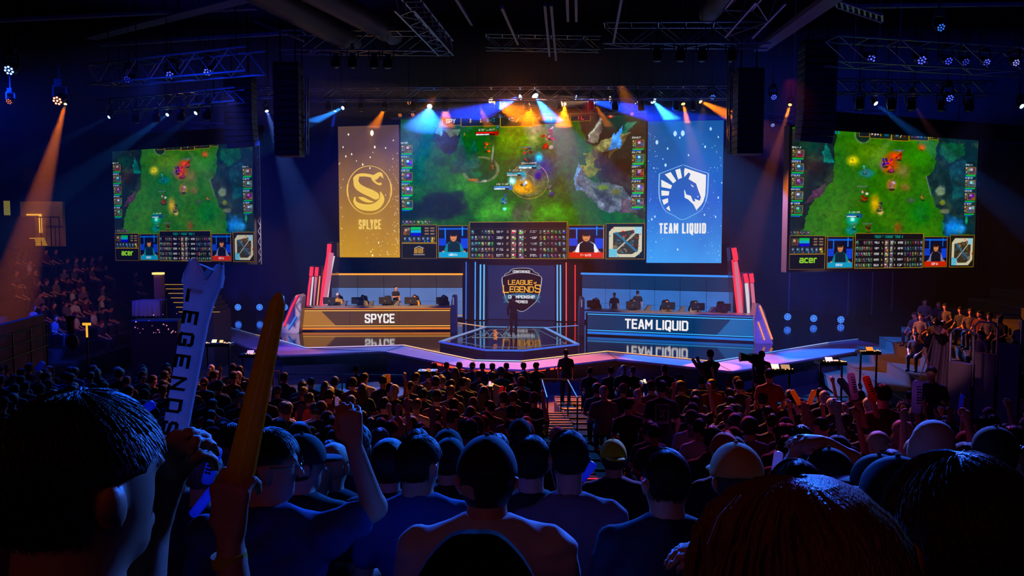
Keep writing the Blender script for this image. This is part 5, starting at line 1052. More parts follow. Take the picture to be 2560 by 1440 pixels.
def body(pose='sit', arms=None, wide=1., hand_l=None, hand_r=None, yaw=0, tilt=0, nod=0, face=True, fine=False, lean=0, roll=0, hd=0.):
    """returns primitives by region; origin at the feet, facing +Y"""
    st_ = pose == 'stand'; B = .96 if st_ else .50
    T = Matrix.Translation((0, 0, B)) @ Matrix.Rotation(-lean, 4, 'X') @ Matrix.Rotation(roll, 4, 'Y') @ Matrix.Translation((0, 0, -B))
    w_ = wide; torso = [ell((0, -.01, B + .03), (.165 * w_, .12, .12), .05), ell((0, -.005, B + .18), (.145 * w_, .105, .16), .05), ell((0, -.01, B + .37), (.175 * w_, .115, .17), .05), cap((0, -.015, B + .525), (-.155 * w_, -.005, B + .475), .062, .058, .05), cap((0, -.015, B + .525), (.155 * w_, -.005, B + .475), .062, .058, .05)]
    neck = [cap((0, -.015, B + .5), (0, .005, B + .64), .056, .053, .03)]
    torso = tr(torso, T); neck = tr(neck, T)
    HM = T @ Matrix.Translation((0, .022, B + .735 + hd)) @ Euler((-nod, tilt, yaw), 'XYZ').to_matrix().to_4x4()
    hd = tr(head_prims(face), HM)
    legs = []; feet = []
    for s in (-1, 1):
        if st_: K = (s * .10, .02, .50); A_ = (s * .11, -.02, .09); hp = (s * .09, 0, .92)
        else: hp = (s * .09, .03, .53); K = (s * .13, .42, .50); A_ = (s * .13, .40, .09)
        legs += [cap(hp, K, .088, .06, .04), cap(K, A_, .058, .04, .03)]; feet += [cap((A_[0], A_[1], .05), (A_[0] * 1.1, A_[1] + .17, .035), .042, .034, .03), cap(A_, (A_[0], A_[1], .04), .038, .04, .03)]
    up, fo, ha = [], [], []
    for s, key in ((-1, 0), (1, 1)):
        sh = T @ Vector((s * .185 * w_, -.005, B + .468)); a = arms[key] if arms else None
        if a is None: a = ((s * .25, .05, B + .22), (s * .16, .28, B + .12)) if not st_ else ((s * .26, -.03, B + .2), (s * .25, .06, B - .03))
        e, wv = Vector(a[0]), Vector(a[1]); up.append(cap(sh, e, .052, .043, .035)); fo.append(cap(e, wv, .042, .028, .02))
        hp_ = (hand_l, hand_r)[key]; d = (wv - e).normalized()
        if hp_ is None: hp_ = dict(d=d, n=Vector((-s * .5, 0, -.8)) if abs(d.z) < .7 else Vector((-s, .3, 0)), curl=.5)
        ha += hand(wv + d * .012, hp_.get('d', d), hp_['n'], hp_.get('curl', .5), hp_.get('sc', 1.), hp_.get('th', s), fine, hp_.get('spread', .1))
    return dict(torso=torso, neck=neck, head=hd, legs=legs, feet=feet, up=up, fo=fo, ha=ha, HM=HM, T=T, B=B)
def in_frame(M, X, Y, Z):
    Mi = np.array(M.inverted()); return [Mi[q, 0] * X + Mi[q, 1] * Y + Mi[q, 2] * Z + Mi[q, 3] for q in range(3)]
SKIN = [mk('skin_light', (205, 150, 125), .5, 0, 30, .08), mk('skin_tan', (170, 115, 88), .5, 0, 30, .08), mk('skin_dark', (96, 62, 48), .5, 0, 30, .08)]
def hairmat(nm, c, r=.52):
    m = mk(nm, c, r, 0, 60, .5, .35); nt = m.node_tree; tc = [n for n in nt.nodes if n.type == 'TEX_COORD'][0]; no = [n for n in nt.nodes if n.type == 'TEX_NOISE'][0]
    mp = nt.nodes.new('ShaderNodeMapping'); mp.inputs['Scale'].default_value = (6, 2.2, .35); nt.links.new(tc.outputs['Object'], mp.inputs[0]); nt.links.new(mp.outputs[0], no.inputs['Vector']); return m
HAIR = {'black': hairmat('hair_black', (16, 13, 14)), 'brown': hairmat('hair_brown', (44, 28, 20)), 'blonde': hairmat('hair_blonde', (190, 165, 130)), 'auburn': hairmat('hair_auburn', (112, 76, 54)), 'grey': hairmat('hair_grey', (110, 105, 105))}
def cloth(nm, c): return mk('cloth_' + nm, c, .85, 0, 5, .15, .25)
CL = {'black': cloth('black', (20, 20, 24)), 'navy': cloth('navy', (24, 30, 62)), 'grey': cloth('grey', (92, 90, 98)), 'white': cloth('white', (205, 200, 205)), 'red': cloth('red', (150, 26, 26)), 'blue': cloth('blue', (36, 74, 150)), 'maroon': cloth('maroon', (90, 26, 34)), 'mauve': cloth('mauve', (120, 96, 116)), 'teal': cloth('teal', (30, 90, 96)), 'denim': cloth('denim', (34, 42, 66)), 'yellow': cloth('yellow', (190, 150, 40)), 'olive': cloth('olive', (70, 70, 40))}
def hair_vf(b, style, h, seed=1):
    HM = b['HM']; infl = .013; sd = seed * 1.7
    prims = [ell((0, -.008, .022), (.078, .098, .098), .02)]
    if style == 'long': prims += [cap((-.04, -.075, -.02), (-.05, -.1, -.26), .045, .05, .03), cap((.04, -.075, -.02), (.05, -.1, -.26), .045, .05, .03), cap((-.075, -.01, 0), (-.085, -.03, -.2), .02, .03, .03), cap((.075, -.01, 0), (.085, -.03, -.2), .02, .03, .03)]
    if style == 'ponytail': prims += [ell((0, -.11, .01), (.028, .03, .028), .015), cap((0, -.125, .0), (-.01, -.15, -.09), .026, .038, .02), cap((-.01, -.15, -.09), (-.015, -.13, -.21), .038, .014, .02)]
    if style == 'curly': infl = .028
    if style == 'crop': infl = .006
    if style == 'bun': prims += [ell((0, -.05, .135), (.04, .04, .036), .015)]
    prims = tr(prims, HM)
    def post(D, X, Y, Z):
        x, y, z = in_frame(HM, X, Y, Z); f = 1 if style != 'curly' else 1.8
        D = D + f * .0007 * np.sin(95 * x + sd) * np.sin(80 * y + 2 * sd) * np.sin(70 * z + sd) + .0005 * f * np.sin(260 * x + 40 * z)
        cut = (y * 1.0 - 1.05 * z - .012) * .7
        D = np.maximum(D, cut if style not in ('long', 'curly') else np.minimum(cut, (y + .01)))
        if style not in ('long', 'ponytail', 'curly'): D = np.maximum(D, -(z + .085 + .02 * np.cos(x * 40)))
        if style not in ('long', 'curly'): D = np.maximum(D, -np.maximum(np.maximum(.07 - np.abs(x), z - .024), -.042 - y))
        return D
    return field(prims, h, infl, post)
def strands(HM, n, style, seed=3, fat=1):
    r = np.random.RandomState(seed); K = 13 if style == 'wavy' else 5; ph = r.uniform(0, 2 * np.pi, n); pts = np.zeros((n, K, 3)); rad = np.zeros((n, K))
    if style == 'wavy':
        w1, w2 = r.uniform(0, 6.28, n), r.uniform(.6, 1.3, n); lift = r.uniform(0, .035, n)
        for k in range(K):
            u = k / (K - 1); th = .12 + min(u * 2.0, 1.0) * 1.75; fall = max(0, u - .42); rr = 1 + lift * 6 * u
            wv = .026 * np.sin(w1 * .35 + 2 * ph + 9 * u * w2) * min(1, u * 2)
            cx = np.cos(ph + .25 * np.sin(w1) * u + wv * 6); sy = np.sin(ph + .25 * np.sin(w1) * u + wv * 6); sy = np.where(sy > .35, .35 - (sy - .35) * .3, sy)
            pts[:, k] = np.stack([(.105 * np.sin(th) * rr + fall * .12 + wv) * cx, -.015 + (.118 * np.sin(th) * rr + fall * .06 + wv) * sy, .025 + .118 * np.cos(th) * rr - fall * .42 + wv * .5], 1)
        prof = np.interp(np.arange(K) / (K - 1), [0, .2, .8, 1], [.5, 1, 1, .25]); rad = .0062 * r.uniform(.6, 1.2, n)[:, None] * prof
    else:
        th0 = np.arccos(r.uniform(-.35, 1, n)); ln = r.uniform(.25, .5, n)
        for k in range(K):
            u = k / (K - 1); th = th0 + ln * u; o_ = .012 + .006 * u * (1 if style == 'short' else .4)
            x = (.078 + o_) * np.sin(th) * np.cos(ph + .12 * u); y = -.008 + (.098 + o_) * np.sin(th) * np.sin(ph + .12 * u); z = .022 + (.098 + o_) * np.cos(th); pts[:, k] = np.stack([x, y, z], 1)
        keep = (pts[:, 2, 1] - 1.05 * pts[:, 2, 2] - .02 < 0) & (pts[:, -1, 2] > -.085) & ~((np.abs(pts[:, -1, 0]) > .066) & (pts[:, -1, 2] < .034) & (pts[:, -1, 1] > -.055)); pts = pts[keep]; n = len(pts); rad = fat * .0019 * np.interp(np.arange(K) / (K - 1), [0, .5, 1], [.8, 1, .2])[None] * np.ones((n, 1))
    T = np.gradient(pts, axis=1); T /= np.linalg.norm(T, axis=2, keepdims=True) + 1e-9; c0 = pts - np.array([0, -.01, 0]); A = np.cross(T, c0); A /= np.linalg.norm(A, axis=2, keepdims=True) + 1e-9; Bv = np.cross(A, T)
    V = np.concatenate([(pts + rad[..., None] * (A * math.cos(q) + Bv * math.sin(q)))[:, :, None] for q in (0, 2.1, 4.2)], 2); R = np.array(HM.to_3x3()); V = V.reshape(-1, 3) @ R.T + np.array(HM.translation)
    i = np.arange(n)[:, None, None] * K * 3 + np.arange(K - 1)[None, :, None] * 3; j = np.arange(3)[None, None]; a = i + j; b = i + (j + 1) % 3
    return V, np.stack([a, b, b + 3, a + 3], -1).reshape(-1, 4)
def joinvf(a, b): return np.concatenate([a[0], b[0]]), np.concatenate([a[1], b[1] + len(a[0])])
def cap_objs(b, h, mat, back=False, parent=None, patch=None):
    HM = b['HM']; pr = tr([ell((0, -.006, .03), (.079, .1, .098), .02)], HM)
    def post(D, X, Y, Z):
        x, y, z = in_frame(HM, X, Y, Z); D = np.maximum(D, -(z - .018 + (y * .12 if not back else -y * .1)))
        if back: D = np.maximum(D, -(np.sqrt((x / .034) ** 2 + ((z - .03) / .026) ** 2) - 1) * .03 - (0 if True else 0)) if False else D
        return D - .0012 * np.exp(-(x * x) / .00002)
    o = mobj('cap', field(pr, h, .018, post), mat, parent); s = -1 if back else 1
    br = tr([ell((0, s * .125, .022), (.07, .075, .012), .01)], HM)
    def post2(D, X, Y, Z): x, y, z = in_frame(HM, X, Y, Z); return np.maximum(D, -(s * y - .085))
    mobj('brim', field(br, min(h, .009), .001, post2), mat, o)
    mobj('cap_button', field(tr([ell((0, -.006, .148), (.009, .009, .006), .01)], HM), .004, 0), mat, o)
    return o
def person(name, label, loc, b, shirt, skin, hair='black', style='short', trousers='denim', h=.02, sleeve='short', yaw=0, group=None, hood=False, capmat=None, capback=False, scale=1., cat='person', legs=True, folds=0, smooth_hair=1):
    t = thing(name, label, cat, Matrix.Translation(loc) @ Matrix.Rotation(yaw, 4, 'Z') @ Matrix.Scale(scale, 4), group)
    allp = b['torso'] + b['neck'] + b['head'] + b['up'] + b['fo'] + b['ha'] + (b['legs'] + b['feet'] if legs else [])
    mobj('body', field(allp, h), SKIN[skin], t)
    T = b['T']; B = b['B']
    pr = list(b['torso'])
    for u in b['up']:
        pr.append(u if sleeve == 'long' else ('c', u[1], u[1] + (u[2] - u[1]) * .62, u[3] * 1.08, u[4] * 1.22, .03))
    if sleeve == 'long': pr += [('c', f[1], f[1] + (f[2] - f[1]) * .92, f[3], f[4] * 1.15, .03) for f in b['fo']]
    if hood: pr += tr([cap((-.06, -.06, B + .57), (.06, -.06, B + .57), .045, .045, .04)], T)
    def post(D, X, Y, Z):
        x, y, z = in_frame(T, X, Y, Z); D = np.maximum(D, z - (B + .59 - .5 * np.maximum(0, y)) - (.06 if hood else 0)); D = np.maximum(D, (B - .07) - z)
        if folds: D = D + folds * (np.sin(30 * x + 5 * np.sin(13 * z + 3)) * np.sin(24 * z + 22 * np.abs(x) + 2 * np.sin(25 * y)) + .45 * np.sin(52 * z + 70 * np.abs(x)) * np.sin(17 * x + 2))
        return D
    mobj('shirt', field(pr, h, .013, post), CL[shirt], t)
    if legs: mobj('trousers', field(b['legs'] + [b['torso'][0]], h * 1.2, .012, lambda D, X, Y, Z: np.maximum(D, Z - (B + .1))), CL[trousers], t)
    if legs: mobj('shoes', field(b['feet'], h, .01, lambda D, X, Y, Z: np.maximum(D, Z - .11)), mk('shoe_rubber', (30, 30, 34), .6), t)
    if capmat is not None:
        mobj('hair', field(tr([ell((0, -.012, .0), (.077, .094, .085), .02)], b['HM']), min(h, .014), .009, lambda D, X, Y, Z: (lambda x, y, z: np.maximum(np.maximum(D, y - .02 - z * .2), -(z + .08)))(*in_frame(b['HM'], X, Y, Z))), HAIR[hair], t)
        cap_objs(b, min(h, .014), capmat, capback, t)
    elif style != 'bald':
        vf = hair_vf(b, style, min(h, .014), rnd.randint(1, 90))
        if style in ('short', 'crop'): vf = joinvf(vf, strands(b['HM'], 2600 if h < .0135 else 420, style, rnd.randint(1, 99), 1 if h < .0135 else 2.3))
        mobj('hair', vf, HAIR[hair], t)
    return t
def arm_up(s, B, x=.3, z=.75, y=.12, ex=.36, ez=.55): return ((s * ex, .05, B + ez), (s * x, y, B + z + .12))
fist = lambda s: dict(d=Vector((0, .05, 1)), n=Vector((0, 1, 0)), curl=1.45)
openh = lambda s: dict(d=Vector((s * .1, .05, 1)), n=Vector((0, 1, 0)), curl=.12, spread=.5)
# ---------------------------------------------------------------- stage people
def on_desk(px, Y): return P(px, 700, Y).x
riser_m = mk('riser_black', (22, 22, 28), .6)
for a, b, lab in (((752, 822), (1127, 821), 'low black riser carrying the seats behind the orange desk'), ((1466, 829), (1884, 848), 'low black riser carrying the seats behind the blue desk')):
    M, L = frame(PZ(*a, S), PZ(*b, S), S); M = M @ Matrix.Translation((.1, .35, 0)); t = thing('seat_riser', lab, 'riser', M); MB().box(0, 0, 0, L - .2, 2.4, .5).build('platform', riser_m, t)
chair0 = None
def gchair(loc, yaw, lab):
    global chair0
    if chair0 is None:
        t = thing('gaming_chair', lab, 'chair', Matrix.Identity(4), 'racing style chairs behind the desks')
        mb = MB(); mb.prism([(-.26, .46), (.26, .46), (.3, .9), (.2, 1.08), (.2, 1.2), (.12, 1.3), (-.12, 1.3), (-.2, 1.2), (-.2, 1.08), (-.3, .9)], -.16, -.24); mb.build('backrest', mk('chair_leather', (24, 24, 30), .3), t)
        MB().bbox(-.26, -.2, .38, .26, .3, .46, .03).build('seat', mk('chair_leather', (24, 24, 30), .3), t)
        mb = MB(); mb.tube([(0, 0, .08), (0, 0, .4)], .035)
        for k in range(5): mb.bar((0, 0, .08), (.28 * math.cos(k * 1.257), .28 * math.sin(k * 1.257), .03), .05, .04)
        mb.build('base', black, t); chair0 = t; o = t
    else: o = copy_tree(chair0)
    o.matrix_world = Matrix.Translation(loc) @ Matrix.Rotation(yaw, 4, 'Z'); o['label'] = lab
def desk_player(px, top, Y, z, lab, shirt, kind='sit', hair='black', capm=None, yaw=math.pi, nod=.02, hs=True, skin=0, **k):
    p = P(px, top, Y); z0 = z; hh = 1.353 if kind == 'sit' else 1.813
    sc_ = (p.z - z0) / hh; sc_ = min(1.08, max(.9, sc_)); b = body(kind, nod=nod, **k)
    t = person('person', lab, (p.x, Y, z0), b, shirt, skin, hair, 'short', h=.02, yaw=yaw, scale=sc_, capmat=capm)
    if hs:
        HM = b['HM']; mb = MB(); mb.tube([HM @ Vector((.1 * math.cos(a), 0, .02 + .12 * math.sin(a))) for a in np.linspace(0, math.pi, 9)], .012, 6)
        for s in (-1, 1): c = HM @ Vector((s * .1, 0, 0)); mb.ball(c, (.03, .045, .05), 8, 5)
        mb.build('headset', black, t)
    return t
ZP = S + .5
for px, top, Y, sh, kind, hair, lab, kw in (
    (845, 731, 41.6, 'yellow', 'sit', 'grey', 'player in gold shirt and pale cap at the left end of the orange desk', dict(capm=CL['white'])),
    (907, 738, 41.6, 'white', 'sit', 'brown', 'second seated player from the left at the orange desk', {}),
    (967, 741, 41.6, 'grey', 'sit', 'black', 'seated player in grey beside the standing coach at the orange desk', {}),
    (989, 715, 42.3, 'black', 'stand', 'black', 'standing coach in black shirt behind the orange desk', dict(hs=False, yaw=math.pi + .8, arms=(None, ((.25, .12, 1.2), (.12, .33, 1.25))))),
    (1037, 737, 41.6, 'yellow', 'sit', 'brown', 'seated player in gold shirt right of the standing coach', {}),
    (1109, 738, 41.6, 'black', 'sit', 'black', 'seated player at the right end of the orange desk', {}),
    (1491, 745, 39.6, 'grey', 'sit', 'grey', 'seated player with pale cap at the left end of the blue desk', dict(capm=CL['white'])),
    (1536, 738, 39.4, 'black', 'stand', 'black', 'standing person in dark shirt, shorter one of two behind the blue desk', dict(hs=False)),
    (1594, 727, 39.9, 'navy', 'stand', 'black', 'standing person in dark cap, taller one of two behind the blue desk', dict(capm=CL['black'], hs=False)),
    (1585, 748, 39.0, 'black', 'sit', 'brown', 'seated player in front of the taller standing person at the blue desk', {}),
    (1667, 749, 38.6, 'yellow', 'sit', 'brown', 'seated player with warm lit face in the middle of the blue desk', {}),
    (1739, 752, 38.1, 'white', 'sit', 'brown', 'seated player second from the right end of the blue desk', {}),
    (1806, 755, 37.7, 'black', 'sit', 'black', 'seated player at the right end of the blue desk', {})):
    hp = proj(P(px, top, Y)); z = ZP
    desk_player(px, top, Y, z, lab, sh, kind, hair, **kw)
    if kind == 'sit': gchair((P(px, top, Y).x, Y + .12, z), math.pi, 'dark racing style chair of the %s' % lab.replace('seated player ', 'player ')[:70].rsplit(' ', 1)[0] if False else 'dark racing style chair behind a seated player at a team desk')
mon0 = None
for k, (px, py, w_, Y) in enumerate(((822, 761, 30, 41.05), (893, 762, 30, 41.1), (962, 762, 30, 41.15), (1026, 764, 33, 41.15), (1105, 765, 30, 41.15), (1484, 771, 31, 38.95), (1582, 776, 34, 38.3), (1672, 780, 33, 37.75), (1746, 783, 34, 37.3), (1811, 786, 35, 36.9))):
    c = P(px, py, Y); c.z = S + 1.31; c.y += .1; lab = ('black monitor on the orange desk' if k < 5 else 'black monitor on the blue desk') + ', seen from behind, ' + ('first', 'second', 'third', 'fourth', 'fifth')[k % 5] + ' from its left end'
    if mon0 is None:
        t = thing('monitor', lab, 'monitor', c, 'monitors on the team desks'); MB().bbox(-.33, -.03, .08, .33, .03, .46, .02).build('screen_back', black, t)
        MB().tube([(0, .05, .0), (0, .05, .2)], .03).bbox(-.14, -.08, 0, .14, .14, .02, .005).build('stand', black, t); MB().box(-.05, -.036, .24, .05, -.031, .28).build('emblem', mk('emblem_grey', (120, 120, 130), .3), t); mon0 = t; o = t
    else: o = copy_tree(mon0)
    o.location = c; o['label'] = lab
o0 = None
for k, (px, py, Y) in enumerate(((858, 762, 41.0), (925, 762, 41.0), (990, 762, 41.05), (1620, 776, 38.2), (1705, 780, 37.6), (1782, 784, 37.2))):
    c = P(px, py, Y); c.z = S + 1.31; lab = 'small grey slanted divider on the ' + ('orange' if k < 3 else 'blue') + ' desk, ' + ('first', 'second', 'third')[k % 3] + ' from the left'
    if o0 is None: o0 = MB().prism([(-.16, 0), (.1, 0), (.2, .26), (.04, .26)], 0, .35).build('desk_divider', greymetal); o = o0
    else: o = o0.copy(); COL.objects.link(o)
    o.location = c; tag(o, lab, 'divider', 'desk dividers')
# host on the platform
p = PZ(1284, 838, pz); b = body('stand', arms=(None, ((.24, .16, 1.18), (.1, .3, 1.42))), hand_r=dict(d=Vector((-.1, .3, 1)), n=Vector((-1, .2, 0)), curl=1.3), yaw=.2)
t = person('person', 'host in a dark suit standing on the centre platform with a microphone', p, b, 'black', 1, 'black', 'short', 'black', h=.02, sleeve='long', scale=1.06)
mic = MB(); mic.tube([(.09, .36, 1.46), (.05, .3, 1.6)], .014).ball((.045, .29, 1.63), .028, 8, 6); mo = mic.build('microphone', blackmetal); mo.matrix_world = Matrix.Translation(p) @ Matrix.Scale(1.06, 4); tag(mo, 'handheld microphone held up by the host on the platform', 'microphone')

# ---------------------------------------------------------------- inflatable sticks
def stick(A, B, wd, label, matr, letters=None, lm=None, taper=1., flare=False, group=None, n=14, flip=False):
    A = Vector(A); B = Vector(B); d = B - A; L = d.length; t = thing('inflatable_stick', label, 'inflatable stick', Matrix.Translation(A) @ d.to_track_quat('Z', 'Y').to_matrix().to_4x4(), group); r = wd / 2
    prof = [(0, .25), (.015, .6), (.04, .9), (.08, 1.), (.5, 1. * (1 + taper) / 2), (.88, taper), (.94, .9 * taper), (.98, .6 * taper), (1., .2 * taper)] if not flare else [(0, .3), (.02, .8), (.06, .95), (.5, 1.), (.78, 1.05), (.86, 1.2), (.93, 1.45), (.975, 1.62), (.99, 1.45), (1., 1.3)]
    mb = MB(); pts = []; rr = []
    for f, q in prof: pts.append((0, 0, f * L)); rr.append(q * r)
    base = len(mb.v); vs = []
    N = n if n > 12 else 10
    for i, (f, q) in enumerate(prof):
        for k in range(N):
            a = 2 * math.pi * k / N; ra = q * r; fl = 1.
            if flare and f > .85: ra *= 1 + .10 * math.sin(a * 4) * (f - .85) / .15
            if f in (0, 1.) and not flare: fl = .35
            vs.append((ra * math.cos(a) * (1.25 if (f in (0, 1.)) else 1), ra * math.sin(a) * fl * (.8 if flare else 1), f * L + (.018 * math.sin(a * 4 + 1) if flare and f > .97 else 0)))
    fs = []
    for i in range(len(prof) - 1):
        for k in range(N): j = (k + 1) % N; fs.append((i * N + k, i * N + j, (i + 1) * N + j, (i + 1) * N + k))
    fs += [tuple(range(N))[::-1], tuple(range((len(prof) - 1) * N, len(prof) * N))]; mb.add(vs, fs); mb.build('tube', matr, t, smooth=True)
    if letters:   # printed down the side that faces the seats
        q = t.matrix_world.to_3x3().inverted() @ Vector((0, -1, .12)); ang = math.atan2(q.y, q.x); lb = MB(); h = wd * .5; z1, z0 = letters[1] * L, letters[2] * L
        def fn(p_):  # p_ = (x along text, y, z height)
            a = ang + (p_[2] / (wd * .5)) * (-1 if flip else 1); rad = r * 1.035 - p_[1]; return (rad * math.cos(a), rad * math.sin(a), z1 - p_[0] if not flip else z0 + p_[0])
        s = letters[0]; step = (z1 - z0) / len(s)
        for i, ch in enumerate(s):
            if ch != ' ': lettering(lb, ch, i * step + step * .12, i * step + step * .74, -h / 2, h, h * .19, 0., .003, 0, 0, fn)
        lb.build('lettering', lm or mk('print_black', (12, 12, 14), .6), t)
    return t
def film(nm, c, a=1.):
    if 'film_' + nm in _m: return _m['film_' + nm]
    m = mk('film_' + nm, c, .22, 0, 3, .08, spec=.6); nt = m.node_tree; b = nt.nodes['Principled BSDF']; o = [n for n in nt.nodes if n.type == 'OUTPUT_MATERIAL'][0]
    tl = nt.nodes.new('ShaderNodeBsdfTranslucent'); tl.inputs[0].default_value = tuple(lin(c)) + (1,); mx = nt.nodes.new('ShaderNodeMixShader'); mx.inputs[0].default_value = .55
    nt.links.new(b.outputs[0], mx.inputs[1]); nt.links.new(tl.outputs[0], mx.inputs[2]); nt.links.new(mx.outputs[0], o.inputs[0]); return m
# ---------------------------------------------------------------- the crowd
TPL = []
def tpl(desc, style, hair, capm=None, back=False, pose='sit', arms=None, hl=None, hr=None, yaw=0, shirt='black', sleeve='short', h=.022, skin=0, nod=.05, up=False, hood=False):
    b = body(pose, arms, 1. + rnd.uniform(-.05, .07), hl, hr, yaw, rnd.uniform(-.06, .06), nod, lean=rnd.uniform(-.04, .1))
    t = person('person', 'template', (0, 0, 0), b, shirt, skin, hair, style, 'denim', h=h, sleeve=sleeve, capmat=capm, capback=back, hood=hood)
    TPL.append((t, desc, up, shirt)); return t
Bs = .5
tpl('short black hair', 'short', 'black'); tpl('short black hair turned left', 'short', 'black', yaw=.6); tpl('short brown hair turned right', 'short', 'brown', yaw=-.7)
tpl('cropped dark hair', 'crop', 'black', skin=1); tpl('curly brown hair', 'curly', 'brown'); tpl('long brown hair', 'long', 'brown', skin=0); tpl('blonde ponytail', 'ponytail', 'blonde')
tpl('dark cap', 'short', 'black', CL['black']); tpl('cap worn backwards', 'short', 'brown', CL['maroon'], True); tpl('short dark hair in a hooded top', 'short', 'black', sleeve='long', hood=True, skin=1)
NSIT = 10
tpl('one fist raised', 'short', 'black', arms=(None, arm_up(1, Bs, .3, .82)), hr=fist(1), up=True); tpl('both arms raised', 'short', 'brown', arms=(arm_up(-1, Bs, .32, .84), arm_up(1, Bs, .3, .8)), hl=openh(-1), hr=fist(1), up=True)
tpl('left hand raised', 'crop', 'black', arms=(arm_up(-1, Bs, .34, .7), None), hl=openh(-1), up=True, skin=1)
tpl('short grey hair', 'short', 'grey')
used = [False] * len(TPL); nind = 0
SH = ['black'] * 5 + ['navy'] * 4 + ['grey'] * 3 + ['blue', 'denim', 'denim', 'maroon', 'red', 'white', 'mauve', 'teal', 'olive']
def place(k, loc, yaw, shirt, label, group, sc_=1., trs=None):
    t, desc, up, s0 = TPL[k]
    if not used[k]: o = t; used[k] = True
    else: o = copy_tree(t)
    for ch in o.children:
        n = ch.name.split('.')[0]
        if n == 'shirt': ch.material_slots[0].link = 'OBJECT'; ch.material_slots[0].material = CL[shirt]
    o.matrix_world = Matrix.Translation(loc) @ Matrix.Rotation(yaw, 4, 'Z') @ Matrix.Scale(sc_, 4); o['label'] = label; o['group'] = group; return o
seat0 = None
def seat(loc, yaw, label, group='folding seats in the seated crowd'):
    global seat0
    if seat0 is None:
        t = thing('folding_seat', label, 'seat', Matrix.Identity(4), group); m = mk('seat_plastic', (38, 36, 50), .3); mb = MB()
        mb.prism([(-.24, .42), (.24, .42), (.25, .78), (.19, .86), (-.19, .86), (-.25, .78)], -.2, -.25); mb.build('backrest', m, t); MB().bbox(-.23, -.18, .38, .23, .24, .44, .02).build('seat_pan', m, t); mb = MB()
        for s in (-.22, .22): mb.bar((s, -.15, 0), (s, -.1, .4), .04).bar((s, -.15, .02), (s, .15, .02), .05, .03)
        mb.build('frame', blackmetal, t); seat0 = t; o = t
    else: o = copy_tree(seat0)
    o.matrix_world = Matrix.Translation(loc) @ Matrix.Rotation(yaw, 4, 'Z'); o['label'] = label; o['group'] = group
rc = random.Random(21); cand = []
heroX = []
for D in [4.6 + .86 * k for k in range(19)]:
    x = -D * .72 - rc.random() * .5
    while x < D * .72:
        X = x + rc.uniform(-.06, .06); x += .61; px = proj((X, D, F(D) + 1.3))[0]
        if AX0 - .28 < X < AX1 + .28: continue
        if px < -60 or px > 2620 or rc.random() < .10: continue
        if px > 1900 and D > 15.2: continue
        if 1440 < px < 1660 and D > 16.6: continue
        if px > 1660 and D > 17.5: continue
        if 2380 < px and D > 13: continue
        if 640 < px < 1040 and D > 18.3: continue
        if 1040 <= px < 1440 and D > 19.3: continue
        cand.append((D, X, px))
for D in (2.9, 3.75):
    for px in ((-30, 70) if D < 3.5 else (-40, 60, 430, 505, 2490, 2590)): cand.append((D, P(px, 900, D).x, px))
cand.sort()
def zone(px, D):
    a = 'far left' if px < 420 else 'left' if px < 800 else 'left of stairs' if px < 1400 else 'right of stairs' if px < 1900 else 'far right'
    r = 'nearer rows' if D < 8 else 'middle rows' if D < 12.5 else 'back rows'
    return r + ' ' + a
MAXI = 222; stuffs = []
pool = {}
for i, (D, X, px) in enumerate(cand):
    r = rc.random(); k = rc.randrange(NSIT) if r < .80 else (rc.choice([10, 11, 12]) if (px > 1850 or rc.random() < .3) and D > 5 else 13)
    if D < 6 and k in (10, 11, 12): k = 0
    sh = rc.choice(SH); yaw = -math.atan2(X - 0, 60) * .5 + rc.uniform(-.12, .12) + (.12 if X > 3 else 0) * 1; loc = (X, D + rc.uniform(-.08, .08), F(D)); s_ = rc.uniform(.94, 1.06)
    if i < MAXI:
        lab = 'spectator in %s top, %s, %s' % (sh, TPL[k][1], zone(px, D)); place(k, loc, yaw, sh, lab, lab, s_)
        if 5 < D < 10.5 and i % 2 == 0: lab2 = 'dark folding seat behind spectators in the %s' % zone(px, D); seat(loc, yaw, lab2, lab2)
    else: stuffs.append((k, loc, yaw, sh, s_))
# the farthest rows: one mass of seated spectators
bmv, bmf, bmi, mats = [], [], [], []; off = 0
def lowmesh(k):
    t = TPL[k][0]; out = []
    for ch in t.children:
        n = ch.name.split('.')[0]
        if n in ('shoes',): continue
        objs = [ch] + list(ch.children)
        for o in objs:
            me = o.data; v = np.empty(len(me.vertices) * 3, np.float32); me.vertices.foreach_get('co', v); lp = np.empty(len(me.loops), np.int32); me.loops.foreach_get('vertex_index', lp); out.append((n, v.reshape(-1, 3), lp.reshape(-1, 4), me.materials[0]))
    return out
LM = {}
for k, loc, yaw, sh, s_ in stuffs:
    if k not in LM: LM[k] = lowmesh(k)
    c_, s0 = math.cos(yaw) * s_, math.sin(yaw) * s_; R = np.array([[c_, -s0, 0], [s0, c_, 0], [0, 0, s_]])
    for n, v, f, m in LM[k]:
        m = CL[sh] if n == 'shirt' else m
        if m not in mats: mats.append(m)
        bmv.append(v @ R.T + np.array(loc)); bmf.append(f + off); bmi.append(np.full(len(f), mats.index(m), np.int32)); off += len(v)
if bmv:
    V = np.concatenate(bmv); Fa = np.concatenate(bmf); me = tomesh('distant_spectators', (V, Fa), mats[0])
    for m in mats[1:]: me.materials.append(m)
    me.polygons.foreach_set('material_index', np.concatenate(bmi)); o = bpy.data.objects.new('distant_spectators', me); COL.objects.link(o); tag(o, 'mass of seated spectators filling the farthest rows below the stage', 'crowd', kind='stuff')
print('crowd', len(cand), 'individual', min(MAXI, len(cand)))
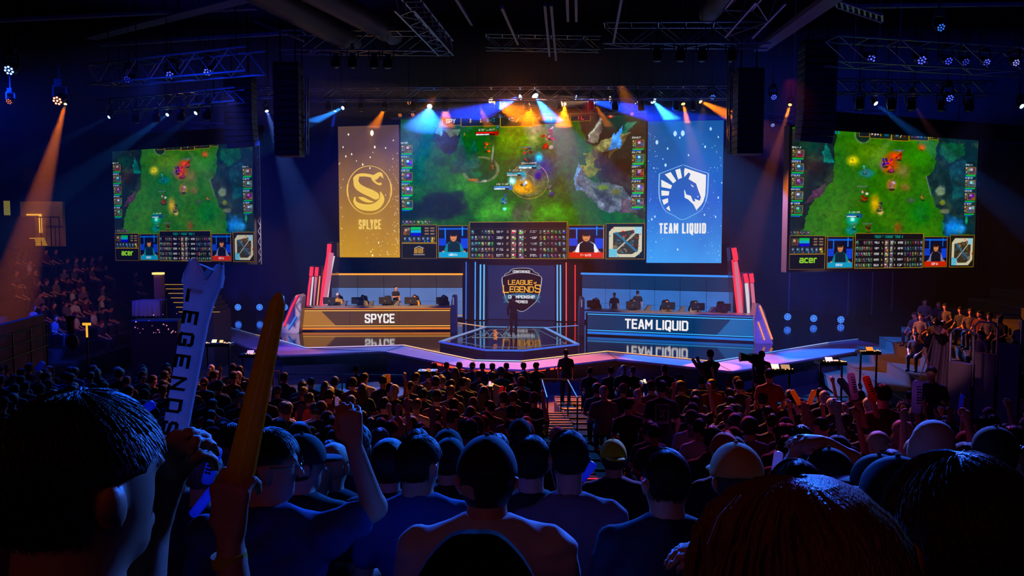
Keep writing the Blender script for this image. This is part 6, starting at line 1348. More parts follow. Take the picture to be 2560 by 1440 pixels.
# ---------------------------------------------------------------- people close to the camera and special figures
def hero(lab, px, top, D, shirt, skin=0, hair='black', style='short', capm=None, capback=False, pose='sit', yaw=0, arms_px=None, hands=(None, None), wide=1., h=.012, nod=.05, tilt=0, hd=-.03, lean=.05, sleeve='short', byaw=0, legs=True, folds=0, fine=True, sc_=1., hood=False, roll=0):
    p = P(px, top, D); full = (1.353 if pose == 'sit' else 1.813) + hd + (.02 if capm else 0); loc = Vector((p.x, D, p.z - full * sc_)); Ri = Matrix.Rotation(-byaw, 3, 'Z')
    arms = [None, None]
    if arms_px:
        for i in (0, 1):
            if arms_px[i]: arms[i] = tuple(tuple(Ri @ ((P(*q) - loc) / sc_)) for q in arms_px[i])
    b = body(pose, arms, wide, hands[0], hands[1], yaw, tilt, nod, True, fine, lean, roll, hd)
    return person('person', lab, loc, b, shirt, skin, hair, style, 'denim', h=h, sleeve=sleeve, yaw=byaw, capmat=capm, capback=capback, legs=legs, folds=folds, scale=sc_, hood=hood), b, loc
tanc = mk('cap_tan', (225, 165, 80), .8, 0, 6, .12); limec = mk('cap_lime', (215, 215, 30), .8, 0, 6, .12); redc = mk('cap_red', (200, 60, 30), .8, 0, 6, .12); navyc = mk('cap_navy', (22, 26, 50), .8, 0, 6, .12); blackc = mk('cap_black', (30, 20, 24), .8, 0, 6, .12)
up_ = Vector((0, 0, 1))
# centre man
t9, b9, l9 = hero('broad man in dark cap and pale t-shirt, seen from behind at bottom centre', 1216, 1106, 2.3, 'white', 0, 'black', 'short', blackc, wide=1.16, h=.01, hd=-.055, folds=.006)
HM = b9['HM']; pt = MB(); pt.ball((0, 0, 0), (.042, .004, .018), 12, 6); o = pt.build('cap_patch', mk('patch_white', (190, 185, 190), .7), t9); o.matrix_local = HM @ Matrix.Translation((-.045, -.104, -.012)) @ Matrix.Rotation(.45, 4, 'Z') @ Matrix.Rotation(.5, 4, 'Y')
bk = P(1190, 1322, 2.0); tb = thing('chair_back', 'rounded black seat back in front of the pale t-shirt at bottom centre', 'seat', Vector((bk.x, 1.98, F(2.0))))
hz_ = bk.z - F(2.0); MB().prism([(x, z) for x, z in smooth_poly([(-.19, hz_ - .75), (-.19, hz_ - .4), (-.165, hz_ - .15), (-.08, hz_ - .02), (0, hz_), (.08, hz_ - .02), (.165, hz_ - .15), (.19, hz_ - .4), (.19, hz_ - .75)], 4)], -.015, .015).build('backrest', mk('seat_back_black', (8, 7, 8), .9, spec=.1), tb); MB().bar((-.15, 0, 0), (-.15, 0, hz_ - .7), .04).bar((.15, 0, 0), (.15, 0, hz_ - .7), .04).bbox(-.2, 0, hz_ - .8, .2, .4, hz_ - .72, .02).build('frame', blackmetal, tb)
hero('dark-haired man in blue shirt left of the man in dark cap, head turned right', 1045, 1104, 3.15, 'blue', 0, yaw=-.5, hd=-.04, wide=1.05, folds=.005)
hero('man with tall narrow dark hair right of the man in dark cap', 1328, 1104, 3.5, 'black', 0, hd=-.03, yaw=-.1)
hero('man in mauve t-shirt with short black hair, sloping shoulders, right of centre', 1424, 1092, 3.45, 'mauve', 0, hd=.0, wide=1.12, yaw=.1, folds=.005)
hero('person in lime-yellow cap worn backwards and dark jacket beside the stairs', 1536, 1105, 5.4, 'black', 0, 'brown', 'short', limec, True, sleeve='long')
hero('man with short hair lit bright blue and a navy jacket, right of the stairs', 1670, 1140, 2.75, 'navy', 0, style='crop', hd=-.04, wide=1.08, yaw=.25, sleeve='long', folds=.005)
hero('person in round tan cap with blue collar, right half of the front', 1854, 1122, 2.75, 'blue', 0, 'brown', 'short', tanc, hd=.02, wide=.95, yaw=.1)
t3, b3, l3 = hero('man in glasses and blue t-shirt raising a fist at lower left', 655, 1090, 2.5, 'blue', 0, yaw=-1.25, wide=1.1, hd=-.03, folds=.006, h=.009,
    arms_px=(None, ((935, 1268, 2.55), (884, 1112, 2.45))), hands=(None, dict(d=Vector((-.12, -.02, 1)), n=Vector((-.25, .9, .1)), curl=1.5)))
HM = b3['HM']; g = MB()
for s in (-1, 1):
    c = Vector((s * .033, .112, .008)); g.tube([HM @ (c + Vector((.024 * math.cos(a), 0, .018 * math.sin(a)))) for a in np.linspace(0, 6.283, 17)], .0016, 5); g.tube([HM @ (c + Vector((s * .024, 0, .004))), HM @ Vector((s * .08, .06, .012)), HM @ Vector((s * .082, -.01, .012))], .0018, 5)
g.tube([HM @ Vector((-.009, .114, .01)), HM @ Vector((.009, .114, .01))], .0016, 5); g.build('glasses', mk('glasses_metal', (60, 60, 66), .2, .8), t3)
hero('man in black cap with brim to the right, behind the man with raised fist', 745, 1096, 3.4, 'black', 0, 'black', 'short', blackc, yaw=-.95)
hero('blonde woman with ponytail lit blue under the raised arm', 828, 1120, 4.1, 'navy', 0, 'blonde', 'ponytail', yaw=-.25, h=.012)
hero('person with thick dark hair between the ponytail and the blue shirt', 968, 1116, 3.9, 'black', 0, 'black', 'curly')
t8, b8, l8 = hero('person in black cap worn backwards with a pale patch, left of the centre man', 1122, 1103, 4.4, 'black', 0, 'black', 'short', blackc, True, yaw=-.3)
hero('man in red cap lit yellow on its left side, above the tan cap', 1818, 1088, 5.3, 'black', 0, 'brown', 'short', redc, hd=0)
hero('person in black cap right of the purple-lit raised arm', 2088, 1132, 3.3, 'black', 0, 'black', 'short', blackc, False, yaw=.3)
hero('short brown-haired head behind the two black caps at lower right', 2142, 1155, 3.9, 'black', 0, 'brown', 'short')
hero('person in black cap facing left before the navy cap', 2218, 1150, 3.0, 'navy', 0, 'black', 'short', blackc, yaw=.8)
hero('person in navy cap in profile with red lips, left of the large dark head', 2272, 1160, 2.3, 'navy', 0, 'black', 'short', navyc, yaw=1.15)
hero('person with spiky dark hair just above the wavy auburn hair', 2008, 1170, 2.5, 'black', 0, 'black', 'crop')
hero('person with short hair lit pale blue near the right edge crowd', 2238, 1136, 4.4, 'black', 0, 'grey', 'short')
t21, b21, l21 = hero('person with purple-lit arm bent over the head at lower right', 2046, 1140, 3.5, 'mauve', 0, 'black', 'short', arms_px=(((1962, 1190, 3.4), (1996, 1118, 3.45)), ((2130, 1150, 3.4), (2070, 1108, 3.45))), hands=(dict(d=Vector((1, 0, .1)), n=Vector((0, .3, -1)), curl=.3), dict(d=Vector((-1, 0, .1)), n=Vector((0, .3, -1)), curl=.3)))
tb_, bb_, lb_ = hero('person in white knitted hat lit lavender at right', 2344, 1098, 3.6, 'black', 0, 'brown', 'bald', nod=.2)
HM = bb_['HM']; mobj('knitted_hat', field(tr([ell((0, -.015, .035), (.082, .1, .1), .02), ell((0, -.06, .12), (.06, .06, .05), .05), ell((.02, -.02, .13), (.05, .05, .04), .03)], HM), .01, .02, lambda D, X, Y, Z: (lambda x, y, z: np.maximum(D + .002 * np.sin(300 * x) * np.sin(80 * z + 30 * y), -(z + .03 + y * .2)))(*in_frame(HM, X, Y, Z))), CL['white'], tb_)
# nearest figures
t1, b1, l1 = hero('huge dark silhouette of a person at the bottom left edge holding a white stick', 178, 1012, .98, 'black', 1, 'black', 'short', yaw=-.55, wide=1.0, h=.009, hd=-.02, lean=.0, legs=False,
    arms_px=(None, ((330, 1560, 1.05), (375, 1330, 1.12))), hands=(None, dict(d=Vector((.25, .1, 1)), n=Vector((.55, .8, 0)), curl=1.0, sc=1.05)))
t0, b0, l0 = hero('raised arm with yellow wristband gripping the orange stick', 600, 1500, 1.75, 'blue', 1, 'black', 'short', h=.0075, legs=False, arms_px=(None, ((592, 1560, 1.55), (576, 1352, 1.6))), hands=(None, dict(d=Vector((0, .05, 1)), n=Vector((.25, 1, 0)), curl=1.25, sc=1.08)))
wb = P(573, 1396, 1.59); Wl = wb - l0; mb = MB(); mb.tube([Wl + Vector((.001, 0, -.011)), Wl + Vector((-.001, 0, .011))], .037, 20); mb.build('wristband', mk('wristband_yellow', (190, 160, 20), .5), t0, smooth=False)
white_f = film('white', (235, 222, 235)); orange_f = film('orange', (255, 140, 20)); red_f = film('red', (255, 70, 50)); yel_f = film('yellow', (255, 190, 60)); blue_f = film('blue', (130, 165, 255)); dk_f = film('teal', (90, 120, 124))
stick(P(405, 1262, 1.2), P(512, 676, 1.27), .047, 'tall white inflatable stick with vertical black lettering at left', white_f, ('LEGENDS', .92, .27), flare=True, n=24)
stick(P(588, 1240, 1.63), P(700, 730, 1.7), .064, 'tall orange inflatable stick with red tip held by the hand with wristband', orange_f, taper=.62, n=24)
t16, b16, l16 = hero('huge dark head with short hair at the bottom right corner', 2478, 1192, .93, 'black', 1, 'brown', 'short', yaw=.12, h=.009, hd=-.0, legs=False, wide=.95)
# woman with wavy auburn hair, very near
t15, b15, l15 = hero('woman with blurred wavy auburn hair very close at lower right, hand out left', 2035, 1280, .88, 'black', 0, 'auburn', 'bald', yaw=.05, h=.009, legs=False, hd=0,
    arms_px=(((1900, 1560, 1.15), (1842, 1392, 1.55)), None), hands=(dict(d=Vector((-1, .25, .02)), n=Vector((0, .2, -1)), curl=.45, sc=.85), None))
HM = b15['HM']; pr = [ell((0, -.01, .02), (.085, .105, .1), .03), ell((-.085, -.04, -.06), (.05, .07, .09), .04), ell((.09, -.04, -.05), (.045, .07, .1), .04), ell((-.12, -.05, -.16), (.055, .07, .1), .04), ell((.12, -.05, -.15), (.05, .07, .11), .04), ell((0, -.09, -.1), (.1, .06, .14), .05), cap((-.1, -.07, -.15), (-.13, -.08, -.34), .07, .06, .04), cap((.1, -.07, -.15), (.14, -.08, -.34), .07, .06, .04), cap((0, -.1, -.15), (0, -.12, -.34), .09, .09, .05)]
def wav(D, X, Y, Z):
    x, y, z = in_frame(HM, X, Y, Z); q = np.arctan2(x, z + .35) * 14 + 6 * np.sin(9 * z + 4 * x)
    return np.maximum(D + .007 * np.sin(q) + .0012 * np.sin(q * 4.3 + 6 * z), (y - .06))
mobj('hair', joinvf(field(tr(pr, HM), .008, .0, wav), strands(HM, 1500, 'wavy', 8)), HAIR['auburn'], t15)

# ---- standing / stick-waving figures in the crowd
def fig(lab, px, D, shirt, pose='stand', **k):
    zt = F(D) + (1.813 if pose == 'stand' else 1.353); px_, py_ = proj((P(px, 900, D).x, D, zt)); return hero(lab, px, py_, D, shirt, pose=pose, hd=0, fine=False, h=.018, **k)
A2 = lambda px, D, hx, hy, ex, ey: ((ex, ey, D - .03), (hx, hy, D - .05))
fig('man standing in maroon t-shirt with both arms up holding sticks, right side', 2213, 8.6, 'maroon', 'stand', arms_px=(A2(0, 8.6, 2138, 1000, 2164, 1062), A2(0, 8.6, 2184, 1010, 2200, 1062)), hands=(fist(-1), fist(1)))
stick(P(2144, 1002, 8.5), P(2096, 945, 8.6), .085, 'dark teal inflatable stick leaning left in the raised left hand', dk_f, n=12); stick(P(2138, 1000, 8.45), P(2126, 931, 8.5), .085, 'white inflatable stick with small black lettering upright at right', white_f, ('LEGENDS', .85, .25), n=12)
stick(P(2187, 1005, 8.5), P(2163, 939, 8.6), .085, 'red inflatable stick in the raised right hand of the man in maroon', red_f, ('LEGENDS', .85, .25), n=12)
fig('person gripping one big white upright stick, far right crowd', 2298, 9.0, 'grey', 'sit', arms_px=(A2(0, 9, 2291, 1030, 2300, 1075), None), hands=(fist(-1), None)); stick(P(2290, 1034, 8.9), P(2294, 950, 8.9), .11, 'big white upright inflatable stick with dark stripes of lettering, far right', white_f, ('LEGENDS', .85, .3), n=12)
fig('man standing with back print on black shirt beside the stairs', 1655, 12.1, 'black', 'stand')
o = MB(); c = P(1655, 1035, 11.9); o.box(-.11, 0, -.16, .11, .004, .16); ob = o.build('back_print', mk('print_pale', (120, 112, 120), .8)); lb = MB(); lb.box(-.09, -.004, -.11, .09, -.001, .14).build('print_field', CL['black'], ob)
q = MB(); q.bar((-.04, -.008, .08), (.03, -.008, -.05), .03).bar((.04, -.008, .08), (-.03, -.008, -.05), .03); q.build('print_mark', mk('print_pale', (120, 112, 120), .8), ob); ob.location = c; tag(ob, 'pale square print on the back of the man standing beside the stairs', 'print')
fig('person standing near the stage waving two pale sticks, right of centre', 1777, 19.6, 'black', 'stand', arms_px=(A2(0, 19.6, 1752, 918, 1758, 926), A2(0, 19.6, 1758, 940, 1770, 948)), hands=(fist(-1), fist(1)))
stick(P(1752, 922, 19.4), P(1742, 891, 19.5), .09, 'pale inflatable stick held high by the person near the stage', mk('film_pink', (180, 130, 120), .3), n=10); stick(P(1762, 945, 19.3), P(1730, 896, 19.4), .09, 'longer pale inflatable stick leaning left near the stage', mk('film_pink', (180, 130, 120), .3), n=10)
fig('person standing in bright red t-shirt at right of centre', 1925, 14.2, 'red', 'stand')
fig('person standing against the stage edge as a black silhouette, right of centre', 1415, 25.6, 'black', 'stand')
t, b, l = fig('camera operator standing by the right stage edge', 1906, 21.9, 'black', 'stand', arms_px=(A2(0, 21.9, 1890, 905, 1893, 915), None))
c = P(1884, 897, 21.9); t = thing('video_camera', 'black broadcast camera on a support in front of the camera operator', 'camera', c); MB().bbox(-.12, -.15, -.12, .16, .15, .14, .03).build('camera_body', black, t); MB().tube([(-.1, 0, .02), (-.32, 0, .05), (-.4, 0, .05)], [.08, .12, .14], 12).build('lens', blackmetal, t); MB().tube([(0, 0, -.1), (0, 0, -(c.z - F(21.9)))], .04).build('support', black, t)
# front row near the stage
for k, (px, lab, sh, cp) in enumerate(((1086, 'leftmost in the front row below the stage', 'black', None), (1116, 'second from the left in the front row below the stage', 'navy', None), (1148, 'third from the left in the front row below the stage', 'black', None), (1181, 'fourth from the left in the front row below the stage', 'black', CL['maroon']), (1206, 'in a hood in the front row left of the stage middle', 'grey', None), (1231, 'with a tall hood in the front row at the stage middle', 'navy', None), (1266, 'just right of the tall hood in the front row', 'maroon', None), (1309, 'in a grey top in the front row under the red lights', 'grey', None), (1341, 'last seated before the standing silhouette', 'black', None))):
    D = 24.6 + .3 * math.sin(k); k2 = (0, 3, 4, 8, 9, 9, 3, 0, 2)[k]; place(k2, (P(px, 900, D).x, D, F(D)), 0, sh, 'seated silhouette ' + lab, 'front row silhouettes', 1.05)
for k, (px, D, k2, sh, lab) in enumerate(((1475, 22.5, 3, 'black', 'dark seated spectator nearest the stairs in front of the blue apron'), (1527, 22.2, 0, 'black', 'dark seated spectator below the stage, second right of the stairs'), (1560, 20.8, 6, 'black', 'pale-haired spectator below the blue desk reflection'), (1583, 21.8, 13, 'black', 'grey-haired seated spectator below the blue desk'), (1662, 20.9, 7, 'black', 'capped seated spectator right of the grey-haired one'), (888, 20.8, 3, 'black', 'lone dark spectator in the gap before the orange desk'))): place(k2, (P(px, 900, D).x, D, F(D)), 0, sh, lab, 'dim spectators near the stage', 1.0)
# more sticks in the crowd
for (a, b_, D, wd, m, lab) in (((2000, 1012), (1980, 975), 13, .09, yel_f, 'yellow stick leaning left of a crossing pair at right'), ((2022, 1012), (2036, 975), 13, .09, yel_f, 'yellow stick leaning right of a crossing pair at right'), ((2048 + 352, 1030), (2400 + 6, 985), 9.5, .05, blue_f, 'thin blue glowing stick among raised fists at far right'),
    ((963, 968), (965, 935), 17.5, .08, yel_f, 'left one of two upright yellow sticks left of centre'), ((972, 968), (972, 935), 17.5, .08, yel_f, 'right one of two upright yellow sticks left of centre'), ((843, 1035), (842, 992), 12.5, .07, white_f, 'pale upright stick catching amber light, left of centre'), ((672, 1005), (674, 972), 15, .08, white_f, 'pale upright stick right of the tall orange stick'), ((1248, 985), (1257, 965), 16, .07, red_f, 'left red stick of a small pair near the centre'), ((1262, 992), (1268, 966), 16, .07, red_f, 'right red stick of a small pair near the centre'),
    ((1291, 1125), (1286, 1080), 7.2, .05, blue_f, 'thin cyan-lit stick between heads near the centre'), ((515, 1210), (545, 1118), 3.6, .055, blue_f, 'short blue-lit inflatable stick with lettering left of the orange stick'), ((1450, 1200), (1484, 1155), 4.4, .06, blue_f, 'blue-lit stick beside the lime cap'), ((1940, 1180), (1947, 1128), 5, .06, white_f, 'pale narrow stick right of the tan cap'), ((480, 1290), (540, 1215), 2.9, .04, blue_f, 'thin clear blue-lit stick below the lettered blue one'), ((345, 1035), (385, 1008), 5.5, .07, blue_f, 'teal-lit stick behind the large dark head'), ((92, 925), (108, 905), 12, .09, blue_f, 'blue-lit stick at the left crowd edge')):
    stick(P(*a, D), P(*b_, D), wd, lab, m, ('LEGENDS', .9, .3) if 'lettering' in lab else None, n=10)
# ---------------------------------------------------------------- side stands, balconies and floor clutter
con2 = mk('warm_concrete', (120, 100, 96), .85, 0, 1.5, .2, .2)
LX, LY0, LY1 = -18.4, 27.5, 47
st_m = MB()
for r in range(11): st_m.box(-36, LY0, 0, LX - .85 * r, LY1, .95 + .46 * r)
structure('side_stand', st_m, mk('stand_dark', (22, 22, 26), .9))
li = 0
rb = random.Random(4)
for r in range(11):
    X = LX - .85 * r - .45; z = .95 + .46 * r; Y = 29 + rb.random()
    while Y < 44:
        px, py = proj((X, Y, z + 1.2)); Y += .66 + rb.random() * .3
        if px > -10 and px < 330 - max(0, 5 - r) * 12 + 40 and py > 600 and py < 830 and rb.random() < .62 and li < 46 and not (px > 240 and rb.random() < .6):
            k = rb.randrange(NSIT); sh = rb.choice(['black', 'grey', 'navy', 'mauve', 'maroon', 'white', 'black']); lab = 'spectator in %s top, %s, in the left side stand' % (sh, TPL[k][1])
            place(k, (X, Y, z), -math.pi / 2 + rb.uniform(-.3, .5), sh, lab, lab, 1.05); li += 1
print('side stand', li)
# left parapet wall and railing
A = P(-40, 812, 19); B = P(112, 795, 23); M, L = frame((A.x, A.y, 0), (B.x, B.y, 0)); t = thing('parapet_wall', 'pale concrete parapet with thin rails at the left edge', 'wall', M)
hz_ = P(40, 803, 21).z; MB().box(0, 0, 0, L, .2, hz_).build('wall', con2, t); rl = MB()
for z in (.3, .62, .95): rl.tube([(0, -.06, hz_ - z), (L, -.06, hz_ - z)], .02, 6)
for x in np.linspace(.3, L - .1, 4): rl.bar((x, -.06, 0), (x, -.06, hz_ - .25), .035)
rl.build('railing', blackmetal, t)
# upper-left balcony box with lit doorway
A = P(44, 616, 36); B = P(150, 616, 36); t = thing('balcony_box', 'tan balcony room with glowing yellow doorway high at far left', 'balcony', Vector((A.x, 36, A.z))); W_ = B.x - A.x; H_ = P(44, 503, 36).z - A.z; k = W_ / 106
MB().box(0, .3, 0, W_, .5, H_).build('back_wall', mk('tan_wall', (150, 120, 70), .9), t); MB().box(-1.0, -.1, .0, k * 45, .0, H_ * .66).build('front_panel', mk('dark_panel', (30, 22, 20), .9), t)
lm_ = em('door_glow', (255, 185, 60), .9, True); g = MB(); g.box(k * 18, .2, H_ * .69, k * 54, .28, H_ * .72).box(k * 49, .2, H_ * .3, k * 54, .28, H_ * .72); g.build('lit_door_frame', lm_, t)
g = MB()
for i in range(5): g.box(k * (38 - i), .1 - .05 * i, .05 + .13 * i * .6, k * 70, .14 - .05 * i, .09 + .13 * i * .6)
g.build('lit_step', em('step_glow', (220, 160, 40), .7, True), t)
g = MB(); g.tube([(k * 50, 0, H_ * .65), (W_, 0, H_ * .65)], .03, 6)
for x in (k * 60, k * 85, W_): g.bar((x, 0, 0), (x, 0, H_ * .65), .03)
g.build('rail', blackmetal, t)
spot('balcony_lamp', (A.x + 1.5, 34.5, A.z + H_ + 1.5), (A.x + 2, 36.3, A.z + .5), lin((255, 190, 90)), 60, 110, .6, .1)
A = P(10, 538, 36); B = P(23, 502, 36); o = MB().box(0, 0, 0, B.x - A.x, .05, B.z - A.z).build('glowing_panel_1', em('panel_glow', (120, 110, 40), .8)); o.location = A; o['kind'] = 'structure'  # small lit wall panel, no opening; its light is put in as emission
# left clutter: draped table, consoles, lit stairs, pillar with lamp
def drape_table(lab, a, b, ybot, Y, mat, sag=.0):
    A = P(*a, Y); B = P(*b, Y); zb = P(a[0], ybot, Y).z; L = B.x - A.x; H = A.z - zb; t = thing('draped_table', lab, 'table', Vector((A.x, Y, zb))); mb = MB(); n = 26; top = []
    fr = [(L * i / n, .09 * math.sin(i * 1.3) + .05 * math.sin(i * 2.7) - .04, 0) for i in range(n + 1)]
    vs = [(x, y, 0) for x, y, _ in fr] + [(x, y * .3, H) for x, y, _ in fr] + [(x, .9, H) for x, y, _ in fr]; fs = []
    for i in range(n): fs += [(i, i + 1, i + n + 2, i + n + 1), (i + n + 1, i + n + 2, i + 2 * n + 3, i + 2 * n + 2)]
    mb.add(vs, fs); mb.build('cloth', mat, t, smooth=True); MB().bar((.1, .1, -zb), (.1, .1, H - .05), .06).bar((L - .1, .1, -zb), (L - .1, .1, H - .05), .06).bar((.1, .8, -zb), (.1, .8, H - .05), .06).bar((L - .1, .8, -zb), (L - .1, .8, H - .05), .06).build('leg', blackmetal, t); return t
drape_table('pale cloth-covered stand beside the left pit', (330, 752), (398, 752), 790, 31, CL['mauve'])
spot('drape_lamp', P(370, 700, 28), P(365, 772, 31), lin((220, 190, 220)), 90, 30, .8, .1)
A = P(398, 700, 36); t = thing('lit_pillar', 'dim pillar with a small warm lamp on top at left', 'pillar', Vector((A.x, 36, 0))); MB().bar((0, 0, 0), (0, 0, P(398, 686, 36).z), .35).build('column', con2, t); MB().box(-.22, -.25, P(398, 686, 36).z, .22, .1, P(398, 681, 36).z).build('lamp', em('pillar_lamp', (255, 200, 110), 1.6, True), t)
A = P(405, 760, 37); t = thing('lit_steps', 'steps with gold-lit edges behind the white stick', 'stairs', Vector((A.x, 37, 0))); s1 = MB(); e1 = MB()
for i in range(7):
    z = P(405, 712 + 10 * i, 37).z; x0 = .1 + i * .25; s1.box(x0, -.3 * i, 0, x0 + 1.6, 2.2 - .3 * i, z); e1.box(x0, -.3 * i - .02, z, x0 + 1.3 + .1 * i, -.3 * i + .03, z + .03)
s1.build('step', mk('riser_black', (22, 22, 28), .6), t); e1.build('nosing', em('gold_edge', (190, 140, 50), .8, True), t)
def console(px, py, Y, lab, cols, w_=.9):
    c = P(px, py, Y); t = thing('control_console', lab, 'console', c); MB().bbox(-w_ / 2, -.2, -.12, w_ / 2, .3, 0, .02).build('case', black, t); MB().bar((-w_ * .4, 0, -.1), (-w_ * .4, 0, -max(.3, c.z - .02)), .05).bar((w_ * .4, 0, -.1), (w_ * .4, 0, -max(.3, c.z - .02)), .05).build('stand', blackmetal, t)
    for (x, z, sw_, sh_, cc, st_) in cols:
        R = Matrix.Translation((x, -.1, .02)) @ Matrix.Rotation(-.7, 4, 'X'); MB().bbox(-sw_ / 2 - .01, .0, -.01, sw_ / 2 + .01, .03, sh_ + .01, .003, R).build('display', black, t); MB().box(-sw_ / 2, -.005, 0, sw_ / 2, 0, sh_, R).build('display_picture', em('disp_%d_%d_%d' % cc, cc, st_, True), t)
    r = random.Random(int(px)); d = MB()
    for _ in range(16): x, y = r.uniform(-w_ / 2, w_ / 2), r.uniform(-.18, .1); d.box(x, y, .0, x + .03, y + .02, .02)
    k = d.build('indicator_lights', em('ind_amber', (255, 190, 130), 1.5, True), t); k['kind'] = 'stuff'
console(1943, 922, 22.5, 'console with two glowing warm displays by the right stage edge', [(-.12, 0, .3, .16, (255, 215, 190), 1.6), (.22, 0, .26, .14, (200, 150, 110), 1.)]); console(2078, 903, 25, 'console with a pink glowing display at the right stage edge', [(-.1, 0, .24, .15, (255, 190, 230), 1.8), (.12, -.1, .16, .05, (255, 190, 170), 1.4)])
console(2172, 877, 26.5, 'console with an orange glowing display at the right end of the stage', [(0, 0, .24, .15, (255, 130, 50), 1.5)], .7); console(545, 857, 25.5, 'console with bright amber lights at the left stage edge', [(-.1, 0, .16, .12, (255, 225, 180), 1.8), (.14, 0, .12, .1, (255, 190, 120), 1.6)]); console(628, 884, 25, 'console with pale violet lights at the left stage edge', [(0, 0, .22, .12, (220, 170, 240), 1.2)], .7)
console(1068, 926, 24, 'small desk with red-lit papers below the left of the apron', [(.05, 0, .1, .06, (220, 110, 80), 1.)], .6); console(1225, 962, 16.8, 'phone-sized pink display glowing among the centre crowd', [(0, 0, .05, .08, (255, 150, 200), 1.8)], .12); console(1610, 955, 17.5, 'small bright phone display held up right of the stairs', [(0, 0, .05, .07, (255, 240, 220), 2.)], .12)
# cloudy drum of gear at left
t = thing('equipment_cart', 'dark cart stacked with gear and small coloured lights by the left pit', 'cart', P(385, 800, 29)); MB().bbox(-.9, 0, -P(385, 800, 29).z, .9, .7, 0, .05).build('case', black, t); mb = MB(); r = random.Random(9)
for _ in range(26): mb.ball((r.uniform(-.9, .9), -.03, r.uniform(-.5, .25)), r.uniform(.012, .03), 6, 4)
mb.build('indicator_lights', em('ind_mix', (200, 130, 160), 1.2, True), t)['kind'] = 'stuff'
t = thing('cable_reel', 'tangle of cables and shiny gear beside the left stage lights', 'cables', P(545, 770, 40) - Vector((0, 0, .55))); mb = MB()
for k_ in range(9): mb.tube([(.3 * math.cos(a + k_) + r.uniform(-.1, .1), .1 * math.sin(a * 2), -.6 + .14 * k_ + .1 * math.sin(a)) for a in np.linspace(0, 6.28, 14)], .018, 5)
mb.build('cable', mk('cable_shiny', (120, 90, 110), .2, .6), t)
# amber-lit T sign at left
c = P(216, 812, 24); t = thing('lit_marker', 'small amber T-shaped lit marker in the left pit', 'lamp', c); mb = MB(); mb.box(-.13, 0, -.02, .13, .03, .06).box(-.025, 0, -.4, .025, .03, -.02); mb.build('glowing_face', em('t_glow', (255, 170, 50), 1.2, True), t); MB().bar((0, .04, .04), (0, .04, -c.z), .04).build('post', black, t)
# pale raised stick blurred at left and bottle-shaped balloon
stick(P(178, 835, 15), P(176, 790, 15), .17, 'pale faint inflatable stick raised at left', film('mauve', (110, 80, 90)), n=12, flare=True)
c = P(181, 855, 15); t = thing('balloon', 'pale round balloon below the faint stick at left', 'balloon', c); MB().ball((0, 0, 0), (.12, .12, .15), 16, 10).build('skin', film('mauve', (110, 80, 90)), t, smooth=True); MB().ball((0, 0, -.16), (.02, .02, .02), 8, 5).build('knot', film('mauve', (110, 80, 90)), t)
# right side stand
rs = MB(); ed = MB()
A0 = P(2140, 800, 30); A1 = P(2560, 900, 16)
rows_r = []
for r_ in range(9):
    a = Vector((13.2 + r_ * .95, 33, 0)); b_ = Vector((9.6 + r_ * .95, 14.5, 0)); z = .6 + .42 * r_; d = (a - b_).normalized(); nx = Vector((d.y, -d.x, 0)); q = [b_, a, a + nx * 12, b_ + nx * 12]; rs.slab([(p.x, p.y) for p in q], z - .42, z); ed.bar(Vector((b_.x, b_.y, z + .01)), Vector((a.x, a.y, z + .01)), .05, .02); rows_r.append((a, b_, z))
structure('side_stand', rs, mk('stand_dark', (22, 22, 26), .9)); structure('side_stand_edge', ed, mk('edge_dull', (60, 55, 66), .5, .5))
lr = 0
for r_, (a, b_, z) in enumerate(rows_r):
    for f in np.arange(.04, .96, .042):
        p = b_.lerp(a, f) + Vector((.5, 0, 0)); px, py = proj((p.x, p.y, z + 1.2))
        if 2250 < px < 2575 and 690 < py < 880 and rb.random() < .5 and lr < 18: k = rb.randrange(NSIT); sh = rb.choice(['black', 'grey', 'navy', 'denim', 'maroon']); lab = 'spectator in %s top, %s, in the right side stand' % (sh, TPL[k][1]); place(k, (p.x, p.y, z), math.pi / 2 + .6 + rb.uniform(-.3, .3), sh, lab, lab, 1.); lr += 1
print('right stand', lr)
for k_, (a, b_, Y) in enumerate((((2430, 905), (2487, 922), 15.5), ((2370, 930), (2427, 942), 14.5), ((2490, 880), (2548, 903), 16.5))):
    A = P(a[0], a[1], Y); B = P(b_[0], b_[1], Y - .4); h_ = .42; M, L = frame(A, B, A.z - h_ / 2); t = thing('parapet_panel', 'dim grey parapet panel with a hoop rail, %s of the stepped three at right' % ('middle', 'lowest', 'highest')[k_], 'parapet', M)
    MB().box(0, 0, -(A.z - h_ / 2), L, .12, h_).build('panel', con2, t); MB().tube([(0, .05, 0), (0, .05, .95), (.08, .05, 1.05), (L - .08, .05, 1.05), (L, .05, .95), (L, .05, 0)], .02, 6).build('hoop_rail', alu, t)
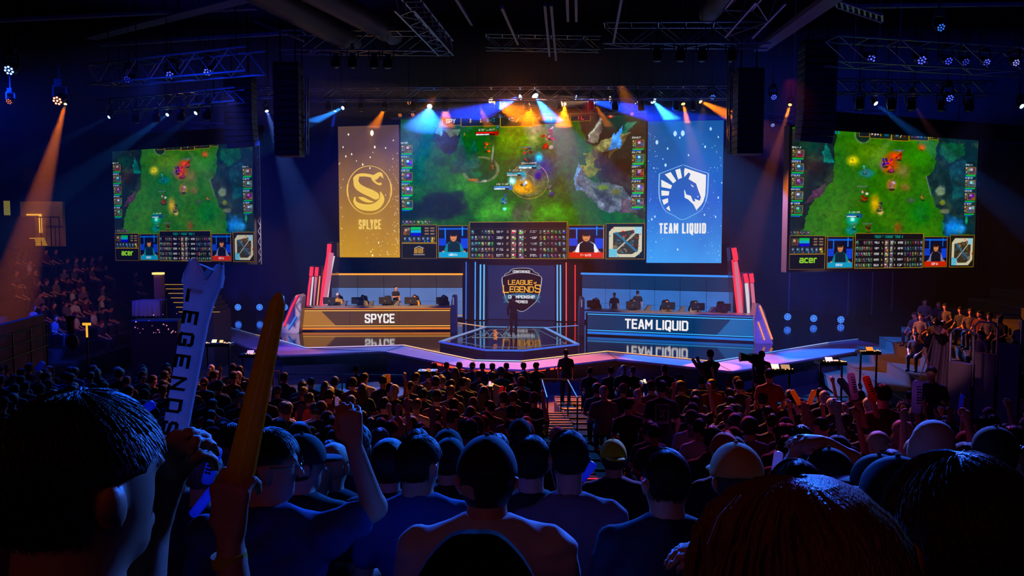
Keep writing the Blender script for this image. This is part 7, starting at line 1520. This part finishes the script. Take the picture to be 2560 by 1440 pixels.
# hanging cloth with people at right
A = P(2337, 835, 16.2); t = thing('hanging_cloth', 'long pale cloth held up and hanging in folds at right', 'cloth', Vector((0, 0, 0))); mb = MB(); n, m_ = 22, 16; vs = []
for j in range(m_ + 1):
    v = j / m_
    for i in range(n + 1):
        u = i / n; xl = 2337 - 30 * v - 2; xr = 2376 - 8 * v; sag = 22 * math.sin(math.pi * u) * (1 - v) ** 2; px = xl + (xr - xl) * u; py = 838 + sag + (1045 - 838) * v + (1 - v) * 8 * u; p = P(px, py, 16.2 + .09 * math.sin(u * 13 + 2 * v) + .06 * math.sin(u * 27)); vs.append(p)
fs = [(j * (n + 1) + i, j * (n + 1) + i + 1, (j + 1) * (n + 1) + i + 1, (j + 1) * (n + 1) + i) for j in range(m_) for i in range(n)]
c0 = vs[0].copy(); t.location = c0; mb.add([v - c0 for v in vs], fs); o = mb.build('cloth', CL['mauve'], t, smooth=True); sd = o.modifiers.new('thickness', 'SOLIDIFY'); sd.thickness = .01
MB().tube([Vector((0, 0, 0)), P(2300, 945, 15.6) - c0], .012, 6).build('cord', CL['mauve'], t)
spot('cloth_lamp', P(2300, 700, 10), P(2345, 920, 16.2), lin((210, 150, 190)), 500, 16, .6, .1)
hero('man in dark jersey behind the hanging cloth holding its corners', 2344, 803, 17.2, 'black', 0, 'black', 'short', pose='stand', byaw=math.pi, fine=False, h=.018, hd=0); hero('person in dark shirt standing in front of the hanging cloth', 2331, 917, 13.6, 'black', 1, 'black', 'short', pose='stand', byaw=2.4, fine=False, h=.018, hd=0)
c = P(2317, 842, 17.3); mb = MB(); mb.tube([(.16 * math.cos(a), 0, .16 * math.sin(a)) for a in np.linspace(0, 6.283, 25)], .02, 8); o = mb.build('orange_hoop', mk('hoop_orange', (255, 110, 30), .4)); o.location = c; tag(o, 'orange hoop held beside the man behind the cloth', 'hoop')
# thin poles below the right screen
for k_, (x, y0, y1) in enumerate(((2182, 680, 785), (2232, 680, 777), (2122, 690, 790), (1975, 690, 780))):
    b_ = P(x - 3, y1, 38); a = Vector((b_.x, 38, 20.6)); o = MB().tube([(0, 0, 0), a - b_], .035, 6).build('rigging_pole', mk('pole_grey', (120, 125, 150), .4, .4)); o.location = b_; tag(o, 'thin vertical pole below the right side screen, %s from the left' % ('third', 'fourth', 'second', 'first')[k_], 'pole', 'thin poles')
# barriers in the pit
for k_, (a, b_, D, lab) in enumerate((((700, 935), (1010, 938), 22.5, 'thin dark rail crossing the empty gap left of centre'), ((1350, 948), (1455, 951), 20.9, 'rail with amber shine at the head of the stairs'), ((668, 931), (697, 928), 19.5, 'short pale rail corner beside the orange stick'), ((1660, 972), (1880, 985), 16.5, 'thin dark rail right of the stairs'))):
    A = P(*a, D); B = P(*b_, D); t = thing('pit_rail', lab, 'rail', A); MB().tube([(0, 0, 0), B - A], .022, 8).build('top_bar', mk('rail_brass', (200, 150, 90), .25, .8) if k_ in (1, 2) else alu, t); 
    for f in (0, .5, 1): q = (B - A) * f; MB().bar(q, (q.x, q.y, q.z - (A.z - F(D))), .03).build('post', blackmetal, t)
